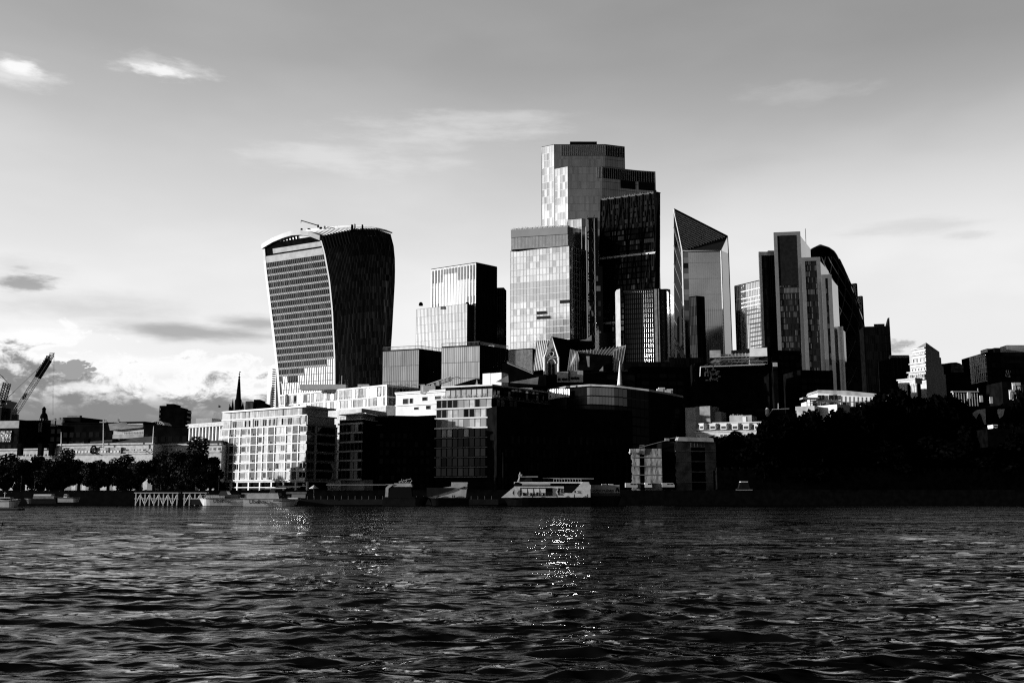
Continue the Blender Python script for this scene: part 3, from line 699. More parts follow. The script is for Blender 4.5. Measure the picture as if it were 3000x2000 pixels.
# wedge tower (slanting front), with its ladder core
def wedge_tower():
    root = thing('wedge_tower', 'black wedge-shaped tower with a slanting front and pale cross bands', 'skyscraper', tuple(Px(1830, 790, GZ)))
    A0, B0 = Px(1742, 790, GZ), Px(1908, 768, GZ); A1, B1 = Pt(1761, 583, 842), Pt(1925, 567, 820)
    zt = (A1.z + B1.z) / 2; A1.z = B1.z = zt
    Ck0, Ck1 = Px(1934, 822, GZ), Px(1934, 822, zt)
    bk0, bk1 = Px(1770, 850, GZ), Px(1766, 850, zt)
    mb = MB(); mb.face([A0, B0, B1, A1]); mb.face([B0, Ck0, Ck1, B1]); mb.face([A0, A1, bk1, bk0]); mb.face([A1, B1, Ck1, bk1]); mb.face([Ck0, bk0, bk1, Ck1])
    obj('wall', mb, dark, root)
    nrm = (B0 - A0).cross(A1 - A0).normalized(); 
    if nrm.y > 0: nrm = -nrm
    S = lambda s, t: (A0.lerp(B0, s)).lerp(A1.lerp(B1, s), t)
    gm, fm, wb, st = MB(), MB(), MB(), MB(); nx, nz = 28, 50
    for j in range(nz):
        for i in range(nx):
            s0, s1, t0, t1 = i / nx, (i + 1) / nx, j / nz, (j + 1) / nz
            fl = j / nz; diag = abs(((i / nx) * 4 + 0) % 2 - 1) * .9
            lit = rnd.random() < .13
            if .50 < fl < .62: lit = (abs((i / nx * 3) % 1 - .5) < .36 * (1 - (fl - .5) / .4)) and rnd.random() < .75
            if fl > .8: lit = rnd.random() < .26
            if fl < .3: lit = rnd.random() < .18
            c = rnd.uniform(.45, 1) if lit else rnd.random() * .15  # scattered lights painted as brighter pane tones
            o = nrm * .05
            gm.face([S(s0, t0) + o, S(s1, t0) + o, S(s1, t1 - .006) + o, S(s0, t1 - .006) + o], 0, c)
    for i in range(nx + 1):
        for (a, b) in ((S(i / nx, 0), S(i / nx, 1)),):
            d = (B0 - A0).normalized() * .15; fm.hexa([a - d + nrm * .2, a + d + nrm * .2, a + d, a - d], [b - d + nrm * .2, b + d + nrm * .2, b + d, b - d])
    for t in (.315, .548, .780):
        a, b = S(0, t), S(1, t); h = Vector((0, 0, .8)); wb = MB(); wb.hexa([a - h + nrm * .8, b - h + nrm * .8, b - h, a - h], [a + h + nrm * .8, b + h + nrm * .8, b + h, a + h]); obj('cross_band', wb, whitem, root)
    for i in range(5):                                             # mega-frame diagonals
        for t0, t1 in ((.0, .315), (.315, .548), (.548, .78), (.78, 1)):
            if i < 4:
                a, b = S(i / 4, t0), S((i + .5) / 4, t1); c, d_ = S((i + .5) / 4, t1), S((i + 1) / 4, t0)
                st.tube([a + nrm * .5, b + nrm * .5], .55, 4); st.tube([c + nrm * .5, d_ + nrm * .5], .55, 4)
        st.tube([S(i / 4, 0) + nrm * .6, S(i / 4, 1) + nrm * .6], .5, 4)
    obj('front_glazing', gm, g_cheese, root); obj('mullions', fm, blackm, root); obj('mega_frame', st, dark, root)
    # flank wedge
    gm = MB(); K = 12
    for k in range(K):
        t0, t1 = k / K, (k + 1) / K
        a, b = B0.lerp(B1, t0 + .004), Ck0.lerp(Ck1, t0 + .004); c, d_ = B0.lerp(B1, t1 - .004), Ck0.lerp(Ck1, t1 - .004)
        o = Vector((.08, -.05, 0)); gm.face([a + o, b + o, d_ + o, c + o], 0, .6 + .4 * rnd.random())
    obj('flank_glazing', gm, g_side, root)
    mb = MB(); a = Px(1933.5, 818, GZ); b = Px(1943, 818, GZ); b2 = Px(1943, 860, GZ); a2 = Px(1933.5, 860, GZ)
    mb.prism([tuple(q)[:2] for q in (a, b, b2, a2)], GZ, zt + 1.5); obj('service_core', mb, blackm, root)
    mb = MB(); a = Px(1944, 835, GZ); b = Px(1949, 835, GZ); z2 = Pt(1945, 648, 835).z; mb.box(a.x, b.x, 835, 860, GZ, z2); obj('stair_tower', mb, greyw, root)
    mb = MB(); mb.tube([A1, B1, Ck1], .7, 5)
    for i in range(22): q = A1.lerp(B1, (i + .5) / 22); mb.tube([q, q + Vector((0, 0, rnd.uniform(.8, 2)))], .3, 4)
    obj('roof_rail', mb, dim, root)
    # ladder core, left
    x0, x1 = Px(1712, 800, GZ), Px(1752, 790, GZ); z2 = Pt(1735, 632, 800).z
    mb = MB(); mb.box(x0.x + 6, x1.x + 4, 806, 840, GZ, z2); obj('ladder_core', mb, g_blk, root)
    mb = MB(); lx, rx = Px(1728, 798, GZ).x, Px(1752, 798, GZ).x
    for x in (lx, rx): mb.tube([(x, 798, GZ), (x, 798, z2 - 3)], .8, 4)
    n = 13
    for k in range(n):
        z = GZ + (z2 - GZ) * k / n; dz = (z2 - GZ) / n
        mb.tube([(lx, 798, z), (rx, 798, z)], .45, 4); mb.tube([(lx, 798, z), (rx, 798, z + dz)], .3, 4); mb.tube([(rx, 798, z), (lx, 798, z + dz)], .3, 4)
    obj('ladder_bracing', mb, blackm, root)
    gm = MB(); 
    for k in range(44):
        for i in range(6):
            gm.fquad(face_of((x0.x + 6, 806), (x1.x + 4, 806))[0], i * 1.9, i * 1.9 + 1.9, GZ + k * 4.2, GZ + k * 4.2 + 4.2, .1, .01, 0, rnd.random() if rnd.random() < .2 else .0)
    obj('core_glazing', gm, g_cheese, root)
wedge_tower()

# ribbed dark tower and its white fin
def ribbed_tower():
    Yr = 560
    z1 = Pt(1890, 843, Yr).z
    root = thing('ribbed_tower', 'dark tower of close vertical ribs with a sun glint and a white fin edge', 'skyscraper', tuple(Px(1885, Yr, GZ)))
    a, b = Px(1826, Yr + 8, z1), Px(1945, Yr, z1)
    F_, L = face_of(a, b); mb = MB()
    q = lambda S, O: (F_[0].x + F_[1].x * S + F_[2].x * O, F_[0].y + F_[1].y * S + F_[2].y * O)
    poly = [q(0, 0), q(L * .72, 0)] + [q(L * (.72 + .28 * math.sin(R(w))), -9 * (1 - math.cos(R(w)))) for w in (20, 40, 60, 80, 90)] + [q(L, -30), q(0, -30)]
    mb.prism(poly, GZ, z1); obj('wall', mb, g_blk, root)
    rb = MB()
    for i in range(14):
        s = L * (.045 + i * .052); c = q(s, .0)
        n = 12; rr = .5
        i0 = len(rb.v)
        for z in (GZ, z1 - 1):
            for j in range(n): w = 2 * math.pi * j / n; rb.v.append((c[0] + rr * math.cos(w), c[1] + rr * math.sin(w), z))
        for j in range(n): j2 = (j + 1) % n; rb.f.append((i0 + j, i0 + j2, i0 + n + j2, i0 + n + j)); rb.m.append(0); rb.c.append(1)
    obj('vertical_ribs', rb, glass('polished_rib', .05, .15, 0, bump=.0), root, smooth=True)
    fb = MB()
    for k in range(40):
        z = GZ + (z1 - GZ) * k / 40; fb.fbox(F_, 0, L * .71, z, z + .6, 0, .55)
    obj('floor_bands', fb, blackm, root)
    mb = MB()
    for (s0, w_) in ((.765, 1.6), (.86, .5)): mb.fbox(F_, L * s0, L * s0 + w_, GZ, z1 - .5, -2, .8)
    obj('pale_piers', mb, dim, root)
    pb = MB(); s0 = Px(1817, Yr + 2, GZ).x; s1 = Px(1826, Yr + 2, GZ).x
    pb.prism([(s0, Yr + 5), (s1, Yr + 2), (s1, Yr + 12), (s0, Yr + 12)], GZ, Pt(1821, 846, Yr + 2).z); obj('pale_fin', pb, greyw, root)
    r2 = thing('drum_tower', 'black round-ended tower between the ribbed tower and the pointed tower', 'skyscraper', tuple(Px(1963, Yr + 18, GZ)))
    mb = MB(); x0, x1 = Px(1946, Yr + 14, GZ).x, Px(1981, Yr + 14, GZ).x
    zt = Pt(1963, 846, Yr + 14).z; rr = (x1 - x0) / 2
    prof = [((x0 + x1) / 2 + rr * math.sin(R(w)), Yr + 14 + rr - rr * math.cos(R(w))) for w in range(-90, 91, 15)]
    mb.prism(prof + [(x1, Yr + 40), (x0, Yr + 40)], GZ, zt); obj('wall', mb, g_blk, r2)
    mb = MB(); mb.tube([(x0 + .5, Yr + 16, GZ), (x0 + .5, Yr + 16, zt - 1)], .5, 5); obj('edge_rib', mb, dim, r2)
ribbed_tower()
root = thing('white_pylon', 'slim white pylon standing in front of the wedge tower foot', 'tower', tuple(Px(1758, 620, GZ)))
mb = MB(); a, b = Px(1754.5, 620, GZ), Px(1761, 620, GZ); mb.prism([(a.x, 622), (b.x, 620), (b.x, 624), (a.x, 624)], GZ, Pt(1758, 966, 620).z); obj('shaft', mb, white, root)
mb = MB(); mb.box(a.x + 1.6, b.x + 9, 624.2, 636, GZ, Pt(1758, 972, 620).z); obj('core', mb, g_blk, root)

# pointed tower with a slanted, striped crown
def pointed_tower():
    A, E, Rr, Q = Pt(1974, 613, 790), Pt(1999, 741, 742), Pt(2131, 693, 778), Pt(2112, 729, 740)
    E2 = Pt(2134, 743, 775)
    E.z = Q.z = (E.z + Q.z) / 2
    Eb, Qb = Px(2007, 742, GZ), Px(2111, 740, GZ); Eb.x, Qb.x = E.x, Q.x
    Ab = Vector((Px(1968, 792, 120).x, 792, GZ)); Rb = Px(2160, 765, GZ)
    bk = lambda p: Vector((p.x, p.y + 30, p.z))
    root = thing('pointed_tower', 'pointed tower with a slanting striped triangular crown', 'skyscraper', (E.x, E.y, GZ))
    mb = MB(); mb.face([Ab, Eb, E, A]); mb.face([A, E, Rr]); mb.face([E, Q, Rr]); mb.face([Eb, Qb, Q, E]); mb.face([Q, E2, Rr]); mb.face([Qb, Rb, E2, Q])
    mb.face([Ab, A, Rr, E2, Rb]); obj('wall', mb, mat('crown_dark', .012, .7, spec=.1), root)
    # striped crown
    nrm = (E - A).cross(Rr - A).normalized(); nrm = nrm if nrm.y < 0 else -nrm
    sb = MB(); n = 17
    for k in range(1, n):
        t = k / n; p, q = A.lerp(E, t), Rr.lerp(E, t) if False else None
        p = A.lerp(E, t); q = A.lerp(Rr, t)
        # stripes run parallel to the upper right edge
        p = E.lerp(A, t); q = E.lerp(Rr, t)
        w = (A - E) * .010
        sb.hexa([p - w + nrm * .5, q - w + nrm * .5, q - w, p - w], [p + w + nrm * .5, q + w + nrm * .5, q + w, p + w])
    obj('crown_stripes', sb, mat('crown_stripe', .40, .5, var=.1, spec=.4), root)
    eb = MB(); eb.tube([A, Rr], .8, 5); eb.tube([Rr, E2, Rb], .5, 5); obj('dark_edge', eb, blackm, root)
    eb = MB(); eb.tube([A, E, Eb], .75, 6); eb.tube([E, Q, Qb], .65, 6); obj('pale_edge', eb, whitem, root)
    F_, L = face_of(E, Q); nx, nz = 16, 44; zt = E.z - 1
    gm, fm, sm = MB(), MB(), MB(); s_off = L * .15
    for j in range(nz):
        z0, z1 = GZ + (zt - GZ) * j / nz, GZ + (zt - GZ) * (j + 1) / nz
        sm.fquad(F_, .6, s_off, z0, z1, .06, .004, 0, rnd.random() * (.9 if j > 34 else .3))
        for i in range(nx): gm.fquad(F_, s_off + (L - s_off) * i / nx, s_off + (L - s_off) * (i + 1) / nx, z0, z1, .1, .0012, 0, .75 + .25 * rnd.random())
        if j % 3 == 0: fm.fbox(F_, s_off, L - .5, z0 - .09, z0 + .09, 0, .16)
    for i in range(nx + 1): s = s_off + (L - s_off) * i / nx; fm.fbox(F_, s - .07, s + .07, GZ, zt, 0, .2)
    obj('front_glazing', gm, g_front, root); obj('corner_glazing', sm, g_lat, root); obj('mullions', fm, dim, root)
    # left flank with diagonal bracing
    gm, fm = MB(), MB(); n2 = Vector((-.97, -.25, 0)); K = 30
    for k in range(K):
        t0, t1 = k / K, (k + 1) / K
        a0, a1 = Ab.lerp(A, t0), Ab.lerp(A, t1); e0, e1 = Eb.lerp(E, t0), Eb.lerp(E, t1)
        gm.face([a0 + n2 * .1, e0 + n2 * .1, e1 + n2 * .1, a1 + n2 * .1], 0, .3 + .6 * rnd.random())
        if k % 2 == 0: fm.tube([a0 + n2 * .3, (e1 if k + 1 < K else E) + n2 * .3], .3, 4)
    obj('flank_glazing', gm, g_t22, root); obj('flank_bracing', fm, dim, root)
    gm = MB(); o = Vector((.12, -.15, 0)); gm.face([Q + o, E2 + o, Rr + o], 0, .8); obj('crown_facet', gm, g_mid, root)
    gm = MB(); 
    for k in range(26):
        t0, t1 = k / 26, (k + 1) / 26; gm.face([Qb.lerp(Q, t0) + o, Rb.lerp(E2, t0) + o, Rb.lerp(E2, t1) + o, Qb.lerp(Q, t1) + o], 0, rnd.random())
    obj('side_glazing', gm, g_blk, root)
pointed_tower()
root, p_, z_, _ = building('curved_block', 'black round-shouldered silhouette before the pointed tower front', 'skyscraper', 690, (2040, 868), [(2018, None, 694), 'ref', (2064, None, 693)],  # solid block drawn for the dark silhouette in the front glass
    [sty(5, 20, g_blk, dark, mw=.15), sty(5, 20, g_blk, dark, mw=.15)])
# dark low slabs filling the cluster feet
for px0, px1, py, Y, lab in ((1700, 1760, 1052, 545, 'dark low block between the gothic roofs and the white pylon'), (1826, 1960, 1062, 535, 'dark office podium under the ribbed tower'), (1960, 2060, 1050, 538, 'black podium block under the pointed tower')):
    building('podium_block', lab, 'office block', Y, (px1, py), [(px0, None, Y), 'ref'], [sty(12, 8, g_blk, dark, mw=.2)], depth=30)

# white luffing crane beside the pointed tower
def truss(mb, a, b, w, n, r):
    a, b = Vector(a), Vector(b); t = (b - a).normalized(); s = t.cross(Vector((0, 1, 0))).normalized() * w / 2; d = Vector((0, w / 2, 0))
    cs = [s - d, s + d, -s + d, -s - d]
    for c in cs: mb.tube([a + c, b + c], r, 4)
    for k in range(n):
        p, q = a.lerp(b, k / n), a.lerp(b, (k + 1) / n)
        for i in range(4):
            mb.tube([p + cs[i], q + cs[(i + 1) % 4]], r * .6, 3)
            if i % 2 == 0: mb.tube([p + cs[i], p + cs[i + 1]], r * .6, 3)
root = thing('luffing_crane', 'white lattice crane boom leaning left before the pointed tower', 'crane', tuple(Pt(2010, 1060, 600)))
mb = MB(); truss(mb, Pt(2008, 1056, 600), Pt(1970, 986, 600), 2.0, 12, .28); obj('jib', mb, whitem, root)
mb = MB(); p = Pt(1968, 981, 600); mb.box(p.x - 2, p.x + 1.4, 599, 601, p.z - 1, p.z + 1.2); obj('jib_head', mb, white, root)

# grey block with thin white lines
root, p_, z_, _ = building('lined_office', 'light grey glass block with thin white horizontal lines on its right half', 'office block', 720, (2228, 821), [(2151.6, 839), 'ref'],
    [sty(16, 15, g_mid, dim, mw=.08, hw=.12, tilt=.001)], depth=5)
F_, L_ = face_of(p_[0], p_[1]); mb = MB()
for k, y in enumerate((843, 865, 878, 890, 903, 915, 930, 945, 957, 970, 983, 996, 1010, 1022)):
    s, z = onface(F_, 2227, y); mb.fbox(F_, L_ * (.26 if k < 4 else .4 if k < 6 else .55), L_, z - .35, z + .35, 0, .5)
obj('white_lines', mb, whitem, root)

# stepped glass blades (three framed blocks)
def blade(nm, label, Y, tl, tr, side, z0=GZ, nx=16, nz=40, dark_top=0.0):
    (xl, yl), (xr, yr) = tl, tr
    p1 = Pt(xr, yr, Y); z1 = p1.z; p0 = Px(xl, Y + .16 * (xr - xl) / F * Y, z1); p2 = Pz(side[0], side[1], z1)
    root = thing('stepped_tower_block', label, 'skyscraper', (p1.x, p1.y, z0), 'stepped framed blocks of the blade tower')
    poly = [p0, p1, p2, p0 + p2 - p1]; mb = MB(); mb.prism([tuple(q)[:2] for q in poly], z0, z1); obj('wall', mb, dark, root)
    F_, L = face_of(p0, p1); dz = (z1 - z0) / nz
    gm, fm, eb = MB(), MB(), MB()
    for j in range(nz):
        lit_row = rnd.random() < .6
        for i in range(nx):
            f = j / nz
            c = rnd.random() * .1
            if f < 1 - dark_top and rnd.random() < (.42 if lit_row else .12): c = rnd.uniform(.25, .75)
            if dark_top and j == int(nz * (1 - dark_top)) - 1: c = .9 if i > 4 else .15
            gm.fquad(F_, L * i / nx, L * (i + 1) / nx, z0 + dz * (j + .12), z0 + dz * (j + 1), .06, .006, 0, c)
        fm.fbox(F_, 0, L, z0 + dz * j, z0 + dz * (j + .15), 0, .3)
    for i in range(nx + 1): fm.fbox(F_, max(L * i / nx - .1, 0), min(L * i / nx + .1, L), z0, z1, 0, .22)
    eb.fbox(F_, -.9, 1.0, z0, z1 + 1.2, -.5, .9); eb.fbox(F_, L - 1.2, L + .8, z0, z1 + 1.2, -.5, .9); eb.fbox(F_, 1.0, L - 1.2, z1 - .9, z1 + 1.2, -.5, .9)
    obj('glazing', gm, g_blade, root); obj('mullions', fm, blackm, root); obj('pale_frame', eb, framem, root)
    if dark_top:
        mb = MB(); mb.fbox(F_, 1.0, L - 1.2, z0 + (z1 - z0) * (1 - dark_top), z1 - .9, 0, .5); obj('blank_panel', mb, blackm, root)
    F2, L2 = face_of(p1, p2); gm, fm = MB(), MB()
    for j in range(nz):
        gm.fquad(F2, .8, L2, z0 + dz * j, z0 + dz * (j + 1), .06, .0006, 0, .9 + .1 * rnd.random())
    obj('flank_glazing', gm, g_side, root)
    return root, p0, p1, p2, z1
g_blade = glass('blade_glass', .42, .1, .97); framem = mat('pale_frame', .42, .3, .9, .08)
blade('t', 'tallest of the stepped framed glass blocks, black panel at its top', 560, (2271, 688), (2340, 685), (2374, 729), nx=18, nz=42, dark_top=.205)
blade('t', 'second framed glass block, one step lower on the right', 547, (2352, 761), (2398, 760), (2427, 794), nx=12, nz=38)
blade('t', 'narrow third framed glass block, lowest full step on the right', 537, (2411, 812), (2431, 811), (2454, 838), nx=6, nz=36)
blade('t', 'tiny lowest stub block at the right end of the steps', 533, (2459, 966), (2465, 963), (2476, 972), nx=2, nz=22)
for a, b, Yq, lab in ((2340, 2352, 690, 'thin black recess'),):
    pass
root, p_, z_, _ = building('dark_slab', 'black slab with a white edge frame left of the stepped blocks', 'skyscraper', 572, (2271, 745), [(2225.6, 745), 'ref'],
    [sty(8, 34, g_blk, dark, mw=.15)], depth=3)
F_, L_ = face_of(p_[0], p_[1]); mb = MB(); mb.fbox(F_, -.6, .8, GZ, z_ + 1.4, -.5, .7); mb.fbox(F_, .8, L_, z_ - .8, z_ + 1.4, -.5, .7); obj('pale_frame', mb, framem, root)
mb = MB(); a, b = Pt(2250, 734, 580), Pt(2271, 741, 580); mb.box(a.x, b.x + 1, 580, 590, z_, a.z); obj('roof_block', mb, dim, root)
mb = MB(); a = Pt(2359, 670, 700); mb.tube([(a.x, 700, 150), tuple(a)], .35, 5); t_ = tag(obj('roof_mast', mb, steel), 'thin mast rising behind the tallest stepped block', 'mast')

# rounded bullet tower
def bullet():
    Yk = 700; cxT = Pt(2399, 717, Yk); ax = cxT.x + 1
    root = thing('bullet_tower', 'black bullet-shaped round tower with a faint diagonal lattice', 'skyscraper', (ax, Yk, GZ))
    zt = cxT.z; prof = []
    rpx = interp([(717, 4), (722, 20), (739, 40), (746, 45), (787, 62), (831, 79), (876, 92), (935, 109), (1005, 121), (1098, 124), (1200, 121), (1440, 108)])
    zs = [GZ + (zt - GZ) * k / 60 for k in range(61)]
    for z in zs:
        x, y = proj(Vector((ax, Yk, z))); r = rpx(max(y, 717)) / F * (Yk * cT + (z - H) * sT); prof.append((max(r * .985, .4), z))
    mb = MB(); mb.lathe(ax, Yk, prof, 48); obj('wall', mb, g_blk, root, smooth=True)
    lb = MB(); rr = interp([(z, r) for r, z in prof])
    for sgn in (1, -1):
        for k in range(18):
            pts = []
            for j in range(26):
                z = GZ + (zt - 12 - GZ) * j / 25; w = 2 * math.pi * k / 18 + sgn * j * .13; r = rr(z) + .2
                pts.append((ax + r * math.cos(w), Yk + r * math.sin(w), z))
            lb.tube(pts, .28, 3)
    obj('diagonal_lattice', lb, mat('lattice_metal', .03, .5, var=.2), root)
    mb = MB(); p = Pt(2478, 820, 690); mb.tube([p, p + Vector((3, 0, -3))], .5, 5); mb.tube([p, p + Vector((-1, 0, 3))], .3, 5); obj('window_cradle', mb, dark, root)
bullet()
building('grid_tower', 'grey gridded tower peeking out right of the bullet tower', 'skyscraper', 830, (2523, 868), [(2470, None, 842), 'ref'], [sty(9, 26, g_front, dim, mw=.4, hw=.5, tilt=.004)], depth=3)
building('grid_tower', 'taller rear grid tower just right of the bullet tower shoulder', 'skyscraper', 850, (2507, 831), [(2460, None, 860), 'ref'], [sty(9, 30, g_front, dim, mw=.4, hw=.5, tilt=.004)], depth=3)
r_, p_, z_, _ = building('black_tower', 'plain black square tower between the bullet tower and the grey cloud', 'skyscraper', 620, (2607, 957), [(2529, 959), 'ref'], [sty(14, 20, g_blk, dark, mw=.2)], depth=30)
mb = MB(); p0, p1 = p_
for i in range(18): q = p0.lerp(p1, .42 + .4 * i / 18); mb.box(q.x - .15, q.x + .15, q.y, q.y + .3, z_, z_ + 2)
q = p1; mb.hexa([(q.x - 2, q.y, z_), (q.x, q.y, z_), (q.x, q.y + 3, z_), (q.x - 2, q.y + 3, z_)], [(q.x - .4, q.y, z_ + 5), (q.x, q.y, z_ + 6), (q.x, q.y + 3, z_ + 6), (q.x - .4, q.y + 3, z_ + 5)]); obj('roof_fins', mb, blackm, r_)
r_, p_, z_, _ = building('finned_block', 'low black block with upright fins along its roof', 'office block', 600, (2664, 1050), [(2609, 1050), 'ref'], [sty(10, 12, g_blk, dark, mw=.2)], depth=30)
mb = MB()
for i in range(22): q = p_[0].lerp(p_[1], i / 21.); mb.box(q.x - .14, q.x + .14, q.y, q.y + 2, z_, z_ + 1.8)
mb.box(p_[0].x, p_[1].x, p_[0].y + .5, p_[0].y + 1, z_ + 1.8, z_ + 2.2); obj('roof_fins', mb, greyw, r_)
# ================================================================== riverside blocks
def block(name, label, cat, a, b, ytop, m=dark, depth=15, z0=GZ, group=None, roof=None, over=0.0):
    """a, b = (px, Y) of the two front corners; ytop = pixel row of the roof at b"""
    z1 = Pt(b[0], ytop, b[1]).z; p0, p1 = Px(a[0], a[1], z1), Px(b[0], b[1], z1)
    d = (p1 - p0).normalized(); n = Vector((-d.y, d.x, 0)) * depth
    root = thing(name, label, cat, ((p0.x + p1.x) / 2, (p0.y + p1.y) / 2, z0), group)
    mb = MB(); mb.prism([(p0.x, p0.y), (p1.x, p1.y), (p1.x + n.x, p1.y + n.y), (p0.x + n.x, p0.y + n.y)], z0, z1); obj('wall', mb, m, root)
    o = d * over; no = n.normalized() * over
    mb = MB(); q0, q1 = p0 - o - no, p1 + o - no; mb.prism([(q0.x, q0.y), (q1.x, q1.y), (q1.x + n.x + 2 * no.x, q1.y + n.y + 2 * no.y), (q0.x + n.x + 2 * no.x, q0.y + n.y + 2 * no.y)], z1 + .003, z1 + .45)
    obj('roof', mb, roof or m, root)
    Fc, L = face_of(p0, p1)
    return root, Fc, L, z1
def win(root, Fc, s0, s1, z0, z1, g=None, fr=None, o=.06, name='window', nm=1):
    mb = MB(); mb.fquad(Fc, s0 + .06, s1 - .06, z0 + .06, z1 - .06, o, .02, 0, rnd.random())
    for a, b, c, d in ((s0, s1, z0, z0 + .1), (s0, s1, z1 - .1, z1), (s0, s0 + .1, z0 + .1, z1 - .1), (s1 - .1, s1, z0 + .1, z1 - .1)): mb.fbox(Fc, a, b, c, d, 0, o + .08, 1)
    for k in range(1, nm): s = s0 + (s1 - s0) * k / nm; mb.fbox(Fc, s - .05, s + .05, z0 + .1, z1 - .1, 0, o + .07, 1)
    return obj(name, mb, [g or g_win, fr or white], root)
def balcony(root, Fc, s0, s1, z0, z1):
    mb = MB(); mb.fbox(Fc, s0, s1, z0, z1, 0, .04, 0)
    mb.fbox(Fc, s0, s0 + .1, z0, z1, .04, .22, 1); mb.fbox(Fc, s1 - .1, s1, z0, z1, .04, .22, 1); mb.fbox(Fc, s0, s1, z0 - .12, z0, .04, .75, 1)
    mb.fbox(Fc, s0, s1, z0 + .95, z0 + 1.03, .65, .72, 2)
    for k in range(5): s = s0 + (s1 - s0) * (k + .5) / 5; mb.fbox(Fc, s - .03, s + .03, z0, z0 + .95, .66, .7, 2)
    if rnd.random() < .5: mb.fbox(Fc, s0 + .5, s0 + 1.0, z0, z0 + .7, .1, .5, 2)
    return obj('balcony', mb, [blackm, white, dim], root)

def apartments():
    YA = 365.0
    z1 = Pt(900, 1183, YA).z
    c0 = Px(900, YA, z1); l0 = Px(648, YA * 1.082, z1); r0 = Px(990, YA + 17, z1)
    root = thing('riverside_apartments', 'pale stone riverside apartment block, sunlit grid of windows and dark balconies, corner facing us', 'apartment block', (c0.x, c0.y, GZ))
    FL, L = face_of(l0, c0); FR, LR = face_of(c0, r0)
    S = lambda px, y=1300: onface(FL, px, y)[0]
    zr = [onface(FL, 900, y)[1] for y in (1404, 1377, 1350, 1323, 1296, 1269, 1243)]      # slab lines
    ztop6 = zr[-1]; zs7 = onface(FL, 900, 1216)[1]; zs8 = onface(FL, 900, 1187)[1]
    bk = l0 + r0 - c0
    poly = [tuple(q)[:2] for q in (l0, c0, r0, bk)]
    zb = zr[0] - .9
    mb = MB(); mb.prism(poly, zb, ztop6); obj('wall', mb, stone, root)
    cen = sum((Vector(q) for q in poly), Vector((0, 0))) / 4
    ins = lambda f: [tuple(cen + (Vector(q) - cen) * f) for q in poly]
    mb = MB(); mb.prism(ins(.95), ztop6 + .003, zs7); obj('upper_wall', mb, stone, root)
    mb = MB(); mb.prism(ins(.84), zs7 + .42, zs8 - .5); obj('penthouse', mb, stone, root)
    mb = MB(); mb.prism(ins(.99), zs7 + .003, zs7 + .4); obj('terrace_slab', mb, white, root)
    mb = MB(); mb.prism(ins(.97), zs8 - .5, zs8 + .15); obj('roof', mb, white, root)
    # slab lines across both faces
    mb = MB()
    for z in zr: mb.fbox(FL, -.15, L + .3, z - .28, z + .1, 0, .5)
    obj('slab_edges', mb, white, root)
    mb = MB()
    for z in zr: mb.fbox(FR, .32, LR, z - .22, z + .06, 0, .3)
    obj('side_slab_edges', mb, dim, root)  # same slabs in a dim tone: right side's shade put into colour
    mb = MB()
    for i, px in enumerate((672, 687.5, 704.5, 735, 753.5, 770.5, 786, 805.5, 838, 857, 875)):
        s = S(px); mb.fbox(FL, s - .22, s + .22, zr[0], ztop6, 0, .42)
    obj('stone_piers', mb, white, root)
    for r in range(6):
        z0, zt = zr[r] + .12, zr[r + 1] - .3
        for (x0, x1) in ((673, 686), (737, 751.5), (788.5, 804), (859, 873.5)): balcony(root, FL, S(x0), S(x1), z0, zt)
        for (x0, x1) in ((690, 703), (708, 720), (724.5, 733), (757, 768), (773.5, 784), (808, 819.5), (823, 836), (841, 853.5), (878.5, 899), (650, 669)):
            g = g_win if rnd.random() < .75 else blind
            if rnd.random() < .9: win(root, FL, S(x0), S(x1), z0 + .55, zt - .15, g, white, nm=1 if x1 - x0 < 13 else 2)
    # floor 7 windows between posts
    FU, LU = face_of(ins(.95)[0], ins(.95)[1]); mb = MB(); gm = MB()
    n = 40
    for i in range(n):
        s = LU * (i + .5) / n
        gm = MB(); gm.fquad(FU, s - LU / n * .5 + .15, s + LU / n * .5 - .15, ztop6 + .5, zs7 - .5, .05, .02, 0, rnd.random())
        if rnd.random() < .45: gm.fbox(FU, s - .3, s + .35, ztop6 + .5, zs7 - .5, 0, .12, 1)
        obj('upper_window', gm, [blind, dark], root)
    mb = MB()
    for px in (674, 740, 808, 878, 899):
        s = S(px, 1220); mb.fbox(FL, s - .2, s + .2, ztop6 + .1, zs7, -.9, -.2)
    obj('terrace_columns', mb, greyw, root)
    FP, LP = face_of(ins(.84)[0], ins(.84)[1]); mb = MB(); gm = MB(); n = 34
    for i in range(n):
        s = LP * (i + .5) / n
        gm = MB(); gm.fquad(FP, s - LP / n * .5 + .12, s + LP / n * .5 - .12, zs7 + .6, zs8 - .6, .05, .02, 0, rnd.random())
        if rnd.random() < .35: gm.fbox(FP, s - .2, s + .25, zs7 + .6, zs8 - .6, 0, .1, 1)
        obj('penthouse_window', gm, [blind, dark], root)
    # glass rails of the terraces, with people-high plants
    mb = MB(); 
    for Fx, Lx, zz in ((FL, L, ztop6), (FR, LR, ztop6)):
        mb.fbox(Fx, .2, Lx - .2, zz + .1, zz + 1.1, -.5, -.45)
    obj('terrace_rail', mb, greyw, root)
    # dark right facets with glazed bays
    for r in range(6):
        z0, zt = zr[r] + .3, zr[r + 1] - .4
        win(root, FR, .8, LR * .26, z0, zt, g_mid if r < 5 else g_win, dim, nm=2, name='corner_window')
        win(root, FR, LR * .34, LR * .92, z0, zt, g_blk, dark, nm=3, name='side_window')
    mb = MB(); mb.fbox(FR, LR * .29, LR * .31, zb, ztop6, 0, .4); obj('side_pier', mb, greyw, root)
    # open ground floor
    mb = MB()
    for px in (673, 693, 726, 759, 793, 828, 864, 897): s = S(px, 1420); mb.fbox(FL, s - .35, s + .35, GZ, zb, -.9, -.2)
    obj('ground_columns', mb, white, root)
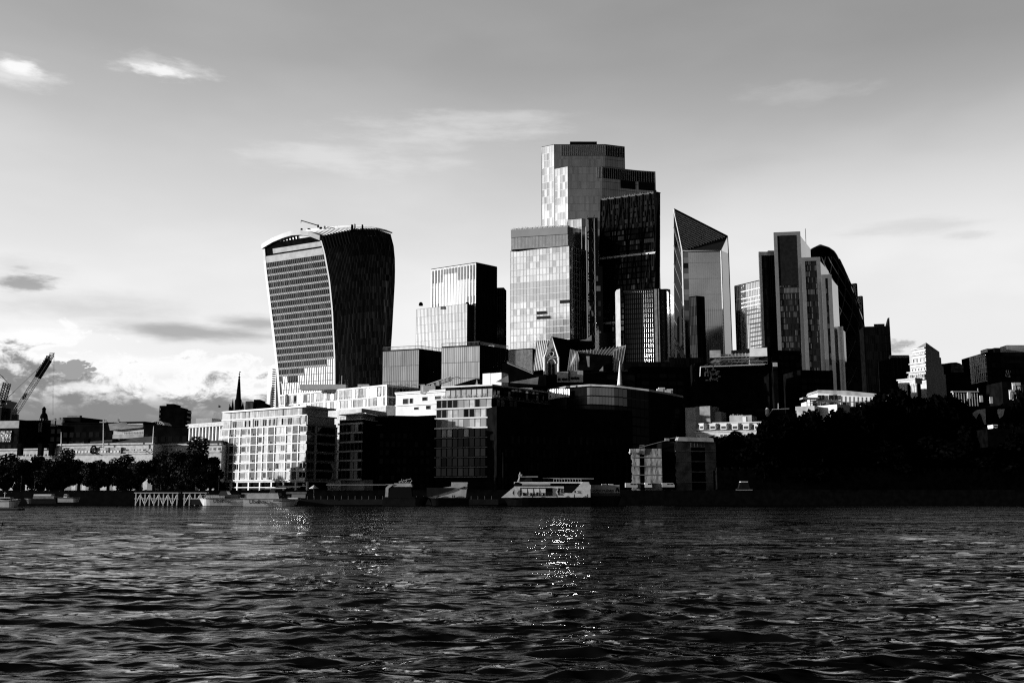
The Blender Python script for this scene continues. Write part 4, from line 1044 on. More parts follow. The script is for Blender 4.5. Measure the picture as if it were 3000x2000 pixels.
    mb = MB(); mb.prism(ins(.86), GZ, zb); obj('ground_floor', mb, darkb, root)
    mb = MB()
    for i in range(26): s = L * (i + .5) / 26; mb.fbox(FL, s - .5, s + .6, zb - 1.6, zb - .5, -2.0, -1.9)
    mb.fbox(FL, L * .1, L * .95, zb - 2.0, zb - 1.7, -.2, 0); obj('shop_fascia', mb, white, root)
    # curved bay attached on the right
    zc = lambda y: Pt(1040, y, 382).z
    b = thing('bay_apartments', 'dark glass bay block with pale floor edges beside the sunlit apartment block', 'apartment block', (Px(1025, 382, GZ).x, 382, GZ))
    ca, cb = Px(991, 388, 10), Px(1059, 380, 10); Fb, Lb = face_of(ca, cb); q2 = Px(1130, 402, 10)
    mb = MB(); mb.prism([tuple(ca)[:2], tuple(cb)[:2], tuple(q2)[:2], tuple(ca + q2 - cb)[:2]], zc(1405), zc(1228)); obj('wall', mb, dark, b)
    rows = (1404, 1375, 1348, 1321, 1294, 1267, 1240)
    sb = MB()
    for y in rows: sb.fbox(Fb, -.3, Lb + .3, zc(y) - .3, zc(y) + .3, 0, .7)
    obj('floor_edges', sb, whitem, b)
    for r in range(6):
        z0, z9 = zc(rows[r]) + .35, zc(rows[r + 1]) - .35
        for k in range(6):
            win(b, Fb, Lb * k / 6 + .1, Lb * (k + 1) / 6 - .1, z0, z9, blind if (k in (3, 4) and r < 6) and rnd.random() < .7 else g_blk, dim)  # pale blinds stand in for bright reflections in these columns
    mb = MB()
    for y, ov in ((1228, .4), (1212, 1.4)): 
        mb.prism([tuple(ca + Vector((0, -ov, 0)))[:2], tuple(cb + Vector((ov, -ov, 0)))[:2], tuple(q2)[:2], tuple(ca + q2 - cb)[:2]], zc(y) - .15, zc(y) + .15)
    obj('terrace_slab', mb, whitem, b)
    mb = MB(); mb.prism([tuple(ca + Vector((2, 3, 0)))[:2], tuple(cb + Vector((-1, 3, 0)))[:2], tuple(q2)[:2], tuple(ca + q2 - cb)[:2]], zc(1228) + .16, zc(1195)); obj('penthouse', mb, greyw, b)
    mb = MB()
    for k in range(16): mb.fbox(Fb, Lb * k / 16, Lb * k / 16 + .08, zc(1228) + .16, zc(1228) + 1.3, -.4, -.3)
    mb.fbox(Fb, 0, Lb, zc(1228) + 1.3, zc(1228) + 1.38, -.4, -.3); obj('terrace_rail', mb, greyw, b)
    mb = MB(); s = Lb * .2; mb.fbox(Fb, s, s + .8, GZ, zc(1405), -.8, -.1); mb.fbox(Fb, 0, Lb, GZ, zc(1405), -6, -1.5); obj('ground_column', mb, greyw, b)
    # right part goes on as a dark block, shade put into its near-black walls
    e, Fe, Le, ze = block('dark_apartments', 'black shaded apartment block between the bay block and the banded corner block', 'apartment block', (1059, 392), (1280, 398), 1222, dark, 20)
    for r in range(7):
        for k in range(13):
            if rnd.random() < .8: win(e, Fe, Le * k / 13 + .4, Le * (k + 1) / 13 - .4, GZ + 3.3 * r + 1.2, GZ + 3.3 * r + 3.3, g_blk, dark)
    mb = MB()
    for k in range(3): mb.fbox(Fe, -1, Le * (.35 - .08 * k), ze - 3.4 * k - .2, ze - 3.4 * k + .2, 0, 1.5 - .3 * k)
    obj('curved_balcony', mb, dim, e)
apartments()

# long stepped block behind (two storeys with posts)
def rear_long():
    Yb_ = 430
    z1 = Pt(1132, 1126, Yb_).z; zm = Pt(1132, 1160, Yb_).z; zl = Pt(1132, 1190, Yb_).z
    c0 = Px(1132, Yb_, z1); l0 = Px(818, 477, z1); r0 = Px(1236, 447, z1)
    root = thing('terrace_apartments', 'long white terraced top floors with posts behind the sunlit apartment block', 'apartment block', (c0.x, c0.y, GZ))
    FL, L = face_of(l0, c0); FR, LR = face_of(c0, r0)
    bk = l0 + r0 - c0; poly = [tuple(q)[:2] for q in (l0, c0, r0, bk)]
    mb = MB(); mb.prism(poly, GZ, zl); obj('wall', mb, stone, root)
    cen = sum((Vector(q) for q in poly), Vector((0, 0))) / 4; ins = lambda f: [tuple(cen + (Vector(q) - cen) * f) for q in poly]
    mb = MB(); mb.prism(ins(.97), zl + .003, z1 - .7); obj('upper_wall', mb, greyw, root)
    mb = MB(); mb.prism(ins(1.01), z1 - .7, z1); obj('roof', mb, white, root)
    mb = MB(); mb.prism(ins(1.005), zm - .35, zm + .1); mb.prism(ins(1.005), zl + .01, zl + .5); obj('terrace_slab', mb, white, root)
    mb = MB()
    for px in (834, 872, 910, 950, 991, 1033, 1077, 1120, 1131): s = onface(FL, px, 1145)[0]; mb.fbox(FL, s - .3, s + .3, zl, z1 - .7, -.6, -.1)
    obj('terrace_columns', mb, whitem, root)
    FU, LU = face_of(ins(.97)[0], ins(.97)[1])
    for k in range(30):
        for (za, zb_) in ((zl + .7, zm - .5), (zm + .3, z1 - .9)):
            if rnd.random() < .88:
                q = rnd.random(); win(root, FU, LU * k / 30 + .15, LU * (k + 1) / 30 - .15, za, zb_, blind if q < .5 else (g_win if q < .75 else g_pale), white if rnd.random() < .6 else dark)
    FV, LV = face_of(ins(.97)[1], ins(.97)[2])
    for k in range(10):
        for (za, zb_) in ((zl + .7, zm - .5), (zm + .3, z1 - .9)): win(root, FV, LV * k / 10 + .2, LV * (k + 1) / 10 - .2, za, zb_, g_mid if k < 4 else g_blk, dim)
    mb = MB()
    for k in range(40): s = LU * k / 40; mb.fbox(FL, s, s + .06, zm + .1, zm + 1.1, -.2, -.1)
    mb.fbox(FL, 0, L, zm + 1.1, zm + 1.18, -.2, -.1); obj('terrace_rail', mb, greyw, root)
    mb = MB(); mb.box(c0.x - 42, c0.x - 21, 450, 456, z1, z1 + 2.2); mb.box(c0.x - 14, c0.x - 9, 440, 444, z1, z1 + 1.2); obj('plant_room', mb, white, root)
    mb = MB(); q = Pt(1002, 1100, 455); mb.tube([(q.x, 455, z1), tuple(q)], .12, 4); obj('aerial', mb, greyw, root)
    mb = MB()
    for k in range(5): mb.tube([(c0.x + 4 + 3.0 * k, 437, z1), (c0.x + 5 + 3.0 * k, 437, z1 + .8), (c0.x + 6.5 + 3.0 * k, 437, z1 + .2)], .12, 4)
    obj('roof_rail', mb, dim, root)
    # white panelled block
    p, Fp, Lp, zp = block('panelled_apartments', 'white panelled upper floors with square dark openings above the black block', 'apartment block', (1160, 425), (1345, 409), 1141, white, 14, over=.4)
    for (x0, y0, x1, y1) in ((1237, 1162, 1252, 1174), (1248, 1187, 1261, 1199), (1274, 1159, 1292, 1172), (1200, 1166, 1210, 1182), (1213, 1192, 1226, 1200), (1180, 1167, 1196, 1184), (1318, 1158, 1334, 1170), (1300, 1190, 1312, 1202)):
        s0, zz0 = onface(Fp, x0, y1); s1, zz1 = onface(Fp, x1, y0); win(p, Fp, s0, s1, zz0, zz1, g_blk, greyw, name='opening')
    mb = MB()
    for y in (1150, 1184, 1216): z = onface(Fp, 1240, y)[1]; mb.fbox(Fp, 0, Lp, z - .2, z + .2, 0, .7)
    obj('floor_edges', mb, whitem, p)
    zq = onface(Fp, 1240, 1218)[1]; mb = MB(); mb.fbox(Fp, -.1, Lp, GZ, zq, .0, .9); obj('lower_wall', mb, dark, p)
    # roof machine (window cleaning crane)
    t = thing('roof_crane', 'white folded window cleaning crane lying on the roof above the panelled block', 'crane', tuple(Pt(1262, 1142, 418)))
    mb = MB(); a, b_ = Pt(1248, 1134, 418), Pt(1322, 1108, 418); truss(mb, a, b_, 1.4, 11, .22); obj('boom', mb, whitem, t)
    mb = MB(); a = Pt(1255, 1142, 418); mb.box(a.x - 2, a.x + 3, 416, 419, a.z - 1, a.z + 1.6); a = Pt(1236, 1136, 418); mb.box(a.x - .5, a.x + 1.3, 417, 419, a.z - 2.5, a.z + 1.4); obj('counterweight', mb, white, t)
    mb = MB(); a, b_, c_ = Pt(1322, 1108, 418), Pt(1338, 1103, 418), Pt(1348, 1107, 418); mb.tube([a, b_, c_], .16, 4); obj('jib_tip', mb, greyw, t)
    mb = MB()
    for px, py in ((1268, 1130), (1283, 1124), (1300, 1116), (1310, 1112)): a = Pt(px, py, 417.5); mb.box(a.x - .5, a.x + .6, 417, 418.4, a.z - .8, a.z + .9)
    obj('boom_joints', mb, whitem, t)
rear_long()

def corner_block():
    Yc = 382
    zc = lambda y: Pt(1445, y, Yc).z
    c0 = Px(1440, Yc, 20); l0 = Px(1277, Yc + 9.5, 20); r0 = Px(1632, Yc + 34, 20)
    root = thing('banded_corner_block', 'dark glass corner apartment block with thin pale floor bands and a lit upper left', 'apartment block', (c0.x, c0.y, GZ))
    FL, L = face_of(l0, c0); FR, LR = face_of(c0, r0)
    poly = [tuple(q)[:2] for q in (l0, c0, r0, l0 + r0 - c0)]
    mb = MB(); mb.prism(poly, GZ, zc(1165)); obj('wall', mb, dark, root)
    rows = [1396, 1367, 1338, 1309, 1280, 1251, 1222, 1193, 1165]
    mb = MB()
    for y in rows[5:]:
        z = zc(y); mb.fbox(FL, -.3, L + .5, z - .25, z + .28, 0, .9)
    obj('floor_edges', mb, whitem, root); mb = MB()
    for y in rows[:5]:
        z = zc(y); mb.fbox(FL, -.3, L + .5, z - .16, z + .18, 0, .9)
    obj('lower_floor_edges', mb, dim, root)  # neighbours' shade on the lower floors put into a dim colour
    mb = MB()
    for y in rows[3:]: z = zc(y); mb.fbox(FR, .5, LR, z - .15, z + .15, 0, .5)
    obj('side_floor_edges', mb, dim, root)  # right side edges dimmed, its shade painted in
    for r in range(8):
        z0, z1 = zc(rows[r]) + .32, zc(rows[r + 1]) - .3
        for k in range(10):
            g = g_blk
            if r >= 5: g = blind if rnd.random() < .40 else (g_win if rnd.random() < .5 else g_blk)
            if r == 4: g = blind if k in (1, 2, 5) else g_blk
            win(root, FL, L * k / 10 + .08, L * (k + 1) / 10 - .08, z0, z1, g, dark if r < 5 else greyw)  # lower frames dark too, shade carried by the colour
    FR_rows = rows[4:]
    for r in range(4):
        z0, z1 = zc(FR_rows[r]) + .3, zc(FR_rows[r + 1]) - .3
        for k in range(16):
            win(root, FR, LR * k / 16 + .15, LR * (k + 1) / 16 - .15, z0, z1, g_side if (k in (1, 2, 4, 5, 7, 11, 15) and rnd.random() < .35 + .15 * r) else g_blk, dark, name='side_window')
    cen = sum((Vector(q) for q in poly), Vector((0, 0))) / 4; ins = lambda f: [tuple(cen + (Vector(q) - cen) * f) for q in poly]
    z1 = zc(1165) + .3; z2 = zc(1128)
    mb = MB(); mb.prism(ins(.86), z1, z2); obj('penthouse', mb, dark, root)
    mb = MB(); mb.prism(ins(.93), z2 + .003, z2 + .6); obj('roof', mb, white, root)
    P = ins(.86); Fp, Lp = face_of(P[0], P[1])
    for k in range(9): win(root, Fp, Lp * k / 9 + .1, Lp * (k + 1) / 9 - .1, z1 + .2, z2 - .9, g_mid if rnd.random() < .6 else blind, dim, name='penthouse_window')
    Fp, Lp = face_of(P[1], P[2])
    for k in range(16):
        if rnd.random() < .7: win(root, Fp, Lp * k / 16 + .2, Lp * (k + 1) / 16 - .2, z1 + .2, z2 - 1.4, g_side if rnd.random() < .5 else g_blk, dark, name='penthouse_window')
        if k > 4: win(root, Fp, Lp * k / 16 + .1, Lp * (k + 1) / 16 - .1, z2 - 1.2, z2 - .2, g_side if rnd.random() < .6 else g_blk, dark, name='penthouse_window')
    mb = MB()
    for k in range(60): s = L * k / 60; mb.fbox(FL, s, s + .05, z1, z1 + 1, .5, .55)
    mb.fbox(FL, 0, L, z1 + 1, z1 + 1.07, .5, .55)
    for k in range(50): s = LR * k / 50; mb.fbox(FR, s, s + .05, z1, z1 + 1, .2, .25)
    obj('terrace_rail', mb, greyw, root)
    for k in range(9):
        s = L * (k + .3) / 9 + rnd.uniform(-1, 1); mb = MB()
        for j in range(60):
            c = Vector((rnd.gauss(0, .45), rnd.gauss(0, .45), rnd.gauss(.6, .35))); q = FL[0] + FL[1] * s; c = Vector((q.x + c.x, q.y + c.y + .4, z1 + .1 + abs(c.z)))
            a = Vector((rnd.uniform(-1, 1), rnd.uniform(-1, 1), rnd.uniform(-1, 1))) * .16; b = Vector((rnd.uniform(-1, 1), rnd.uniform(-1, 1), rnd.uniform(-1, 1))) * .16
            mb.face([c - a, c - b, c + a, c + b])
        tag(obj('terrace_plant', mb, leaf), 'small dark shrub in the row along the lit terrace of the banded corner block', 'plant', 'shrubs on the banded block terrace')
    # roof pieces
    for lab, a, b, yt, Y, m in (('square white plant box on the banded corner block roof', (1414, 410), (1436, 408), 1096, 410, white), ('wider white plant box right of the smaller one on the corner block roof', (1437, 408), (1469, 405), 1094, 408, white)):
        block('plant_box', lab, 'plant box', a, b, yt, m, 5, z0=z2 + .6)
    def fin(lab, pts, Y, m=whitem, th=.5):
        mb = MB(); P = [Pt(x, y, Y) for x, y in pts]; q = [p + Vector((0, th, 0)) for p in P]
        mb.hexa(P, q); return tag(obj('roof_fin', mb, m), lab, 'roof fin')
    fin('slim pointed white fin left of the plant boxes', [(1393, 1127), (1400, 1127), (1397, 1108)], 402, white)
    fin('long striped glass canopy rising right, above the corner block', [(1493, 1120), (1575, 1126), (1578, 1104)], 404, leadm)
    fin('dark sail roof between the plant boxes and the canopy', [(1452, 1118), (1490, 1120), (1489, 1099)], 400, leadm)
    fin('dark shallow pitched roof behind the slim white fin', [(1330, 1128), (1450, 1116), (1396, 1108)], 415, dark, 6)
corner_block()

# curved-roof office right of the corner block
def curved_office():
    Y = 400
    root = thing('curved_office', 'huge dark office with a long curved pale roof edge, lit at its left end', 'office block', tuple(Px(1780, Y, GZ)))
    xs = [(1606, 1140, 412), (1660, 1131, 408), (1728, 1126, 402), (1800, 1129, 398), (1900, 1141, 396), (1960, 1151, 398), (2000, 1160, 402)]
    P = [Pt(x, y, Y_) for x, y, Y_ in xs]
    mb = MB()
    for a, b in zip(P[:-1], P[1:]):
        mb.hexa([(a.x, a.y, GZ), (b.x, b.y, GZ), (b.x, b.y + 40, GZ), (a.x, a.y + 40, GZ)], [(a.x, a.y, a.z - .8), (b.x, b.y, b.z - .8), (b.x, b.y + 40, b.z - .8), (a.x, a.y + 40, a.z - .8)])
    obj('wall', mb, dark, root)
    mb = MB()
    for a, b in zip(P[:-1], P[1:]):
        o = Vector((0, -1.2, 0)); h = Vector((0, 0, .7)); k = Vector((0, 40, 0)); mb.hexa([a + o - h, b + o - h, b + k - h, a + k - h], [a + o, b + o, b + k, a + k])
    obj('roof', mb, leadm, root)
    gm, mm = MB(), MB()
    for i in range(48):
        t = i / 48 * (len(P) - 1); k = int(t); a = P[k].lerp(P[k + 1], t - k); t2 = (i + .92) / 48 * (len(P) - 1); k2 = min(int(t2), len(P) - 2); b = P[k2].lerp(P[k2 + 1], t2 - k2)
        for r in range(8):
            z0, z1 = a.z - 1.2 - 3.6 * (r + 1) + .5, a.z - 1.2 - 3.6 * r
            if z0 < GZ: continue
            c = rnd.random() * .15
            m_ = 0
            if r == 0 and i < 8: m_ = 1; c = rnd.random()  # left-end panes painted white to read as lit
            if r < 2 and 15 <= i < 27: m_ = 2; c = .5 + .5 * rnd.random()
            gm.face([(a.x, a.y - .08, z0), (b.x, b.y - .08, z0), (b.x, b.y - .08, z1), (a.x, a.y - .08, z1)], m_, c)
    obj('glazing', gm, [g_blk, white, glass('evening_glass', .09, .15, .5)], root)
    hm = MB(); wp = Vector((7.2, 122.0, 0.0))  # mirror panes added, each turned to throw the sun onto the water
    for i in range(9):
        q = Pt(1613 + i * 6.6, 1163, 406.5 - i * .2); q2 = Pt(1613 + i * 6.6, 1140, 406.5 - i * .2); c = (q + q2) / 2
        nn = (sd + (wp - c).normalized()).normalized(); du = nn.cross(Vector((0, 0, 1))).normalized() * -.40; dv = nn.cross(du).normalized() * ((q2.z - q.z) / 2)
        if dv.z < 0: dv = -dv
        P4 = [c - du - dv, c + du - dv, c + du + dv, c - du + dv]; hm.hexa([P4[0], P4[1], P4[1] - nn * .1, P4[0] - nn * .1], [P4[3], P4[2], P4[2] - nn * .1, P4[3] - nn * .1])
    obj('sun_glint_panes', hm, glass('glint_mirror', .95, .06, 0, bump=0), root)
    for lab, px, py in (('small white vent unit on the right slope of the curved office roof', 1933, 1139), ('white twin vent box at the right end of the curved office roof', 1956, 1143)):
        a = Pt(px, py, 401); mb = MB(); mb.box(a.x - 1.2, a.x + 1.2, 400, 402, a.z - 1.4, a.z); mb.box(a.x - .5, a.x + 2, 400.2, 401.8, a.z - 1.4, a.z + .5); tag(obj('vent_unit', mb, white), lab, 'vent')
    a = Pt(1816, 1057, 420); b = Pt(1816, 1128, 420); mb = MB(); mb.tube([b, a], 1.15, 8, 0, .12); tag(obj('white_spike', mb, white), 'slim white tapering spire standing behind the curved office roof', 'spire')
curved_office()

# post-modern gothic gabled building
def gothic():
    Y = 470
    root = thing('gabled_building', 'gothic-style building with steep striped gables and a pointed arch window bay', 'building', tuple(Px(1680, Y, GZ)))
    def poly(name, pts, m, Yd=None, th=1.5, rt=root):
        mb = MB(); P = [Pt(x, y, d) for x, y, d in pts]; mb.hexa(P, [p + Vector((th * .2, th, 0)) for p in P]); return obj(name, mb, m, rt)
    poly('left_roof_slope', [(1563, 1086, 476), (1597, 1082, 470), (1612, 996, 482), (1573, 998, 488)], leadstripe)
    poly('dark_roof_slope', [(1612, 1100, 470), (1770, 1085, 480), (1729, 990, 492), (1700, 1000, 492), (1640, 996, 485), (1615, 984, 472)], dark)
    poly('roof_ridge_tip', [(1660, 999, 489), (1733, 998, 489), (1733, 981, 489), (1716, 994, 489)], leadm)
    def seams(P, n, nm='roof_seams'):
        mb = MB(); a, b, c, d = [Pt(*q) for q in P]; o = Vector((-.1, -.25, 0))
        for k in range(n + 1): t = k / n; mb.tube([a.lerp(b, t) + o, d.lerp(c, t) + o], .16, 4)
        obj(nm, mb, dim, root)
    seams([(1563, 1086, 476), (1597, 1082, 470), (1612, 996, 482), (1573, 998, 488)], 7)
    seams([(1664, 1086, 462), (1697, 1086, 462), (1693, 1029, 464), (1672, 1023, 466)], 5)
    seams([(1693, 1034, 464.8), (1800, 1042, 464.8), (1834, 1011, 464.8), (1673, 1029, 465.8)], 14)
    seams([(1796, 1085, 463), (1821, 1085, 463), (1834, 1011, 464.2), (1800, 1024, 464.2)], 4)
    poly('gable_wall', [(1597, 1113, 466), (1634, 1113, 466), (1634, 1047, 466), (1616, 983, 466), (1597, 1047, 466)], stone)
    mb = MB()
    for (x0, x1, y0, y1) in ((1606, 1613.5, 1062, 1108), (1617.5, 1625, 1062, 1108), (1614, 1616, 1022, 1045), (1618, 1620, 1022, 1045)):
        a, b = Pt(x0, y1, 465.8), Pt(x1, y0, 465.8); mb.box(a.x, b.x, 465.6, 465.9, a.z, b.z - .8); mb.lathe((a.x + b.x) / 2, 465.75, [((b.x - a.x) / 2, b.z - .8), (.1, b.z + .2)], 6)
    obj('arch_window', mb, blackm, root)
    mb = MB(); A, B, T = Pt(1595, 1047, 465.4), Pt(1636, 1047, 465.4), Pt(1615.5, 982, 465.4)
    mb.tube([A, T, B], .5, 4); mb.tube([A, B], .35, 4); mb.tube([A, Pt(1595, 1113, 465.4)], .5, 4); mb.tube([B, Pt(1636, 1113, 465.4)], .5, 4)
    c = Pt(1616, 1036, 465.4); ring = [(c.x + 1.1 * math.cos(w), 465.4, c.z + 1.1 * math.sin(w)) for w in np.linspace(0, 6.28, 14)]; mb.tube(ring, .2, 4)
    arch = [(Pt(1616, 1062, 465.3).x + 1.9 * math.cos(w), 465.3, Pt(1616, 1064, 465.3).z + 2.2 * math.sin(w)) for w in np.linspace(0, 3.14, 9)]; mb.tube(arch, .25, 4)
    obj('gable_trim', mb, white, root)
    # second striped roof pair on the right
    poly('striped_roof_slope', [(1664, 1086, 462), (1697, 1086, 462), (1696, 1050, 462), (1693, 1029, 464), (1672, 1023, 466)], leadstripe)
    poly('striped_roof_ridge', [(1693, 1034, 465), (1790, 1040, 465), (1828, 1020, 465), (1834, 1011, 465), (1780, 1022, 465), (1673, 1029, 466)], leadstripe)
    poly('striped_roof_end', [(1796, 1085, 463), (1821, 1085, 463), (1834, 1011, 464.2), (1800, 1024, 464.2), (1795, 1060, 463)], leadstripe)
    poly('shaded_hip', [(1694, 1084, 460.5), (1792, 1084, 460.5), (1789, 1041, 463.5), (1694, 1035, 463.5)], dark, th=.6)  # shade painted in: this hip is near-black beside its pale slopes
    poly('dormer_fin', [(1722, 1074, 459.5), (1727, 1074, 459.5), (1727, 1043, 460), (1717, 1043, 460)], greyw, th=.6)
    poly('dormer_fin', [(1755, 1086, 459.5), (1767, 1086, 459.5), (1767, 1072, 460)], greyw, th=.6)
    poly('lower_wall', [(1632, 1119, 461), (1708, 1119, 461), (1708, 1080, 461), (1700, 1083, 461), (1660, 1088, 461), (1632, 1089, 461)], stone)
    poly('dark_lower_wall', [(1560, 1160, 462.6), (1860, 1160, 462.6), (1860, 1086, 462.6), (1560, 1100, 462.6)], dark, th=12)
    mb = MB()
    for (x0, x1, y0, y1) in ((1634, 1642, 1107, 1115), (1646, 1662, 1107, 1114), (1672, 1696, 1104, 1111), (1665, 1669, 1084, 1115)): a, b = Pt(x0, y1, 460.6), Pt(x1, y0, 460.6); mb.box(a.x, b.x, 460.5, 460.9, a.z, b.z)
    obj('window_strip', mb, blackm, root)
    # sloping black roof in front at left
    r2 = thing('sloping_roof_building', 'black roof sloping down right with a pale edge below the striped office', 'building', tuple(Px(1520, 455, GZ)))
    mb = MB(); P = [Pt(x, y, 455) for x, y in ((1470, 1130), (1600, 1130), (1600, 1096), (1562, 1096), (1486, 1064), (1470, 1064))]; mb.hexa(P, [p + Vector((0, 8, 0)) for p in P]); obj('wall', mb, dark, r2)
    mb = MB(); mb.tube([Pt(1486, 1062, 454.6), Pt(1562, 1094, 454.6)], .3, 4)
    for k in range(20): q = Pt(1486, 1062, 454.6).lerp(Pt(1562, 1094, 454.6), k / 19); mb.tube([q, q + Vector((0, 0, .8))], .1, 3)
    obj('roof_edge', mb, greyw, r2)
leadstripe = mat('ribbed_lead', .42, .5, var=.12, bands=None)
gothic()

# glassy rooftop structure on the dark block
def glass_roof_block():
    r, Fc, L, z = block('dark_office', 'black office mass under the sloping glass roof, behind the curved office', 'office block', (2040, 470), (2290, 474), 1068, dark, 40)
    mb = MB(); P = [Pt(x, y, d) for x, y, d in ((2060, 1074, 468), (2248, 1066, 468), (2250, 1038, 478), (2108, 1044, 478))]; mb.hexa(P, [p + Vector((0, .5, -.4)) for p in P]); obj('glass_roof', mb, g_t22, r)
    mb = MB()
    for t in np.linspace(0, 1, 13): mb.tube([P[0].lerp(P[1], t), P[3].lerp(P[2], t)], .18, 3)
    for t in (0, .33, .66, 1): mb.tube([P[0].lerp(P[3], t), P[1].lerp(P[2], t)], .2, 3)
    obj('glazing_bars', mb, greyw, r)
    mb = MB(); a, b = Pt(2052, 1075, 466), Pt(2240, 1068, 466); mb.tube([a, b], .3, 4); mb.tube([Pt(2110, 1040, 476), Pt(2246, 1036, 476)], .35, 4); mb.tube([Pt(2112, 1046, 475), Pt(2200, 1042, 475)], .25, 4)
    for k in range(9): q = Pt(2115 + 10 * k, 1045 - .3 * k, 475.5); mb.tube([q, q + Vector((0, 0, 1.6))], .12, 3)
    mb.tube([Pt(2052, 1075, 466), Pt(2051, 1102, 466)], .2, 3)
    obj('roof_rail', mb, white, r)
    mb = MB()
    for k in range(26):
        x, y = 2062 + rnd.random() * 45, 1080 + rnd.random() * 38; q = Pt(x, y, 465.5)
        if rnd.random() < .5: mb.box(q.x, q.x + rnd.uniform(.6, 2), 465, 465.4, q.z, q.z + .5)
        else: mb.box(q.x, q.x + .4, 465, 465.4, q.z, q.z + rnd.uniform(1, 2))
    obj('scaffold_bits', mb, mat('scaffold_steel', .05, .6), r)
    for a, b, yt, m, lab in (((2196, 472), (2247, 470), 1021, white, 'bright white plant box on the glass roofed block'), ((2079, 476), (2111, 475), 1028, leadm, 'grey plant box left of the bright white one')):
        block('plant_box', lab, 'plant box', a, b, yt, m, 8, z0=Pt(2200, 1046, 474).z)
    for (x0, x1, yt, Y, lab) in ((2249, 2262, 1020, 471, 'narrow black stair tower right of the bright plant box'), (2262, 2345, 1030, 520, 'wide black flat-topped block behind the stair tower'), (2345, 2440, 1088, 500, 'low black block under the stepped towers'), (1850, 2060, 1078, 480, 'black office mass between the spire and the glass roof'), (1990, 2300, 1200, 420, 'black warehouse behind the stone sheeted towers'), (2290, 2620, 1150, 560, 'black terrace of buildings under the bullet tower')):
        rr, Fq, Lq, zq = block('dark_office', lab, 'office block', (x0, Y), (x1, Y + 3), yt, dark, 20)
        mb = MB()
        nn = max(2, int(Lq / 3.2))
        mj = min(12, int((zq - GZ) / 3.6)); nn = max(2, min(nn, 100 // mj)); top = int((zq - GZ) / 3.6)
        for j in range(top - mj, top):
            for i in range(nn): mb = MB(); mb.fquad(Fq, Lq * i / nn + .4, Lq * (i + 1) / nn - .4, GZ + 3.6 * j + 1.0, GZ + 3.6 * j + 2.9, .06, .01, 0, rnd.random()); obj('window', mb, g_blk, rr)
    t = block('dark_office', 'small grey lit-topped stub right of the stair tower', 'office block', (2264, 468), (2277, 468), 1060, dark, 4)
    mb = MB(); mb.fbox(t[1], 0, t[2], t[3] - 2.2, t[3] - .3, 0, .2); obj('lit_panel', mb, white, t[0])  # lit top painted as a white panel
glass_roof_block()
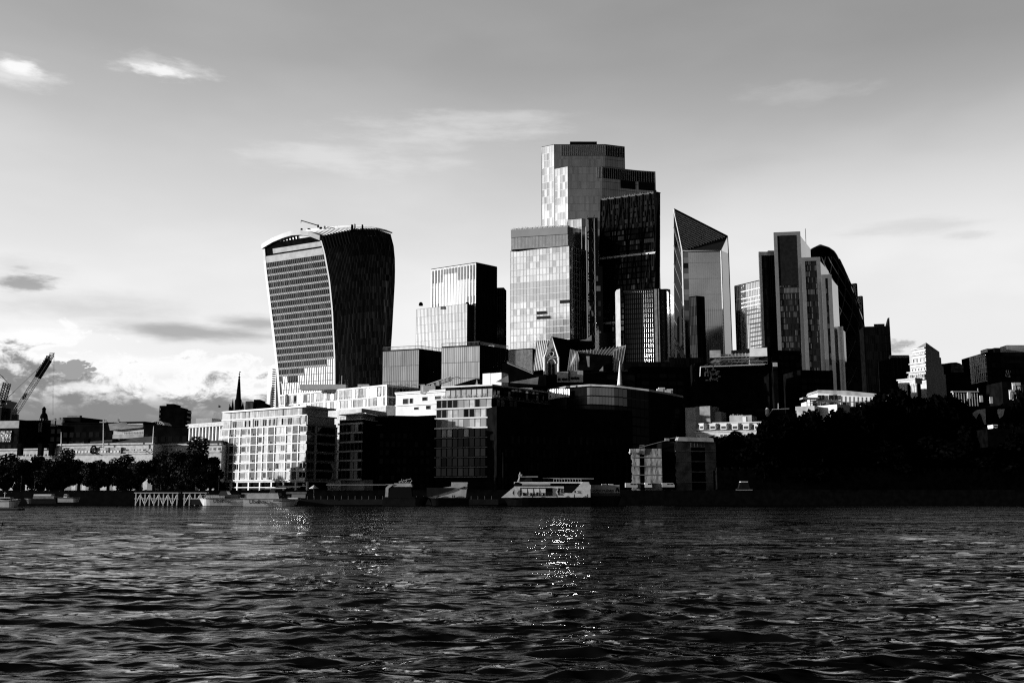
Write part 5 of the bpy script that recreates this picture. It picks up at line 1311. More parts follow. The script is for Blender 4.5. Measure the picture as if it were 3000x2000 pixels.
# ================================================================== left bank: cranes, dome, old market hall
def left_bank():
    # ---- tower cranes
    t = thing('luffing_crane', 'long lattice crane boom rising right, at the left edge of the skyline', 'crane', tuple(Pt(42, 1235, 620)))
    Yk = 620; a, b = Pt(42, 1212, Yk), Pt(152, 1040, Yk)
    m1, m2, m3 = a.lerp(b, .30), a.lerp(b, .62), a.lerp(b, .92)
    mb = MB(); truss(mb, a, m2, 2.6, 16, .2); truss(mb, m3, b, 2.0, 3, .25); obj('jib', mb, greyw, t)
    mb = MB(); truss(mb, m2, m3, 2.4, 8, .5); s = (m3 - m2) * .02
    for k in range(8): q = m2.lerp(m3, k / 8); mb.box(q.x - .9, q.x + 1.4, Yk - .6, Yk + .6, q.z, q.z + 3.9)
    for k in range(3): q = a.lerp(m1, .82 + k * .09); mb.box(q.x - .7, q.x + .9, Yk - .6, Yk + .6, q.z, q.z + 1.6)
    obj('jib_panel', mb, blackm, t)
    mb = MB(); q = Pt(157, 1036, Yk); mb.tube([b, q, q - Vector((0, 0, 1.6))], .35, 4); mb.box(q.x - 2.5, q.x + .6, Yk - .3, Yk + .3, q.z, q.z + .5); obj('jib_head', mb, greyw, t)
    mb = MB(); mb.tube([Pt(24, 1163, Yk), b], .12, 3); mb.tube([Pt(42, 1148, Yk), Pt(24, 1163, Yk)], .25, 3); mb.tube([q, Pt(153, 1215, Yk)], .05, 3); mb.tube([q + Vector((.5, 0, 0)), Pt(156, 1215, Yk)], .05, 3); obj('cables', mb, dim, t)
    mb = MB(); p0, p1 = Pt(0, 1235, Yk + 5), Pt(43, 1177, Yk + 5); mb.box(p0.x - 14, p0.x + 4.5, Yk - 3, Yk + 9, GZ, p1.z - 4); mb.box(p0.x + 5.5, p1.x, Yk + 1, Yk + 9, GZ, p1.z)
    c = Pt(45, 1228, Yk); mb.box(c.x - 2, c.x + 1.6, Yk - 1, Yk + 1, c.z - 4, c.z + 3); obj('machinery_house', mb, blackm, t)
    t = thing('luffing_crane', 'short steep dark crane boom beside the left edge of the photo', 'crane', tuple(Pt(8, 1235, 628)))
    mb = MB(); truss(mb, Pt(5, 1180, 628), Pt(21, 1122, 628), 3.2, 8, .35); obj('jib', mb, blackm, t)
    mb = MB(); mb.tube([Pt(21, 1120, 628), Pt(-14, 1083, 628)], .3, 4); mb.tube([Pt(22, 1122, 628), Pt(24, 1180, 628)], .15, 3); mb.tube([Pt(3, 1100, 628), Pt(10, 1106, 628)], .3, 3); obj('pendant', mb, greyw, t)
    mb = MB()
    for k in range(16): q = Pt(rnd.uniform(0, 28), rnd.uniform(1175, 1215), 626); mb.box(q.x - 1, q.x + 1, 625, 627, q.z - .8, q.z + .8)
    obj('mast_bracing', mb, blackm, t)
    # ---- dome
    t = thing('dome_building', 'small dark dome with a lantern on the far left skyline', 'dome', tuple(Pt(128, 1232, 700)))
    c = Pt(128, 1232, 700); top = Pt(128, 1207, 700).z; r = (Pt(139, 1232, 700).x - Pt(117, 1232, 700).x) / 2
    mb = MB(); mb.lathe(c.x, 700, [(r, GZ), (r, c.z + 1), (r * 1.03, c.z + 1.6)] + [(r * math.cos(R(w)), c.z + 1.6 + (top - c.z - 1.6) * math.sin(R(w))) for w in range(0, 86, 12)] + [(.5, top)], 16); obj('shell', mb, dark, t, smooth=True)
    mb = MB(); z = top; mb.lathe(c.x - .3, 700, [(1.2, z - .6), (1.2, z + 2), (1.5, z + 2.2), (.8, z + 3.2), (.15, z + 4), (.12, Pt(126, 1192, 700).z)], 8); obj('lantern', mb, dark, t)
    mb = MB(); 
    for k in range(10): w = 2 * math.pi * k / 10; mb.tube([(c.x + r * 1.05 * math.cos(w), 700 + r * 1.05 * math.sin(w), c.z - 6), (c.x + r * 1.05 * math.cos(w), 700 + r * 1.05 * math.sin(w), c.z + 1.4)], .3, 4)
    obj('drum_columns', mb, stone_d, t)
    # ---- dark and lit blocks behind the market hall
    def rows(root, Fc, L, z0, z1, n, m, g=g_blk, frac=.55):
        dz = (z1 - z0) / m; n = min(n, 100 // m)
        for j in range(m):
            for i in range(n): mb = MB(); mb.fquad(Fc, L * (i + .2) / n, L * (i + .8) / n, z0 + dz * (j + (1 - frac) / 2), z0 + dz * (j + (1 + frac) / 2), .06, .01, 0, rnd.random()); obj('window', mb, g, root)
    B = {}
    for key, a, b, yt, m, dep, over, lab in (
        ('a', (-40, 470), (58, 466), 1232, darkb, 20, .3, 'low block with a pale top band below the left crane'),
        ('b', (58, 480), (184, 478), 1233, dark, 20, .3, 'black flat block right of the pale banded one, under the dome'),
        ('c', (184, 500), (236, 498), 1224, dark, 20, 0, 'black block with a sloped right shoulder near the dome'),
        ('d', (184, 470), (335, 466), 1240, dark, 20, .5, 'long black roofed block behind the centre of the market hall'),
        ('e', (372, 462), (422, 460), 1237, darkb, 10, .4, 'small dark block with a lit white strip below its roof'),
        ('f', (422, 448), (470, 447), 1246, dark, 12, 0, 'dark low block just left of the glazed barrel roof'),
        ('g', (449, 440), (553, 438), 1250, dark, 14, .4, 'dark flat block in front of the jagged black tower'),
        ('h', (574, 470), (621, 468), 1227, greyw, 10, 0, 'grey rooftop block above the ribbed arcade building'),
        ('i', (621, 500), (659, 498), 1210, leadm, 10, 0, 'plain grey box behind the ribbed arcade building'),
        ('j', (652, 466), (705, 462), 1207, white, 12, .3, 'white stepped rooftop block left of the sunlit apartments'),
        ('k', (330, 480), (372, 478), 1238, dark, 12, 0, 'short dark block behind the grey pitched roof')):
        r, Fc, L, z = block('city_block', lab, 'building', a, b, yt, m, dep, over=over); B[key] = (r, Fc, L, z)
        if key not in 'ij': rows(r, Fc, L, GZ + 8, z - 3, max(3, int(L / 3)), max(2, int((z - GZ - 11) / 3.6)))
    r, Fc, L, z = B['a']; mb = MB(); mb.fbox(Fc, 0, L, z - 3.4, z, 0, .4); obj('top_band', mb, leadm, r)
    mb = MB(); s0, zz0 = onface(Fc, 0, 1294); s1, zz1 = onface(Fc, 36, 1262)
    for i in range(26):
        for j in range(9):
            s = (L * .35) + i * (s1 - L * .35) / 26; mb.fquad(Fc, s, s + (s1 - L * .35) / 26, zz0 + (zz1 - zz0) * j / 9, zz0 + (zz1 - zz0) * (j + 1) / 9, .45, .25, 0, rnd.random())
    obj('mosaic_glazing', mb, glass('broken_reflection', .7, .1, .95), r)
    r, Fc, L, z = B['b']; mb = MB()
    for i in range(5): mb.fbox(Fc, L * (.3 + .05 * i), L * (.325 + .05 * i), z - 5, z - .6, 0, .3)
    mb.fbox(Fc, L * .93, L, z, z + 1.2, -1, 0); obj('pale_strips', mb, greyw, r)
    r, Fc, L, z = B['e']; mb = MB(); mb.fbox(Fc, L * .05, L * .95, z - 1.6, z - .5, 0, .3); obj('lit_strip', mb, white, r)  # sunlit part painted as a white strip on the dark wall
    r, Fc, L, z = B['c']; mb = MB(); mb.fbox(Fc, L * .1, L * .8, z, z + 1.5, -4, -2); obj('roof_plant', mb, dim, r)
    # roof clutter
    for lab, px, py, w, m in (('small white roof box left of the grey pitched roof', 304, 1235, 3.2, white), ('white roof vents on the long black block', 344, 1234, 2.4, white), ('tiny pale roof tank on the black flat block', 160, 1232, 2.5, greyw), ('row of pale roof vents beside the dome', 175, 1230, 3.5, greyw)):
        q = Pt(px, py, 474); mb = MB(); mb.box(q.x - w / 2, q.x + w / 2, 473, 475, q.z - 2.6, q.z); mb.box(q.x - w * .1, q.x + w * .15, 473.5, 474.5, q.z, q.z + 1.2); mb.tube([(q.x + w * .35, 474, q.z), (q.x + w * .35, 474, q.z + 1.8)], .1, 4)
        tag(obj('roof_vent', mb, m), lab, 'vent')
    # grey pitched roof with lit wall
    r = thing('pitched_roof_hall', 'hall with a grey pitched roof over a sunlit wall of narrow windows', 'building', tuple(Px(370, 455, GZ)))
    mb = MB(); P = [Pt(x, y, d) for x, y, d in ((322, 1260, 452), (418, 1252, 449), (420, 1240, 462), (316, 1236, 470))]; mb.hexa(P, [p + Vector((0, 3, 0)) for p in P]); obj('roof', mb, leadm, r)
    a, b = Px(322, 454, GZ), Px(419, 450, GZ); Fc, L = face_of(a, b); z0, z1 = Pt(370, 1280, 452).z, Pt(370, 1257, 452).z
    mb = MB(); mb.fbox(Fc, 0, L, GZ, z1, -10, 0); obj('wall', mb, stone, r)
    mb = MB(); mb.fbox(Fc, 0, L, GZ, Pt(370, 1272, 452).z, 0, .5); obj('lower_wall', mb, leadm, r)
    for k in range(14): win(r, Fc, L * (.32 + .048 * k), L * (.345 + .048 * k), z0 + 1.4, z1 - 1.2, g_dark, white)
    # jagged black tower
    r = thing('jagged_tower', 'black residential tower with a stepped jagged top and balcony teeth', 'tower block', tuple(Px(490, 650, GZ)))
    mb = MB()
    for x0, x1, yt in ((454, 474, 1188), (474, 496, 1182.5), (496, 519, 1193), (519, 529, 1198)):
        a, b = Px(x0, 650, GZ), Px(x1, 650, GZ); mb.box(a.x + (.02 if x0 > 454 else 0), b.x, 650, 664, GZ, Pt(x1, yt, 650).z)
    obj('wall', mb, dark, r)
    zt = Pt(529, 1200, 650).z
    for k in range(8):
        a = Px(529, 650, GZ); z = zt - 1.2 - k * 3.1
        if z > 30: mb = MB(); mb.box(a.x + .01, a.x + 1.5, 651, 660, z - .7, z + .3); obj('balcony', mb, blackm, r)
        a = Px(454, 650, GZ); mb = MB(); mb.box(a.x + .3, a.x + .9, 649.8, 649.99, z + 1, z + 2.2); obj('window', mb, greyw, r)
    # barrel glazed roof
    r = thing('barrel_roof_hall', 'white glazed barrel-vault roof end in front of the jagged tower', 'building', tuple(Px(460, 500, GZ)))
    mb = MB(); a, b = Pt(438, 1249, 500), Pt(482, 1249, 500); cx = (a.x + b.x) / 2; rr = (b.x - a.x) / 2; hh = Pt(460, 1233, 500).z - a.z
    arc = [(cx + rr * math.cos(w), 500, a.z + hh * math.sin(w)) for w in np.linspace(0, math.pi, 17)]
    mb.hexa([Vector(p) for p in arc], [Vector(p) + Vector((0, 12, 0)) for p in arc]); obj('vault', mb, leadm, r)
    mb = MB(); mb.tube([Vector(p) + Vector((0, -.2, 0)) for p in arc], .45, 5)
    for k in range(1, 9): w = math.pi * k / 9; mb.tube([(cx + rr * .45 * math.cos(w), 499.7, a.z + hh * .4 * math.sin(w)), (cx + rr * math.cos(w), 499.7, a.z + hh * math.sin(w))], .18, 4)
    mb.box(cx - rr, cx + rr * 1.9, 499, 512, a.z - 3, a.z + .2); obj('vault_ribs', mb, white, r)
    mb = MB(); mb.box(cx - rr, cx + rr, 501, 511, GZ, a.z - 3); obj('wall', mb, dark, r)
    # ribbed arcade building
    r, Fc, L, z = block('arcade_building', 'pale building with tall rounded ribs and narrow paired windows left of the apartments', 'building', (551, 440), (680, 420), 1236, stone, 14, over=.2)
    mb = MB()
    n = 13
    for k in range(n + 1):
        s = L * k / n
        if k % 1 == 0: mb.fbox(Fc, max(s - .35, 0), min(s + .35, L), GZ, z - 1.5, 0, .9)
    obj('ribs', mb, white, r)
    mb = MB(); mb.fbox(Fc, 0, L, z - 1.4, z, 0, 1.2); obj('cornice', mb, stone, r)
    for k in range(n):
        for (ya, yb) in ((1266, 1249), (1288, 1271)):
            za, zb = onface(Fc, 620, ya)[1], onface(Fc, 620, yb)[1]
            w = L / n
            win(r, Fc, w * k + w * .22, w * k + w * .46, za, zb, g_blk, stone); win(r, Fc, w * k + w * .54, w * k + w * .78, za, zb, g_blk, stone)
    # ---- old market hall
    r = thing('market_hall', 'long low stone market hall with a central clock roundel behind the riverside trees', 'market hall', tuple(Px(300, 385, GZ)))
    def wing(nm, a, b, yt, nwin, wy0, wy1, cor=True, mm=stone):
        z1 = Pt(b[0], yt, b[1]).z; p0, p1 = Px(a[0], a[1], z1), Px(b[0], b[1], z1); Fc, L = face_of(p0, p1); n = Vector((-(p1 - p0).normalized().y, (p1 - p0).normalized().x)) * 16
        mb = MB(); mb.prism([tuple(p0)[:2], tuple(p1)[:2], (p1.x + n.x, p1.y + n.y), (p0.x + n.x, p0.y + n.y)], GZ, z1); obj(nm, mb, mm, r)
        if cor:
            mb = MB(); mb.fbox(Fc, -.3, L + .3, z1 - .1, z1 + .5, -.5, .9); mb.fbox(Fc, 0, L, z1 - 3.0, z1 - 2.6, 0, .4)
            mb.fbox(Fc, 0, L, onface(Fc, (a[0] + b[0]) / 2, wy1 + 3)[1] - .3, onface(Fc, (a[0] + b[0]) / 2, wy1 + 3)[1], 0, .5); obj('cornice', mb, stone, r)
        for k in range(nwin):
            m = (a[0] + b[0]) / 2; z0, zz = onface(Fc, m, wy1)[1], onface(Fc, m, wy0)[1]; w = L / nwin
            win(r, Fc, w * (k + .28), w * (k + .72), z0, zz, g_dark if rnd.random() < .7 else g_win, stone)
        return Fc, L, z1
    Fw, Lw, zw = wing('left_wing', (-60, 412), (172, 402), 1316, 22, 1330, 1340)
    Fq, Lq, zq = wing('centre_block', (172, 400), (449, 388), 1300, 17, 1316, 1326)
    Fr, Lr, zr_ = wing('right_wing', (456, 396), (650, 388), 1302, 14, 1312, 1319)
    mb = MB(); mb.fbox(Fq, Lq * .18, Lq * .68, onface(Fq, 280, 1329)[1], onface(Fq, 280, 1311)[1], .0, .8); obj('frieze_panel', mb, stone_d, r)
    c_s, c_z = onface(Fq, 280, 1317.5); q = Fq[0] + Fq[1] * c_s + Fq[2] * 1.2; mb = MB()
    mb.tube([(q.x + Fq[1].x * 1.15 * math.cos(w), q.y + Fq[1].y * 1.15 * math.cos(w), c_z + 1.5 * math.sin(w)) for w in np.linspace(0, 2 * math.pi, 20)], .35, 5); obj('clock_roundel', mb, dark, r)
    mb = MB()
    for k in range(14): mb.fbox(Fq, Lq * (.2 + .034 * k), Lq * (.222 + .034 * k), onface(Fq, 280, 1326)[1], onface(Fq, 280, 1320)[1], .82, .95)
    obj('carved_panel', mb, white, r)
    # dark hipped roofs
    mb = MB(); P = [Pt(x, y, d) for x, y, d in ((200, 1301, 398), (449, 1295, 389), (447, 1277, 398), (210, 1298, 410))]; mb.hexa(P, [p + Vector((0, 4, 0)) for p in P]); obj('slate_roof', mb, roofm, r)
    mb = MB(); P = [Pt(x, y, d) for x, y, d in ((456, 1306, 394), (650, 1296, 388), (646, 1289, 394), (500, 1296, 400))]; mb.hexa(P, [p + Vector((0, 4, 0)) for p in P]); obj('slate_roof', mb, roofm, r)
    for px in (60, 120, 152, 255, 337, 360): 
        p = Px(px, 400, Pt(px, 1312 if px < 172 else 1298, 400).z); mb = MB(); mb.box(p.x - .8, p.x + .8, 399, 401, p.z - 3, p.z + 1.4); mb.box(p.x - 1, p.x + 1, 398.8, 401.2, p.z + 1.4, p.z + 1.8); obj('chimney', mb, darkb, r)
    # lower arcade through the trees, its sunlit gaps filled with white paint
    for k in range(22):
        a, b = Px(-20 + 30 * k, 385, GZ), Px(-20 + 30 * k + 17, 385, GZ)
        if not any(p0_ <= 30 * k - 20 <= p1_ for p0_, p1_ in ((190, 260), (300, 325), (390, 445))): continue
        mb = MB(); zt = Pt(0, 1408 if k % 3 else 1398, 385).z; n = 8; w = b.x - a.x
        pts = [(a.x, 384.9, GZ), (b.x, 384.9, GZ), (b.x, 384.9, zt - w / 2)] + [((a.x + b.x) / 2 + w / 2 * math.cos(t), 384.9, zt - w / 2 + w / 2 * math.sin(t)) for t in np.linspace(.3, 2.84, n)] + [(a.x, 384.9, zt - w / 2)]
        mb.hexa([Vector(p) for p in pts], [Vector(p) + Vector((0, .4, 0)) for p in pts]); obj('arcade_arch', mb, white, r)
    # flagpoles
    for k, (px, y0, y1, Y, lab) in enumerate(((179.6, 1306, 1268, 390, 'short white flagpole at the left corner of the market hall centre'), (303, 1312, 1240, 386, 'tall white flagpole above the market hall centre'), (448, 1300, 1251, 384, 'white flagpole at the right corner of the market hall'))):
        a, b = Pt(px, y0, Y), Pt(px + (2 if k == 2 else 0), y1, Y); mb = MB(); mb.tube([a, b], .22, 6, 0, .12); mb.lathe(b.x, b.y, [(.05, b.z), (.28, b.z + .15), (.05, b.z + .4)], 8)
        tag(obj('flagpole', mb, white), lab, 'flagpole', 'flagpoles on the market hall')
    # ---- steeple
    t = thing('church_steeple', 'slender black church steeple with a ball and vane, left of the flared tower', 'steeple', tuple(Pt(697, 1204, 470)))
    Ys = 470; c = Pt(697, 1204, Ys); P = lambda y: Pt(697, y, Ys).z
    mb = MB(); mb.lathe(c.x, Ys, [(1.7, P(1240)), (1.6, P(1172)), (1.2, P(1168)), (.45, P(1110)), (.3, P(1108))], 8); mb.lathe(c.x, Ys, [(.2, P(1108)), (.65, P(1105)), (.2, P(1102)), (.15, P(1098)), (.4, P(1096)), (.12, P(1094)), (.1, P(1088))], 8); obj('spire', mb, dark, t)
    mb = MB(); mb.box(c.x - .1, c.x + .7, Ys - .05, Ys + .05, P(1090), P(1088)); obj('weather_vane', mb, blackm, t)
    for dx, y0, y1 in ((-2.6, 1206, 1166), (-3.8, 1206, 1186), (2.2, 1204, 1176)): mb = MB(); mb.lathe(c.x + dx, Ys, [(.7, P(y0 + 30)), (.6, P(y0 - 12)), (.05, P(y1))], 6); obj('pinnacle', mb, dark, t)
    a = Pt(672, 1207, Ys); mb = MB(); mb.lathe(a.x, Ys, [(.7, a.z - 6), (.5, a.z), (.1, a.z + 3.2), (.25, a.z + 3.5), (.05, Pt(672, 1182, Ys).z)], 6); tag(obj('pinnacle_spire', mb, dark), 'tiny separate black pinnacle left of the steeple', 'pinnacle')
    # jagged small flats
    r = thing('jagged_flats', 'small black jagged flats between the steeple and the flared tower', 'tower block', tuple(Px(735, 560, GZ)))
    mb = MB()
    for x0, x1, yt in ((709, 733, 1176), (733, 752, 1170), (752, 769, 1181)): a, b = Px(x0, 560, GZ), Px(x1, 560, GZ); mb.box(a.x + (.02 if x0 > 709 else 0), b.x, 560, 572, GZ, Pt(x1, yt, 560).z)
    obj('wall', mb, dark, r)
    for k in range(6): a = Px(712 + k * 3.6, 560, GZ); mb = MB(); mb.box(a.x, a.x + .35, 559.7, 559.9, Pt(0, 1200, 560).z, Pt(0, 1179, 560).z); obj('balcony', mb, dim, r)
    # round-shouldered glazed tower behind the flared tower
    r = thing('rounded_tower', 'pale gridded tower with a rounded shoulder, half hidden left of the flared tower', 'skyscraper', tuple(Px(795, 640, GZ)))
    Yq = 640; z = lambda y: Pt(795, y, Yq).z; X = lambda px, y=1130: Px(px, Yq, z(y)).x
    out = [(X(778), GZ), (X(778), z(1195)), (X(782, 1100), z(1100)), (X(785, 1085), z(1085)), (X(792, 1073), z(1073)), (X(801, 1068), z(1068)), (X(812, 1068), z(1068)), (X(820), GZ)]
    mb = MB(); yo = lambda x: Yq + 4 - 4.2 * (x - X(778)) / (X(797) - X(778)); mb.hexa([Vector((x, yo(x), zz)) for x, zz in out], [Vector((x, Yq + 25, zz)) for x, zz in out]); obj('wall', mb, white, r)
    mb, gm = MB(), MB(); Fc, L = face_of((X(779), Yq + 4), (X(797), Yq - .1))
    for j in range(20):
        zz = z(1215) + j * (z(1082) - z(1215)) / 20; dz = (z(1082) - z(1215)) / 20
        for i in range(4): gm.fquad(Fc, L * i / 4 + (.9 if j > 17 else 0), L * (i + 1) / 4 - .1, zz + .1, zz + dz - .1, .06, .02, 0, rnd.random())
        mb.box(X(799.5), X(806), Yq - 3.2, Yq - .01, zz + .9, zz + dz)
    obj('glazing', gm, g_pale, r); obj('window_strip', mb, blackm, r)
left_bank()

# ================================================================== right bank
def right_bank():
    # civic tower
    r = thing('stone_civic_tower', 'sunlit stone civic tower with stepped top and columned portico, its right side black', 'tower', tuple(Px(2715, 520, GZ)))
    Y = 520; z = lambda y: Pt(2715, y, Y).z
    def stage(nm, xl, xc, xr, y0, y1, m=stone, dY=14, Yo=0, top=None):
        zt = z(y1); c = Px(xc, Y + Yo, zt); l = Px(xl, Y + Yo + 8, zt); rr = Px(xr, Y + Yo + dY, zt)
        mb = MB(); mb.prism([tuple(l)[:2], tuple(c)[:2], tuple(rr)[:2], tuple(l + rr - c)[:2]], z(y0), zt); obj(nm, mb, m, r); return face_of(l, c)[0], face_of(l, c)[1], l, c, rr
    F1, L1, l, c, rr = stage('lower_stage', 2662, 2712, 2770, 1500, 1088)
    F2, L2, l, c, rr = stage('middle_stage', 2668, 2712, 2764, 1087.9, 1062, Yo=1)
    F3, L3, l, c, rr = stage('upper_stage', 2671, 2711.5, 2757, 1061.9, 1036, Yo=1.6)
    F4, L4, l, c, rr = stage('top_stage', 2674, 2711, 2752, 1035.9, 1018, Yo=2.2)
    ap = Pt(2713, 1003, Y + 8); mb = MB(); B4 = [l, c, rr, l + rr - c]
    for k in range(4): mb.face([B4[k], B4[(k + 1) % 4], ap])
    obj('pyramid_roof', mb, leadm, r)
    for Fx, Lx, y0, y1, n in ((F4, L4, 1031, 1026, 6), (F3, L3, 1056, 1046, 4), (F2, L2, 1082, 1075, 5)):
        for k in range(n): win(r, Fx, Lx * (k + .35) / n, Lx * (k + .65) / n, z(y0), z(y1), g_dark, stone)
    mb = MB()
    for Fx, Lx, y in ((F1, L1, 1088), (F2, L2, 1062), (F3, L3, 1036), (F4, L4, 1018)): mb.fbox(Fx, -.6, Lx + .05, z(y) - .1, z(y) + .6, -.2, .9); mb.fbox(Fx, 0, Lx, z(y) - 1.8, z(y) - 1.3, 0, .5)
    obj('cornice', mb, stone, r)
    mb = MB()
    for k in range(9): q = F1[0] + F1[1] * (L1 * (k + .5) / 9 + rnd.uniform(-.3, .3)) + F1[2] * 1.0; mb.lathe(q.x, q.y, [(.7, z(1112)), (.9, z(1106)), (.5, z(1102)), (.6, z(1098)), (.1, z(1092 + rnd.uniform(-3, 4)))], 7)
    obj('sculpture', mb, stone_d, r)
    # portico
    mb = MB(); pf, pL = face_of(Px(2648, 514, 10), Px(2699, 506, 10)); mb.fbox(pf, 0, pL, Pt(2675, 1125, 510).z, Pt(2675, 1112, 510).z, -6, 0); mb.fbox(pf, -.5, pL + .4, Pt(2675, 1113, 510).z, Pt(2675, 1109, 510).z, -6, .6); obj('entablature', mb, stone, r)
    zb, zt = GZ, Pt(2675, 1125, 510).z
    for k, s in enumerate((.04, .15, .26, .40, .72, .84, .97)):
        q = pf[0] + pf[1] * (pL * s) - pf[2] * .9; mb = MB(); mb.lathe(q.x, q.y, [(.75, zb), (.68, zt - 1.2), (1.0, zt - .5), (1.0, zt)], 10); obj('column', mb, stone, r, smooth=False)
    mb = MB(); mb.fbox(pf, 1, pL - 1, zb, zt, -6.2, -5); obj('portico_wall', mb, dark, r)
    for dx, w in ((4.2, 1.5),):
        a = Px(2707, 512, GZ); mb = MB(); mb.lathe(a.x, 512, [(.8, zb), (.7, zt - 1), (1, zt)], 10); obj('column', mb, stone, r)
    # black curved roof
    r = thing('curved_roof_hall', 'black hall with a whale-backed curved roof right of the civic tower', 'building', tuple(Px(2800, 560, GZ)))
    pts = [Pt(x, y, 560) for x, y in ((2740, 1300), (2740, 1066), (2766, 1065), (2785, 1062), (2802, 1061), (2814, 1065), (2826, 1075), (2836, 1092), (2850, 1122), (2856, 1300))]
    mb = MB(); mb.hexa(pts, [p + Vector((0, 25, 0)) for p in pts]); obj('wall', mb, dark, r)
    mb = MB()
    for i in range(9):
        for j in range(4): q = Pt(2786 + i * 4.2, 1090 - j * 6 , 559.7); mb.face([q, q + Vector((.75, 0, 0)), q + Vector((.75, 0, .9)), q + Vector((0, 0, .9))], 0, rnd.random())
    obj('roof_glazing', mb, g_dark, r)
    # lit braced block + black block at the right edge
    r, Fc, L, z1 = block('braced_office', 'pale glazed office with diagonal bracing near the right edge', 'office block', (2845, 560), (2888, 545), 1037, g_mid, 20)
    mb = MB(); zb = Pt(2866, 1120, 552).z
    mb.tube([tuple(Fc[0] + Fc[2] * .4) + (zb,), tuple(Fc[0] + Fc[2] * .4) + (z1,)], .6, 5)
    a, b = Fc[0] + Fc[1] * (L * .1) + Fc[2] * .3, Fc[0] + Fc[1] * (L * .62) + Fc[2] * .3; mb.tube([(a.x, a.y, zb + 5), (b.x, b.y, z1)], .35, 4)
    for k in range(6): zz = zb + (z1 - zb) * k / 6; mb.fbox(Fc, 0, L, zz, zz + .4, 0, .3)
    for k in range(8): mb.fbox(Fc, L * k / 8, L * k / 8 + .2, zb, z1, 0, .25)
    obj('bracing', mb, white, r)
    r, Fc, L, z1 = block('dark_office', 'large black block filling the right edge under a grey roof box', 'office block', (2888, 545), (3080, 545), 1034, dark, 30)
    mb = MB()
    for k in range(14): q = onface(Fc, rnd.uniform(2944, 2957), rnd.uniform(1090, 1112)); mb.fquad(Fc, q[0], q[0] + .7, q[1], q[1] + 1.1, .1, 0, 0, 1)
    obj('lit_windows', mb, blind, r)  # lit windows painted as pale blind-coloured panes
    for j in range(7):
        for i in range(14): mb = MB(); mb.fquad(Fc, L * (i + .1) / 14, L * (i + .9) / 14, z1 - 4 - j * 3.8, z1 - 1.6 - j * 3.8, .06, .01, 0, rnd.random()); obj('window', mb, g_blk, r)
    for a, b, yt, m, lab in (((2913, 548), (2930, 548), 1021, dark, 'small black roof box near the right edge'), ((2950, 550), (3080, 550), 1013, leadm, 'long grey roof box at the right edge'), ((2892, 556), (2911, 556), 1023, white, 'small pale roof box beside the small black one')):
        block('roof_box', lab, 'roof box', a, b, yt, m, 8, z0=z1 + .5)
    # pilastered front at the right edge: shade painted near-black, sunlit bays pale stone
    r, Fc, L, zt = block('stone_terrace', 'stone terrace corner with sunlit tall window bays at the right edge', 'building', (2935, 470), (3060, 470), 1121, dark, 16)
    for (x0, x1, y0, y1) in ((2968, 2973, 1180, 1121), (2982, 2986, 1165, 1122), (2957, 2961, 1170, 1142), (2966, 2969, 1172, 1142)):
        s0, za = onface(Fc, x0, y0); s1, zb = onface(Fc, x1, y1); mb = MB(); mb.fbox(Fc, s0, s1, za, zb, 0, .8); mb.fbox(Fc, s0 - .3, s1 + .3, zb - .5, zb, .8, 1.1); obj('pilaster', mb, stone, r)
    for (x0, x1, y0, y1) in ((2968, 2986, 1130, 1121), (2957, 2969, 1148, 1142)): s0, za = onface(Fc, x0, y0); s1, zb = onface(Fc, x1, y1); mb = MB(); mb.fbox(Fc, s0, s1, za, zb, .82, 1.2); obj('lintel', mb, stone, r)
    for k in range(3): s0, za = onface(Fc, 2989 + 7 * k, 1160); s1, zb = onface(Fc, 2993 + 7 * k, 1126); win(r, Fc, s0, s1, za, zb, g_dark, stone_d)
    # low church: near-black walls, its sunlit patches painted as pale stone shapes
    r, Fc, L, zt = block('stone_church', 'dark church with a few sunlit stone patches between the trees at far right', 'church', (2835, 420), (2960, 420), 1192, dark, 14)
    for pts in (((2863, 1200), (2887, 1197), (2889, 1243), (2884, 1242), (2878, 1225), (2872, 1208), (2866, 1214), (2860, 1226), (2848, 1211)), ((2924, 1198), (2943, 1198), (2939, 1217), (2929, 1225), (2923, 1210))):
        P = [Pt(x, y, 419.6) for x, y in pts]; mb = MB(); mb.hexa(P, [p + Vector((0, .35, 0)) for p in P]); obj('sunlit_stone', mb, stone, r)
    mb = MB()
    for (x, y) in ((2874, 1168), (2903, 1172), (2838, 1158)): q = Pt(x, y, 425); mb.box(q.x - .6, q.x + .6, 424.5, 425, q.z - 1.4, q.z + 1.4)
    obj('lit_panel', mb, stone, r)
    a, b = Pt(2788, 1147, 440), Pt(2865, 1145, 440); mb = MB(); mb.box(a.x, b.x, 439, 441, a.z - .3, a.z + .2); mb.tube([(b.x, 440, a.z), (b.x, 440, a.z + 1.5)], .15, 4)
    for k in range(10): x = a.x + (b.x - a.x) * (k + .5) / 10; mb.box(x - .1, x + .1, 439.5, 440.5, GZ, a.z - .3)
    tag(obj('covered_walkway', mb, greyw), 'thin pale canopy line in the dark below the curved roof hall', 'canopy')
    # long modern lit building
    r = thing('glazed_pavilion', 'long white-panelled low building with a roof tapering down to the right', 'office block', tuple(Px(2500, 430, GZ)))
    Y = 425; yy = lambda x: 425 + 12 * (2612 - x) / 236; A = [Pt(x, y, yy(x)) for x, y in ((2376, 1190), (2612, 1190), (2612, 1162), (2396, 1146), (2394, 1171), (2376, 1172))]
    mb = MB(); mb.hexa(A, [p + Vector((0, 15, 0)) for p in A]); obj('wall', mb, white, r)
    mb = MB(); A = [Pt(x, y, yy(x) - .5) for x, y in ((2393, 1150), (2625, 1167), (2640, 1160), (2480, 1144), (2397, 1142))]; mb.hexa(A, [p + Vector((0, 16, 0)) for p in A]); obj('roof', mb, leadm, r)
    Fc, L = face_of(Px(2376, 437, 10), Px(2612, 425, 10))
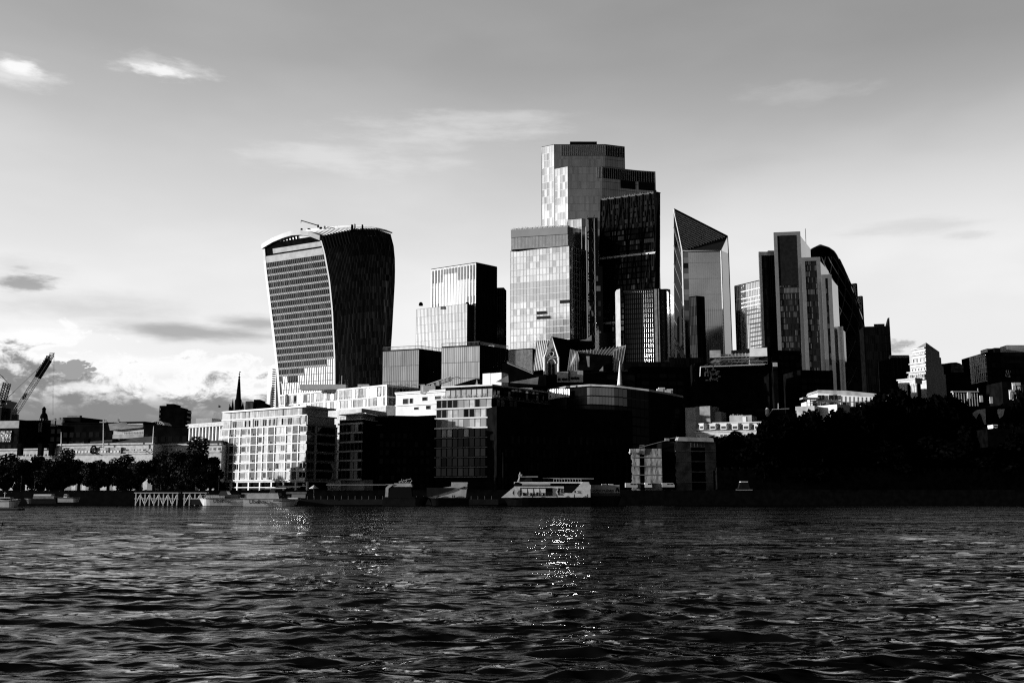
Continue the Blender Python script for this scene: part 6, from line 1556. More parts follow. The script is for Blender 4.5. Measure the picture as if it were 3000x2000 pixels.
    def rc(x0, y0, x1, y1, m, nm='opening'):
        s0, za = onface(Fc, x0, y1); s1, zb = onface(Fc, x1, y0); mb = MB(); mb.fbox(Fc, s0, s1, za, zb, 0, .25); obj(nm, mb, m, r)
    for q in ((2397, 1157, 2415, 1171), (2429, 1156, 2453, 1170), (2381, 1176, 2392, 1189), (2405, 1180, 2418, 1189), (2431, 1179, 2450, 1187), (2468, 1177, 2479, 1187), (2506, 1178, 2518, 1187), (2524, 1177, 2532, 1187), (2537, 1176, 2554, 1187), (2570, 1175, 2582, 1188), (2583.5, 1175, 2596, 1188)): rc(*q, g_blk)
    mb = MB()
    for k in range(19): s, _z = onface(Fc, 2396 + 12 * k, 1170); mb.fbox(Fc, s - .06, s + .06, Pt(0, 1190, Y).z, Pt(0, 1150 + .075 * 12 * k, Y).z, 0, .32)
    mb.fbox(Fc, 0, L, Pt(0, 1173.4, Y).z, Pt(0, 1172.6, Y).z, 0, .3); obj('panel_joints', mb, dim, r)
    a, b = Pt(2350, 1165, Y + 8), Pt(2396, 1163, Y + 8); mb = MB(); mb.box(a.x, b.x, Y + 6, Y + 12, a.z - .5, a.z + .1); obj('canopy', mb, greyw, r)
    mb = MB(); 
    for x in (2376, 2386): q = Px(x, Y + 7, GZ); mb.box(q.x - .15, q.x + .15, Y + 7, Y + 7.3, GZ, a.z - .5)
    obj('canopy_post', mb, dim, r)
    block('low_white_building', 'bright white stone lump of a building below the glazed pavilion', 'building', (2394, 425), (2452, 416), 1187, white, 8)
    block('grey_roof_building', 'grey box building left of the bright white one', 'building', (2330, 424), (2386, 419), 1191, leadm, 10)
    r, Fc, L, z1 = block('terrace_house', 'black hip-roofed building outlined by a thin pale ridge line', 'building', (2248, 415), (2335, 412), 1214, dark, 10)
    mb = MB(); P = [Pt(x, y, 411) for x, y in ((2254, 1212), (2264, 1199), (2312, 1197))]; mb.tube(P, .2, 4); mb.tube([Pt(2280, 1198, 411), Pt(2280, 1181, 411)], .15, 4); obj('roof_ridge', mb, greyw, r)
    mb = MB(); q = Pt(2248, 1206, 410); mb.lathe(q.x, 410, [(.2, q.z - 2), (.9, q.z - 1), (.9, q.z + 1), (.3, q.z + 1.7)], 8); obj('chimney', mb, greyw, r)
    # dormered terrace
    r, Fc, L, z1 = block('dormered_building', 'pale stone building with a row of white dormer windows above the trees', 'building', (2040, 388), (2245, 377), 1262, stone, 14, over=.5)
    mb = MB(); P = [Pt(x, y, d) for x, y, d in ((2042, 1261, 387.6), (2240, 1261, 377), (2236, 1237, 382), (2052, 1243, 392))]; mb.hexa(P, [p + Vector((0, 4, 0)) for p in P]); obj('mansard_roof', mb, leadm, r)
    mb = MB(); mb.tube([Pt(2087, 1239, 389), Pt(2236, 1236, 381)], .25, 4); obj('roof_ridge', mb, white, r)
    for k, px in enumerate((2055, 2087, 2119, 2152.5, 2185, 2218)):
        w = 7.5 if k else 5; yd = 386.5 - 9.8 * (px - 2055) / 163; a, b = Pt(px - w, 1258, yd + .2), Pt(px + w * 1.1, 1242, yd - .4)
        Fd, Ld = face_of((a.x, yd + .5), (b.x, yd - .6)); mb = MB(); mb.fbox(Fd, 0, Ld, a.z, b.z, -4, 0); mb.fbox(Fd, -.25, Ld + .25, b.z + .003, b.z + .35, -4, .25); d = obj('dormer', mb, white, r)
        Fd, Ld = face_of((a.x, yd + .47), (b.x, yd - .63)); mb = MB()
        for i in range(3): mb.fbox(Fd, Ld * (.12 + .27 * i), Ld * (.34 + .27 * i), a.z + .3, b.z - .7, 0, .04)
        obj('window', mb, g_dark, d)
    for k in range(18):
        if k % 3 != 2: s = L * (k + .2) / 18; win(r, Fc, s, s + L / 30, z1 - 3.2, z1 - .9, g_dark, stone)
    for a, b, yt, Y_, m, lab in (((2137, 396), (2202, 392), 1219, 418, leadm, 'grey roof box behind the dormered building'), ((2007, 402), (2037, 400), 1196, 424, leadm, 'grey box left in the group above the sheeted stone towers'), ((2037, 400), (2080, 396), 1192, 420, dim, 'taller dim box in the middle above the sheeted stone towers'), ((2081, 400), (2112, 398), 1209, 422, leadm, 'sloping grey box right in the group above the sheeted towers')):
        rr_ = block('roof_box', lab, 'building', a, b, yt, m, 8)
        if 'behind the dormered' in lab:
            mb = MB(); mb.fbox(rr_[1], rr_[2] * .6, rr_[2] * .76, rr_[3] - 3.5, rr_[3] - .1, 0, .3); obj('white_panel', mb, white, rr_[0])
            mb = MB()
            for i in range(6): mb.fbox(rr_[1], rr_[2] * (i * .1 + .02), rr_[2] * (i * .1 + .09), rr_[3] + .5, rr_[3] + rnd.uniform(.8, 1.4), -1, -.4)
            obj('chimney_pots', mb, dim, rr_[0])
    # wrapped stone towers at the water
    def wrapped(lab, xl, xr, yt, Y, notch, dk, slope=0):
        r = thing('wrapped_gatehouse', lab, 'scaffolded building', tuple(Px((xl + xr) / 2, Y, GZ)), 'gatehouses wrapped in sheeting')
        ztop = Pt(xl, yt, Y).z; a, b = Px(xl, Y, ztop), Px(xr, Y + dk, ztop); Fc, L = face_of(a, b)
        n, m = 26, 26; mb = MB(); rs = random.Random(int(xl)); zb = GZ
        bulge = [[rs.uniform(-.04, .04) for _ in range(n + 1)] for _ in range(m + 1)]
        def q(i, j):
            s = L * i / n + (rs_edge[j] if i == 0 else 0); z = zb + (ztop - zb) * j / m
            o = .10 * math.sin((j / m) * math.pi * 4.0) ** 2 + bulge[j][i] + .03 * math.sin(i * 1.3)
            p = Fc[0] + Fc[1] * s + Fc[2] * o; return (p.x, p.y, z)
        rs_edge = [rs.uniform(-.3, .3) for _ in range(m + 1)]
        for j in range(m):
            for i in range(n):
                x = xl + (xr - xl) * (i + .5) / n; y = 1440 - (1440 - yt) * (j + .5) / m
                if notch and notch[0] < x < notch[1] and y > notch[2]: continue
                mb.face([q(i, j), q(i + 1, j), q(i + 1, j + 1), q(i, j + 1)], 0, 1)
        obj('sheeting', mb, sheet if xl < 1900 else mat('grey_sheeting', .09, .9, var=.45, scale=.35, bump=.2, bscale=.5, spec=0), r, smooth=True)
        mb = MB(); mb.fbox(Fc, .3, L - .3, GZ, ztop - .2, -14, -.6); obj('core', mb, dark, r)
        mb = MB()
        for k in range(1, 5): z = zb + (ztop - zb) * k / 5; mb.fbox(Fc, 0, L * .999, z - .12, z + .12, .0, .42)
        if notch:
            s0 = onface(Fc, notch[0], 1350)[0]; s1 = onface(Fc, notch[1], 1350)[0]; zn = onface(Fc, notch[0], notch[2])[1]
            for k in range(5): s = s0 + (s1 - s0) * k / 4; mb.fbox(Fc, s - .05, s + .05, zn, zn + 3.2, .5, .6)
            mb.fbox(Fc, s0, s1, zn + 3.1, zn + 3.25, .5, .6); mb.fbox(Fc, s0, s1, zn, zn + .15, .5, .6)
        obj('scaffold_poles', mb, dim, r)
        return r, Fc, L, ztop
    r, Fc, L, zt = wrapped('narrow gatehouse wrapped in pale sheeting with a dark slot, left of the pair', 1850, 1938, 1314, 352, (1875, 1888, 1330), -1)
    mb = MB(); mb.tube([Pt(1846, 1315, 351), Pt(1846, 1327, 351)], .2, 4); q = Pt(1846, 1325, 351); mb.lathe(q.x, 351, [(.1, q.z - .6), (.6, q.z), (.1, q.z + .6)], 8); obj('floodlight', mb, white, r)
    r, Fc, L, zt = wrapped('wider gatehouse wrapped in dim sheeting under a low roof, right of the pair', 1978, 2096, 1291, 356, (2024, 2064, 1310), 3)
    mb = MB(); P = [Pt(x, y, 355) for x, y in ((1984, 1291), (2092, 1294), (2089, 1283), (1988, 1280))]; mb.hexa(P, [p + Vector((0, 5, .4)) for p in P]); obj('roof', mb, leadm, r)
    r, Fc, L, zt = block('dark_link', 'dark gap building joining the two sheeted gatehouses', 'building', (1938, 358), (1978, 358), 1300, dark, 12)
    mb = MB(); mb.tube([Pt(1872, 1311, 357), Pt(1948, 1291, 357), Pt(1960, 1285, 357), Pt(1988, 1280, 357)], .14, 4)
    obj('roof_cable', mb, dim, r)
    mb = MB(); q = Pt(1953, 1286, 356.5); mb.box(q.x - .6, q.x + .9, 356, 357, q.z - .6, q.z + .3); obj('vent_box', mb, greyw, r)
    # custom-house-like mass, shade painted into near-black walls (front turned away from the sun)
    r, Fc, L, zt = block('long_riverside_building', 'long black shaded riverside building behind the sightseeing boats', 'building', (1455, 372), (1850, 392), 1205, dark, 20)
    for j in range(4):
        for k in range(22): win(r, Fc, L * (k + .25) / 22, L * (k + .7) / 22, GZ + 3 + j * 5.0, GZ + 6 + j * 5.0, g_blk, dark)
    mb = MB()
    for k in range(11): q = Fc[0] + Fc[1] * (L * (k + .5) / 11) + Fc[2] * .4; mb.lathe(q.x, q.y, [(.5, GZ), (.45, GZ + 14), (.7, GZ + 14.6)], 8)
    obj('columns', mb, dark, r)
    r, Fc, L, zt = block('fortress_wall', 'long black old fortress wall along the bank at the right', 'wall', (2100, 352), (3400, 372), 1385, darkb, 4)
    mb = MB(); n = 60
    for k in range(n): mb.fbox(Fc, L * k / n, L * (k + .55) / n, zt + .45, zt + 1.6, -.8, 0)
    obj('battlements', mb, darkb, r)
    for x0, x1, yt, Y, lab in ((2300, 2360, 1340, 366, 'squat black round-topped fortress tower, left of two behind the trees'), (2760, 2830, 1330, 374, 'squat black fortress tower, right of two behind the trees')):
        a, b = Px(x0, Y, GZ), Px(x1, Y, GZ); rr = (b.x - a.x) / 2; z = Pt(x0, yt, Y).z; mb = MB(); mb.lathe((a.x + b.x) / 2, Y + rr, [(rr, GZ), (rr * .97, z - 1), (rr * 1.03, z - 1), (rr * 1.03, z)], 20)
        for k in range(12):
            w = 2 * math.pi * k / 12; cx, cy = (a.x + b.x) / 2 + rr * .95 * math.cos(w), Y + rr + rr * .95 * math.sin(w); mb.box(cx - .5, cx + .5, cy - .5, cy + .5, z + .003, z + 1.1)
        tag(obj('fortress_tower', mb, darkb), lab, 'tower')
right_bank()

# ================================================================== trees
def make_tree(seed, rad, h, nleaf, m, label, clumps=16, ls=.42):
    rs = random.Random(seed)
    t = thing('riverside_tree', label, 'tree', (0, 0, 0))
    mb = MB(); mb.tube([(0, 0, -.2), (rs.uniform(-.2, .2), 0, h * .18), (rs.uniform(-.5, .5), rs.uniform(-.3, .3), h * .36)], .42, 7, 0, .3)
    cl = []
    for k in range(clumps):
        a = rs.uniform(0, 2 * math.pi); u = rs.random() ** .5; zz = rs.uniform(.26, .93)
        prof = math.sin(min(1, (zz - .08) / .92) * math.pi) ** .5
        c = Vector((math.cos(a) * u * rad * .72 * prof, math.sin(a) * u * rad * .72 * prof, zz * h)); cl.append((c, rs.uniform(.24, .42) * rad))
        if k % 2 == 0: mb.tube([(0, 0, h * rs.uniform(.16, .3)), tuple(c * .5 + Vector((0, 0, h * .16))), tuple(c)], .2, 5, 0, .05)
    tr = obj('trunk', mb, bark, t)
    cb = MB()
    for k in range(nleaf):
        c, r_ = cl[rs.randrange(len(cl))]
        d = Vector((rs.gauss(0, 1), rs.gauss(0, 1), rs.gauss(0, 1))).normalized() * (r_ * rs.random() ** .4)
        p = c + d; a = Vector((rs.uniform(-1, 1), rs.uniform(-1, 1), rs.uniform(-1, 1))).normalized() * ls * rs.uniform(.5, 1.1)
        b = a.cross(Vector((rs.uniform(-1, 1), rs.uniform(-1, 1), rs.uniform(-1, 1)))).normalized() * ls * rs.uniform(.4, .8)
        cb.face([p - a, p - b, p + a, p + b], 0, rs.random())
    obj('crown', cb, m, t)
    return t
def place(src, x, y, z, s, sz, rz, label, group, first=False):
    r = src if first else src.copy()
    if not first:
        C.objects.link(r)
        for ch in src.children: c = ch.copy(); C.objects.link(c); c.parent = r
    r.location = (x, y, z); r.scale = (s, s, sz); r.rotation_euler = (0, 0, rz); r['label'] = label; r['group'] = group
    return r
def trees():
    kinds = [make_tree(11 + k, 5.2, 12, 5200, leaf, 'tree') for k in range(4)]
    G = 'trees along the left river bank'
    # px centre, top row, half width px, depth, label
    L_ = [(-30, 1340, 50, 356, 'left bank tree cut by the left edge of the photo'), (20, 1337, 48, 358, 'leftmost whole dark tree on the left bank'), (70, 1345, 44, 353, 'low round tree second along the left bank'),
          (118, 1338, 46, 360, 'grey-topped tree below the left wing of the market hall'), (160, 1340, 44, 354, 'spreading tree with pale thin stems beneath it'), (186, 1322, 40, 362, 'tall feathery tree under the short flagpole'),
          (232, 1345, 46, 355, 'leaning forked-trunk tree over the bright arches'), (276, 1350, 42, 360, 'low tree below the clock roundel'), (318, 1348, 44, 354, 'dark tree below the tall flagpole'),
          (368, 1340, 46, 358, 'broad tree hiding the right of the market hall centre'), (412, 1347, 42, 353, 'tree behind the left end of the timber jetty'), (452, 1336, 44, 360, 'tree below the right corner flagpole'),
          (490, 1330, 42, 355, 'dense tree just left of the tallest dark one'), (566, 1292, 62, 356, 'tallest dark rounded tree on the left bank'), (530, 1320, 44, 351, 'lower tree overlapping the left of the tallest one'), (616, 1345, 44, 358, 'tree leaning on the left corner of the sunlit apartments'), (590, 1375, 40, 350, 'small dense tree in front of the tallest one')]
    for i, (px, yt, hw, Y, lab) in enumerate(L_):
        z = Pt(px, yt, Y).z; x = Px(px, Y, 8).x; h = z - GZ; w = hw / F * Y * 1.3
        place(kinds[i % 4], x, Y, GZ, w / 5.0, h / 12.0, rnd.uniform(0, 6.28), lab, G, first=i < 4)
    S_ = [(-5, 1368, 'small leafy tree filling the gap at the left edge of the bank'), (44, 1362, 'small tree between the two leftmost bank trees'), (95, 1366, 'small tree behind the low round one'), (140, 1372, 'small shadowed tree under the tall feathery one, left side'), (182, 1374, 'small shadowed tree by the pale thin stems'),
          (268, 1378, 'small tree left of the low tree under the roundel'), (345, 1366, 'small tree right of the tall flagpole'), (384, 1372, 'small tree left of the timber jetty end'), (474, 1362, 'small tree behind the middle of the timber jetty'), (508, 1360, 'small tree before the gap left of the tallest tree'), (546, 1350, 'small tree at the left foot of the tallest tree'), (600, 1352, 'small tree at the right foot of the tallest tree'), (632, 1372, 'small tree closest to the sunlit apartments')]
    for i, (px, yt, lab) in enumerate(S_):
        Y = 349.5 + (i * 37 % 5); z = Pt(px, yt, Y).z; h = (z - GZ); place(kinds[(i * 3 + 1) % 4], Px(px, Y, 8).x, Y, GZ - h * .18, 1.0, h * 1.18 / 12.0, rnd.uniform(0, 6.28), lab, G)
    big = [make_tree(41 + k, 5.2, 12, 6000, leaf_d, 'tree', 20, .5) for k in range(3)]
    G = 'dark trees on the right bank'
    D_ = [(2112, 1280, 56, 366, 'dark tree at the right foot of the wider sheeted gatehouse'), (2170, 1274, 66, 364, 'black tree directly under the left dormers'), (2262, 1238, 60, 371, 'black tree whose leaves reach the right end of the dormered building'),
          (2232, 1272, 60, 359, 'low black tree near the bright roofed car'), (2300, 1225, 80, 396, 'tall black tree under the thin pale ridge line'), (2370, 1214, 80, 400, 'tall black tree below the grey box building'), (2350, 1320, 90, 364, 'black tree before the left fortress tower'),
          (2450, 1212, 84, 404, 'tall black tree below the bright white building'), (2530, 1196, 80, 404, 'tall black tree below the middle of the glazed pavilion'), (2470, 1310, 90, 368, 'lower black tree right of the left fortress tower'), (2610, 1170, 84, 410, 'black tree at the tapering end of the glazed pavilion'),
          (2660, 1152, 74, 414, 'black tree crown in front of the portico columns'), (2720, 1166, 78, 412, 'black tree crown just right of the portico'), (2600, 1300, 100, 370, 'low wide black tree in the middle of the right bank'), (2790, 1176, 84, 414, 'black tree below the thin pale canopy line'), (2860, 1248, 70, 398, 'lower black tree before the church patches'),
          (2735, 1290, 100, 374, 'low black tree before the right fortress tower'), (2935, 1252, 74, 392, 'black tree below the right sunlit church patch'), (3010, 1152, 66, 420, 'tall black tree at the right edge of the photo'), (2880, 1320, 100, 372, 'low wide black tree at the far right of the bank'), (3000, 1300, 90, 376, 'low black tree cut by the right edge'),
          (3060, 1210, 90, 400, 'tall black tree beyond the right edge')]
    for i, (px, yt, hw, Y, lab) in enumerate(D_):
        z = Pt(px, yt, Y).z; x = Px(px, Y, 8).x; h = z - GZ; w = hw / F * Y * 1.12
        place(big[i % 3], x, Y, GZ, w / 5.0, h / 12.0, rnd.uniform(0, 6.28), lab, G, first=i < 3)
trees()

# ================================================================== jetty, boats, vehicles, gulls
def text(body, px, py, Y, size, m, parent, bold=0.0, name='lettering'):
    c = bpy.data.curves.new(name, 'FONT'); c.body = body; c.size = size; c.extrude = .01; c.offset = bold; c.resolution_u = 3
    c.materials.append(m); o = bpy.data.objects.new(name, c); C.objects.link(o); o.parent = parent
    bpy.context.view_layer.update(); me = bpy.data.meshes.new_from_object(o.evaluated_get(bpy.context.evaluated_depsgraph_get()))
    C.objects.unlink(o); bpy.data.objects.remove(o); o = bpy.data.objects.new(name, me); C.objects.link(o); o.parent = parent
    o.rotation_euler = (R(90), 0, 0); o.location = Pt(px, py, Y) - wloc(parent); return o
def jetty(lab, x0, x1, n, y0=1444, y1=1474, Y=338):
    t = thing('timber_jetty', lab, 'jetty', (Px((x0 + x1) / 2, Y, 0).x, Y, -1), 'white timber jetties')
    za, zb = -1.0, Pt(x0, y0, Y).z
    for k in range(n + 1):
        x = Px(x0 + (x1 - x0) * k / n, Y, 2).x; mb = MB(); mb.box(x - .17, x + .17, Y - .2, Y + .2, za, zb - .02); obj('post', mb, white, t)
        if k < n:
            x2 = Px(x0 + (x1 - x0) * (k + 1) / n, Y, 2).x; mb = MB(); s = 1 if k % 2 else -1
            mb.tube([(x + .2, Y - .1, zb - .7 if s > 0 else .6), (x2 - .2, Y - .1, .6 if s > 0 else zb - .7)], .13, 4); obj('brace', mb, white, t)
    a, b = Px(x0, Y, 2).x, Px(x1, Y, 2).x
    mb = MB(); mb.box(a - .5, b + .5, Y - .6, Y + 2, zb, zb + .25); obj('deck', mb, white, t)
    mb = MB(); mb.box(a - .4, b + .4, Y - .25, Y + .1, zb * .52, zb * .52 + .25); obj('cross_beam', mb, white, t)
jetty('longer white timber jetty of braced posts under the left bank trees', 398, 519, 9)
jetty('shorter white timber jetty next to the left passenger boat', 540, 602, 4)

def hull(t, x0, x1, Y, y_deck, y_wl, beam, bow='r', m=white, sheer=.4, nm='hull', rake=1.5):
    a, b = Px(x0, Y, 1), Px(x1, Y, 1); zd, zw = Pt(x0, y_deck, Y).z, Pt(x0, y_wl, Y).z
    L = b.x - a.x; n = 14; st = []
    for k in range(n + 1):
        u = k / n; uu = u if bow == 'r' else 1 - u
        w = beam / 2 * (1 - max(0, (uu - .72) / .28) ** 2 * .96); z = zd + sheer * max(0, uu - .6) ** 2 / .16
        st.append((a.x + L * u, w, z, uu))
    mb = MB(); yc = Y + beam / 2
    for k in range(n):
        (xa, wa, za, ua), (xb, wb, zb, ub) = st[k], st[k + 1]
        sh = lambda u: (rake * max(0, (u - .8) / .2) ** 1.5) * (1 if bow == 'r' else -1)
        q = lambda x, w, z, u: [Vector((x, yc - w, z)), Vector((x - sh(u) , yc - w * .82, zw - .5)), Vector((x - sh(u), yc + w * .82, zw - .5)), Vector((x, yc + w, z))]
        A, B = q(xa, wa, za, ua), q(xb, wb, zb, ub)
        mb.face([A[1], B[1], B[0], A[0]]); mb.face([A[3], B[3], B[2], A[2]]); mb.face([A[0], B[0], B[3], A[3]]); mb.face([A[2], B[2], B[1], A[1]])
        if k == 0: mb.face([A[0], A[3], A[2], A[1]])
        if k == n - 1: mb.face([B[0], B[1], B[2], B[3]])
    obj(nm, mb, m, t)
    mb = MB()
    for k in range(n):
        (xa, wa, za, ua), (xb, wb, zb, ub) = st[k], st[k + 1]
        mb.hexa([(xa, yc - wa - .08, za - .25), (xb, yc - wb - .08, zb - .25), (xb, yc - wb + .02, zb - .25), (xa, yc - wa + .02, za - .25)], [(xa, yc - wa - .08, za - .1), (xb, yc - wb - .08, zb - .1), (xb, yc - wb + .02, zb - .1), (xa, yc - wa + .02, za - .1)])
    obj('rubbing_strake', mb, blackm, t)
def pbox(t, nm, x0, x1, y0, y1, Y0, dep, m, lean=0.0):
    a, b = Pt(x0, y1, Y0), Pt(x1, y0, Y0); mb = MB()
    mb.hexa([(a.x, Y0, a.z), (b.x, Y0, a.z), (b.x, Y0 + dep, a.z), (a.x, Y0 + dep, a.z)], [(a.x + lean, Y0 + .2, b.z), (b.x - abs(lean), Y0 + .2, b.z), (b.x - abs(lean), Y0 + dep - .2, b.z), (a.x + lean, Y0 + dep - .2, b.z)]); return obj(nm, mb, m, t)
navy = mat('navy_paint', .03, .4, spec=.3); boatw = mat('boat_white', .58, .4, spec=.4, var=.12, scale=.8); boatg = mat('boat_grey', .38, .5, var=.15)
def boats():
    # passenger catamaran, right of the pair
    t = thing('passenger_boat', 'pale river bus with a dark cabin stripe, bow pointing right, before the apartments', 'boat', (Px(790, 318, 0).x, 320, 0), 'river bus boats')
    hull(t, 712, 871, 318, 1460, 1480, 7, 'r', boatw, .3)
    pbox(t, 'cabin', 702, 818, 1444, 1460, 318.8, 5.4, boatg, .5)
    pbox(t, 'window_band', 818.2, 842, 1452, 1460, 319.2, 4.8, g_blk, .2)
    pbox(t, 'side_window_band', 704, 716, 1446, 1458, 318.7, .3, g_blk)
    pbox(t, 'wheelhouse', 788, 808, 1431, 1443.9, 320, 3.6, g_dark, .6)
    pbox(t, 'roof', 776, 838, 1428.5, 1430.6, 319.6, 4.4, boatw)
    pbox(t, 'foredeck', 842.2, 872, 1457, 1461, 318.4, 5, boatw)
    pbox(t, 'dark_stripe', 800, 866, 1464.6, 1467.5, 317.85, .1, navy)
    text('Uber', 730, 1474.5, 317.75, 1.75, navy, t, .05); text('Boat', 755, 1474.5, 317.75, 1.75, navy, t, 0)
    # second river bus behind, left
    t = thing('passenger_boat', 'dim river bus further left, partly hidden behind the first river bus', 'boat', (Px(640, 328, 0).x, 330, 0), 'river bus boats')
    hull(t, 572, 716, 328, 1460, 1476, 7, 'l', boatg, .4)
    pbox(t, 'cabin', 594, 700, 1448, 1460, 328.6, 5.4, navy, .4)
    pbox(t, 'white_cabin_band', 600, 658, 1452, 1458, 328.3, .3, boatw); pbox(t, 'wheelhouse', 640, 668, 1438, 1448, 329, 4, g_dark, .6)
    text('Uber', 624, 1471.5, 327.75, 1.7, navy, t, .05); text('Boat', 650, 1471.5, 327.75, 1.7, navy, t, 0)
    mb = MB()
    for k in range(9): p = Pt(584 + 7 * k, 1458, 328); mb.tube([p, p + Vector((0, 0, .9))], .05, 3)
    a, b = Pt(584, 1450, 328), Pt(640, 1450, 328); mb.tube([a, b], .05, 3); obj('deck_rail', mb, boatw, t)
    # pier pontoon with pavilion roofs
    t = thing('pontoon_pier', 'dark floating pier with thin canopy roofs behind the river bus boats', 'pier', (Px(800, 334, 0).x, 336, 0))
    pbox(t, 'pontoon', 560, 1460, 1462, 1478, 334, 7, blackm)
    for k, (x0, x1, y) in enumerate(((730, 795, 1432), (815, 900, 1424), (955, 1130, 1420), (1130, 1180, 1419))):
        pbox(t, 'canopy', x0, x1, y - 1.4, y, 334.5, 5, greyw if k > 1 else dim)
        for j in range(4): x = x0 + (x1 - x0) * (j + .5) / 4; pbox(t, 'canopy_post', x - .6, x + .6, y + .1, 1462, 336, .3, dim)
    pbox(t, 'ramp', 838, 898, 1440, 1446, 335, 3, dim); pbox(t, 'kiosk', 854, 895, 1447, 1458, 335, 4, g_win)
    mb = MB()
    for k in range(30): p = Pt(860 + 20 * k, 1462, 334.2); mb.tube([p, p + Vector((0, 0, 1.1))], .04, 3)
    obj('handrail', mb, greyw, t)
    p = Pt(920, 1425, 333); r = thing('sunshade', 'small white sunshade on the pier by the apartment corner', 'parasol', tuple(p - Vector((0, 0, 3))))
    mb = MB(); mb.lathe(p.x, p.y, [(1.6, p.z - .6), (1.5, p.z - .45), (.1, p.z + .5)], 10); obj('canopy', mb, white, r); mb = MB(); mb.tube([p - Vector((0, 0, 3.5)), p], .06, 5); obj('pole', mb, dim, r)
    # dark angular boats in the centre
    t = thing('moored_boat', 'dark boat with a pale slanting wheelhouse pillar, moored in the shade', 'boat', (Px(1180, 322, 0).x, 324, 0))
    hull(t, 1120, 1255, 322, 1456, 1478, 8, 'r', blackm, .6)
    mb = MB(); P = [Pt(x, y, 322.5) for x, y in ((1128, 1455), (1137, 1455), (1138, 1430), (1150, 1421), (1150, 1417), (1140, 1419), (1130, 1428))]; mb.hexa(P, [p + Vector((0, 4, 0)) for p in P]); obj('wheelhouse_pillar', mb, boatg, t)
    pbox(t, 'wheelhouse', 1138.2, 1208, 1428, 1455.8, 323, 4, g_blk, .4); pbox(t, 'roof', 1150.2, 1208, 1415, 1425, 322.6, 4.4, boatg, .5)
    mb = MB()
    for k in range(9): p = Pt(1170 + 4 * k, 1414, 324); mb.tube([p, p + Vector((rnd.uniform(-.5, .8), 0, rnd.uniform(.5, 1.5)))], .09, 3)
    mb.tube([Pt(1168, 1411, 324), Pt(1204, 1402, 324)], .12, 3); obj('radar_gear', mb, greyw, t)
    t = thing('workboat', 'pale-sterned vessel with a big black diagonal stripe, centre of the bank', 'boat', (Px(1310, 320, 0).x, 322, 0))
    hull(t, 1250, 1370, 320, 1457, 1476, 8, 'l', mat('black_hull', .003, .7, spec=0), .3)
    mb = MB(); P = [Pt(x, y, 320.3) for x, y in ((1262, 1457), (1364, 1457), (1370, 1412), (1322, 1412), (1322, 1424), (1298, 1428))]; mb.hexa(P, [p + Vector((0, 5, 0)) for p in P]); obj('superstructure', mb, boatg, t)
    mb = MB(); P = [Pt(x, y, 320.0) for x, y in ((1250, 1456), (1290, 1446), (1325, 1434), (1332, 1428), (1250, 1428))]; mb.hexa(P, [p + Vector((0, .25, 0)) for p in P]); obj('black_stripe', mb, blackm, t)
    mb = MB(); P = [Pt(x, y, 320.0) for x, y in ((1341, 1431), (1362, 1430), (1362, 1424))]; mb.hexa(P, [p + Vector((0, .25, 0)) for p in P]); obj('window', mb, blackm, t)
    for x in (1283, 1326, 1331): pbox(t, 'fender', x - 1.4, x + 1.4, 1450, 1456.5, 319.7, .5, blackm)
    # big sightseeing boat
    t = thing('sightseeing_boat', 'white sightseeing boat with a lit row of big windows and a round emblem', 'boat', (Px(1600, 316, 0).x, 319, 0))
    hull(t, 1474, 1732, 316, 1456, 1476, 8, 'l', mat('black_hull', .003, .7, spec=0), .2)
    mb = MB(); P = [Pt(x, y, 316.2) for x, y in ((1468, 1457), (1730, 1457), (1729, 1420), (1724, 1411), (1708, 1411), (1676, 1443), (1652, 1443), (1652, 1424), (1530, 1424), (1508, 1424))]
    mb.hexa(P, [p + Vector((0, 7, 0)) for p in P]); obj('hull_side', mb, boatw, t)
    pbox(t, 'glazed_saloon', 1524, 1618, 1428, 1451, 315.95, .2, g_blk)
    for k in range(4): pbox(t, 'window', 1528 + 18 * k, 1544 + 18 * k, 1431, 1450, 315.85, .08, mat('bright_pane', .75, .5, var=.1))  # panes painted near-white so the row looks lit
    for k, (x, h) in enumerate(((1532, 8), (1537, 5), (1553, 7), (1562, 6), (1571, 9), (1590, 7), (1579, 3))): pbox(t, 'seat', x, x + 5, 1450 - h, 1450, 315.75, .07, blackm)
    pbox(t, 'dark_window', 1653, 1690, 1421, 1443, 316.3, 5, g_blk, .3)
    pbox(t, 'door', 1635, 1640, 1429, 1450, 316, .15, g_blk)
    for x in (1633, 1683): pbox(t, 'porthole', x, x + 4, 1436, 1443, 315.9, .2, blackm)
    p = Pt(1646.5, 1436, 315.9)
    mb = MB(); mb.tube([(p.x + .45 * math.cos(w), p.y, p.z + .45 * math.sin(w)) for w in np.linspace(0, 6.283, 16)], .1, 4); mb.box(p.x - .25, p.x + .25, p.y - .05, p.y + .05, p.z - .12, p.z + .12); obj('emblem', mb, navy, t)
    mb = MB(); P = [Pt(x, y, 315.9) for x, y in ((1501, 1443), (1507, 1433), (1507, 1453))]; mb.hexa(P, [q + Vector((0, .1, 0)) for q in P]); obj('arrow_mark', mb, navy, t)
    pbox(t, 'roof', 1506, 1726, 1411, 1415, 316.8, 6, boatw); pbox(t, 'roof_box', 1530, 1612, 1414.6, 1420, 316.4, 6.4, greyw); pbox(t, 'bow_house', 1506, 1524, 1412, 1424, 316.6, 5, g_blk, .3)
    pbox(t, 'bridge', 1522, 1560, 1397, 1410.8, 318, 3.4, blackm, .3); pbox(t, 'bridge_roof', 1518, 1576, 1394.5, 1396.8, 317.8, 3.8, greyw)
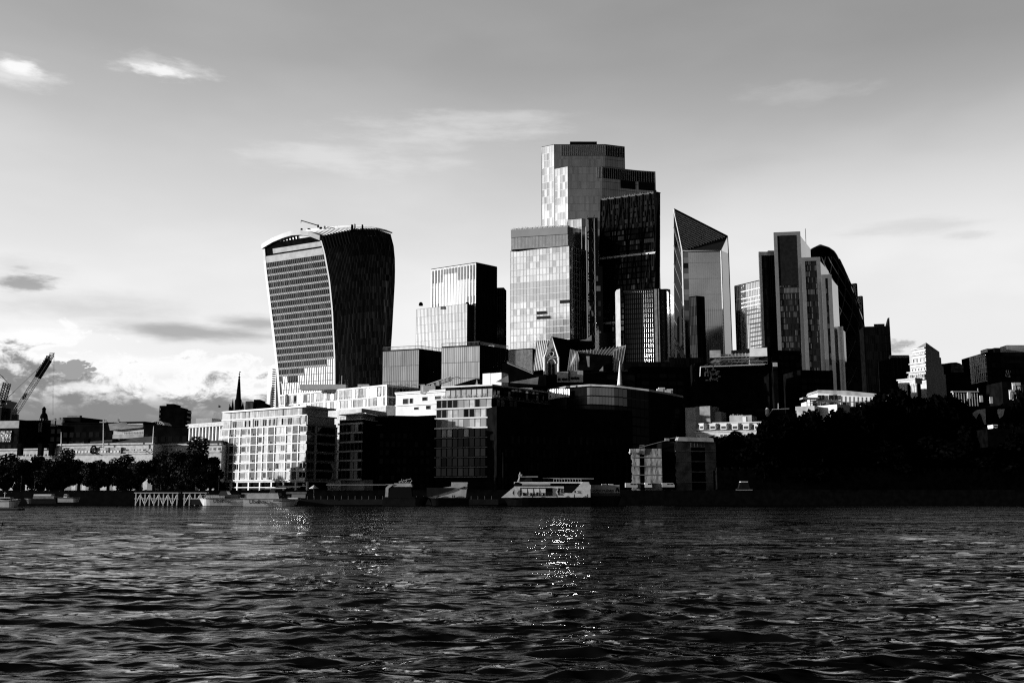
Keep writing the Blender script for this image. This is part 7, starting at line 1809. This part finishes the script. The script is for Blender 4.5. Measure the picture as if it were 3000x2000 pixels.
    mb = MB(); a, b = Pt(1520, 1411, 318), Pt(1524, 1383, 318); mb.tube([a, b], .15, 4); mb.tube([Pt(1516, 1411, 318), Pt(1524, 1392, 318)], .1, 4); mb.box(b.x - .6, b.x + .6, 317.8, 318.2, b.z - 1.2, b.z - .6); mb.tube([Pt(1590, 1400, 320), Pt(1740, 1402, 320)], .14, 4); obj('mast', mb, greyw, t)
    for x in (1632, 1683, 1722, 1560): pbox(t, 'fender', x - 1.2, x + 1.2, 1447, 1457, 315.5, .4, blackm)
    mb = MB()
    for k in range(11): q = Pt(1622 + 8 * k, 1411, 317); mb.tube([q, q + Vector((0, 0, 1))], .05, 3)
    mb.tube([Pt(1622, 1403, 317), Pt(1702, 1403, 317)], .05, 3); obj('deck_rail', mb, boatw, t)
    # lettered boat behind
    t = thing('sightseeing_boat', 'dim grey sightseeing boat with dark lettering on its side, right of the white one', 'boat', (Px(1775, 324, 0).x, 326, 0))
    hull(t, 1732, 1826, 322, 1452, 1477, 7, 'r', blackm, .2)
    pbox(t, 'upper_deck', 1731, 1816, 1420, 1443, 322.5, 5, mat('dim_paint', .32, .6), .1); pbox(t, 'lower_deck', 1731, 1816, 1443.2, 1452, 322.5, 5, navy)
    text('citycruises', 1738, 1440.6, 322.3, 1.55, blackm, t, .03)
    mb = MB(); P = [Pt(x, y, 322.3) for x, y in ((1802, 1440), (1806, 1427), (1811, 1427), (1815, 1440), (1811, 1440), (1808, 1433), (1806, 1440))]; mb.hexa(P, [q + Vector((0, .05, 0)) for q in P]); obj('emblem', mb, blackm, t)
    for x in (1764, 1784): pbox(t, 'roof_panel', x, x + 13, 1417.4, 1419.4, 323, 3, white)
    # left edge launch and the dark barge nearer to us
    t = thing('motor_launch', 'small white motor launch cut by the left edge of the photo', 'boat', (Px(20, 300, 0).x, 302, 0))
    hull(t, -40, 52, 300, 1466, 1484, 4, 'r', boatw, .3); pbox(t, 'cabin', -10, 32, 1456, 1466, 300.8, 2.6, boatg, .4); pbox(t, 'window', 0, 28, 1459, 1463, 300.6, .2, g_blk); pbox(t, 'aft_box', 34, 51, 1461, 1466, 301, 2, boatw)
    mb = MB(); a = Pt(14, 1456, 302); mb.tube([a, a + Vector((0, 0, 1.6))], .08, 4); mb.tube([a + Vector((-.5, 0, 1.2)), a + Vector((.5, 0, 1.2))], .06, 4); obj('mast', mb, white, t)
    t = thing('river_barge', 'low black barge close to us at the left edge', 'boat', (Px(20, 245, 0).x, 247, 0))
    hull(t, -80, 90, 245, 1508, 1526, 6, 'r', blackm, .1); pbox(t, 'cargo_house', -60, 51, 1488, 1508, 246, 4, blackm)
    mb = MB()
    for k in range(5): q = Pt(8 + 11 * k, 1508, 245.6); mb.tube([q, q + Vector((0, 0, .8))], .07, 4)
    obj('bollard', mb, blackm, t)
    t = thing('workboat', 'tiny white wheelhouse boat below the pale thin stems', 'boat', (Px(192, 330, 0).x, 331, 0))
    hull(t, 168, 232, 330, 1457, 1466, 3, 'r', boatg, .2); pbox(t, 'wheelhouse', 186, 197, 1447, 1457, 330.4, 1.8, boatw, .1); pbox(t, 'window', 188, 195, 1449, 1453, 330.2, .2, g_blk)
    t = thing('moored_barge', 'long dark barge with a pale cover moored under the left trees', 'boat', (Px(110, 332, 0).x, 333, 0))
    hull(t, 60, 162, 333, 1460, 1470, 5, 'l', blackm, .2); pbox(t, 'cover', 98, 150, 1447, 1452, 334, 3, white); pbox(t, 'deck_house', 96, 158, 1452.2, 1460, 333.6, 3.4, dim)
    # buoy line and vehicles on the bank
    van = [(1833, 1868, 1414, 1427, 'leftmost pale coach on the quay under the narrow sheeted gatehouse', boatg), (1890, 1910, 1413, 1427, 'bright small van on the quay between the two coaches', boatw), (1940, 1976, 1414, 1426, 'pale van on the quay below the dark gap building', boatg)]
    for x0, x1, y0, y1, lab, m in van:
        Y = 349.2; t = thing('parked_van', lab, 'van', (Px((x0 + x1) / 2, Y, GZ).x, Y, GZ + .45), 'vans parked on the quay')
        a, b = Pt(x0, y1, Y), Pt(x1, y0, Y); z0 = max(a.z, GZ + .5); zt = b.z; w = b.x - a.x
        mb = MB(); P = [(a.x, z0), (b.x, z0), (b.x, z0 + (zt - z0) * .5), (b.x - w * .1, zt - .1), (b.x - w * .14, zt), (a.x + .1, zt), (a.x, zt - .15)]
        mb.hexa([Vector((x, Y, z)) for x, z in P], [Vector((x, Y + 2, z)) for x, z in P]); obj('body', mb, m, t)
        mb = MB(); mb.box(a.x + w * .66, b.x - w * .13, Y - .03, Y - .005, z0 + (zt - z0) * .55, zt - .25); mb.box(a.x + w * .4, a.x + w * .6, Y - .03, Y - .005, z0 + (zt - z0) * .55, zt - .25); obj('window', mb, g_blk, t)
        for f in (.2, .8): mb = MB(); mb.tube([(a.x + w * f, Y - .08, GZ + .5), (a.x + w * f, Y + .25, GZ + .5)], .4, 12); obj('wheel', mb, blackm, t)
    t = thing('parked_car', 'bright-roofed car with light strip on the black right bank', 'car', (Px(2180, 349, GZ).x, 349, GZ + .4))
    a, b = Pt(2160, 1424, 349.2), Pt(2206, 1412, 349.2); w = b.x - a.x; z0 = GZ + .5; zt = b.z
    mb = MB(); P = [(a.x, z0), (b.x, z0), (b.x, z0 + .8), (b.x - w * .2, z0 + .9), (b.x - w * .3, zt), (a.x + w * .2, zt), (a.x + w * .08, z0 + .9), (a.x, z0 + .8)]; mb.hexa([Vector((x, 349.2, z)) for x, z in P], [Vector((x, 351, z)) for x, z in P]); obj('body', mb, blackm, t)
    mb = MB(); mb.box(a.x + w * .22, b.x - w * .32, 349.1, 351.1, zt + .003, zt + .3); mb.box(a.x - .5, b.x - .3, 349.0, 349.18, z0 + .3, z0 + .42); obj('roof', mb, white, t)
    for f in (.2, .8): mb = MB(); mb.tube([(a.x + w * f, 349.1, GZ + .45), (a.x + w * f, 349.4, GZ + .45)], .33, 12); obj('wheel', mb, blackm, t)
    t = thing('parked_bus', 'tiny white bus shape under the right sunlit church patch', 'bus', (Px(2919, 385, GZ).x, 385, GZ))
    z0, z1 = Pt(2919, 1254, 385).z, Pt(2919, 1243, 385).z; x0, x1 = Px(2911, 385, z0).x, Px(2926, 385, z0).x
    # it stands on the raised terrace of the fortress
    mb = MB(); mb.box(x0 - 3, x1 + 22, 384, 395, GZ, z0 - .4); tag(obj('terrace', mb, leaf_d), 'black raised terrace carrying the tiny white bus at far right', 'terrace')
    mb = MB(); P = [(x0 + .2, z0), (x1 - .2, z0), (x1, z1 - .2), (x1 - .15, z1), (x0 + .15, z1), (x0, z1 - .2)]; mb.hexa([Vector((x, 385.5, z)) for x, z in P], [Vector((x, 390, z)) for x, z in P]); obj('body', mb, white, t)
    mb = MB(); mb.box(x0 + .35, x1 - .35, 385.4, 385.48, z0 + .55, z1 - .35); obj('window', mb, blackm, t)
    for f in (.22, .78): mb = MB(); mb.tube([(x0 + (x1 - x0) * f, 385.45, z0), (x0 + (x1 - x0) * f, 385.8, z0)], .36, 10); obj('wheel', mb, blackm, t)
    # gulls
    def gull(lab, px, py, Y, s, rz, up, m):
        t = thing('gull', lab, 'bird', tuple(Pt(px, py, Y)), 'gulls in flight')
        me = MB(); me.tube([(-.30, 0, .0), (-.22, 0, .0), (-.1, 0, .02), (.08, 0, .0), (.22, 0, -.01), (.33, 0, .0)], .045, 8, 0, .05)
        V = []
        for k, (x, r_) in enumerate(((-.36, .005), (-.30, .028), (-.22, .045), (-.1, .07), (.05, .075), (.18, .05), (.30, .03), (.36, .05))): V.append((x, r_))
        me = MB(); n = 8; i0 = 0
        for x, r_ in V:
            for j in range(n): w = 2 * math.pi * j / n; me.v.append((x, r_ * math.cos(w) * (1 if x < .3 else 1.4), r_ * math.sin(w) * (1 if x < .3 else .3)))
        for k in range(len(V) - 1):
            for j in range(n): j2 = (j + 1) % n; me.f.append((k * n + j, k * n + j2, (k + 1) * n + j2, (k + 1) * n + j)); me.m.append(0); me.c.append(1)
        me.f.append(tuple(range(n))); me.f.append(tuple((len(V) - 1) * n + j for j in range(n))); me.m += [0, 0]; me.c += [1, 1]
        me.v.extend([]);
        for sgn in (1, -1):
            W_ = [(0, .06 * sgn, .03), (-.02, .35 * sgn, .16 * up), (.06, .62 * sgn, .16 * up + .05), (.16, .78 * sgn, .1 * up)]
            c_ = [.13, .11, .07, .01]
            for k in range(3):
                a, b = Vector(W_[k]), Vector(W_[k + 1]); ca, cb = Vector((c_[k], 0, 0)), Vector((c_[k + 1], 0, 0)); h = Vector((0, 0, .012))
                me.hexa([a - ca, b - cb, b + cb, a + ca], [a - ca + h, b - cb + h, b + cb + h, a + ca + h])
        me.v = [(x * s, y * s, z * s) for x, y, z in me.v]
        mesh = bpy.data.meshes.new('body'); mesh.from_pydata(me.v, [], me.f); mesh.materials.append(m); at = mesh.attributes.new('pv', 'FLOAT', 'FACE')
        o = bpy.data.objects.new('body', mesh); C.objects.link(o); o.parent = t; t.rotation_euler = (R(12), R(-8), rz)
    gull('gull gliding left of the steeple, one wing raised', 643, 1192, 120, .62, .5, 1.6, blackm)
    gull('gull skimming the water at the left edge', 8, 1538, 80, .45, .7, 1.8, blackm)
boats()
# street furniture seen as pale dots along the left bank: lamp posts
for k, px in enumerate((60, 100, 330, 470, 640)):
    Y = 349.0; x = Px(px, Y, GZ).x
    mb = MB(); mb.tube([(x, Y, GZ + .7), (x, Y, GZ + 5)], .09, 6, 0, .06); mb.lathe(x, Y, [(.1, GZ + 5), (.28, GZ + 5.25), (.28, GZ + 5.5), (.05, GZ + 5.8)], 8)
    tag(obj('street_lamp', mb, greyw), ['slim lamp post at the left end of the bank wall', 'slim lamp post above the long dark barge', 'slim lamp post under the tall flagpole tree', 'slim lamp post behind the longer timber jetty', 'slim lamp post at the left corner of the apartments'][k], 'street lamp', 'lamp posts on the left bank')
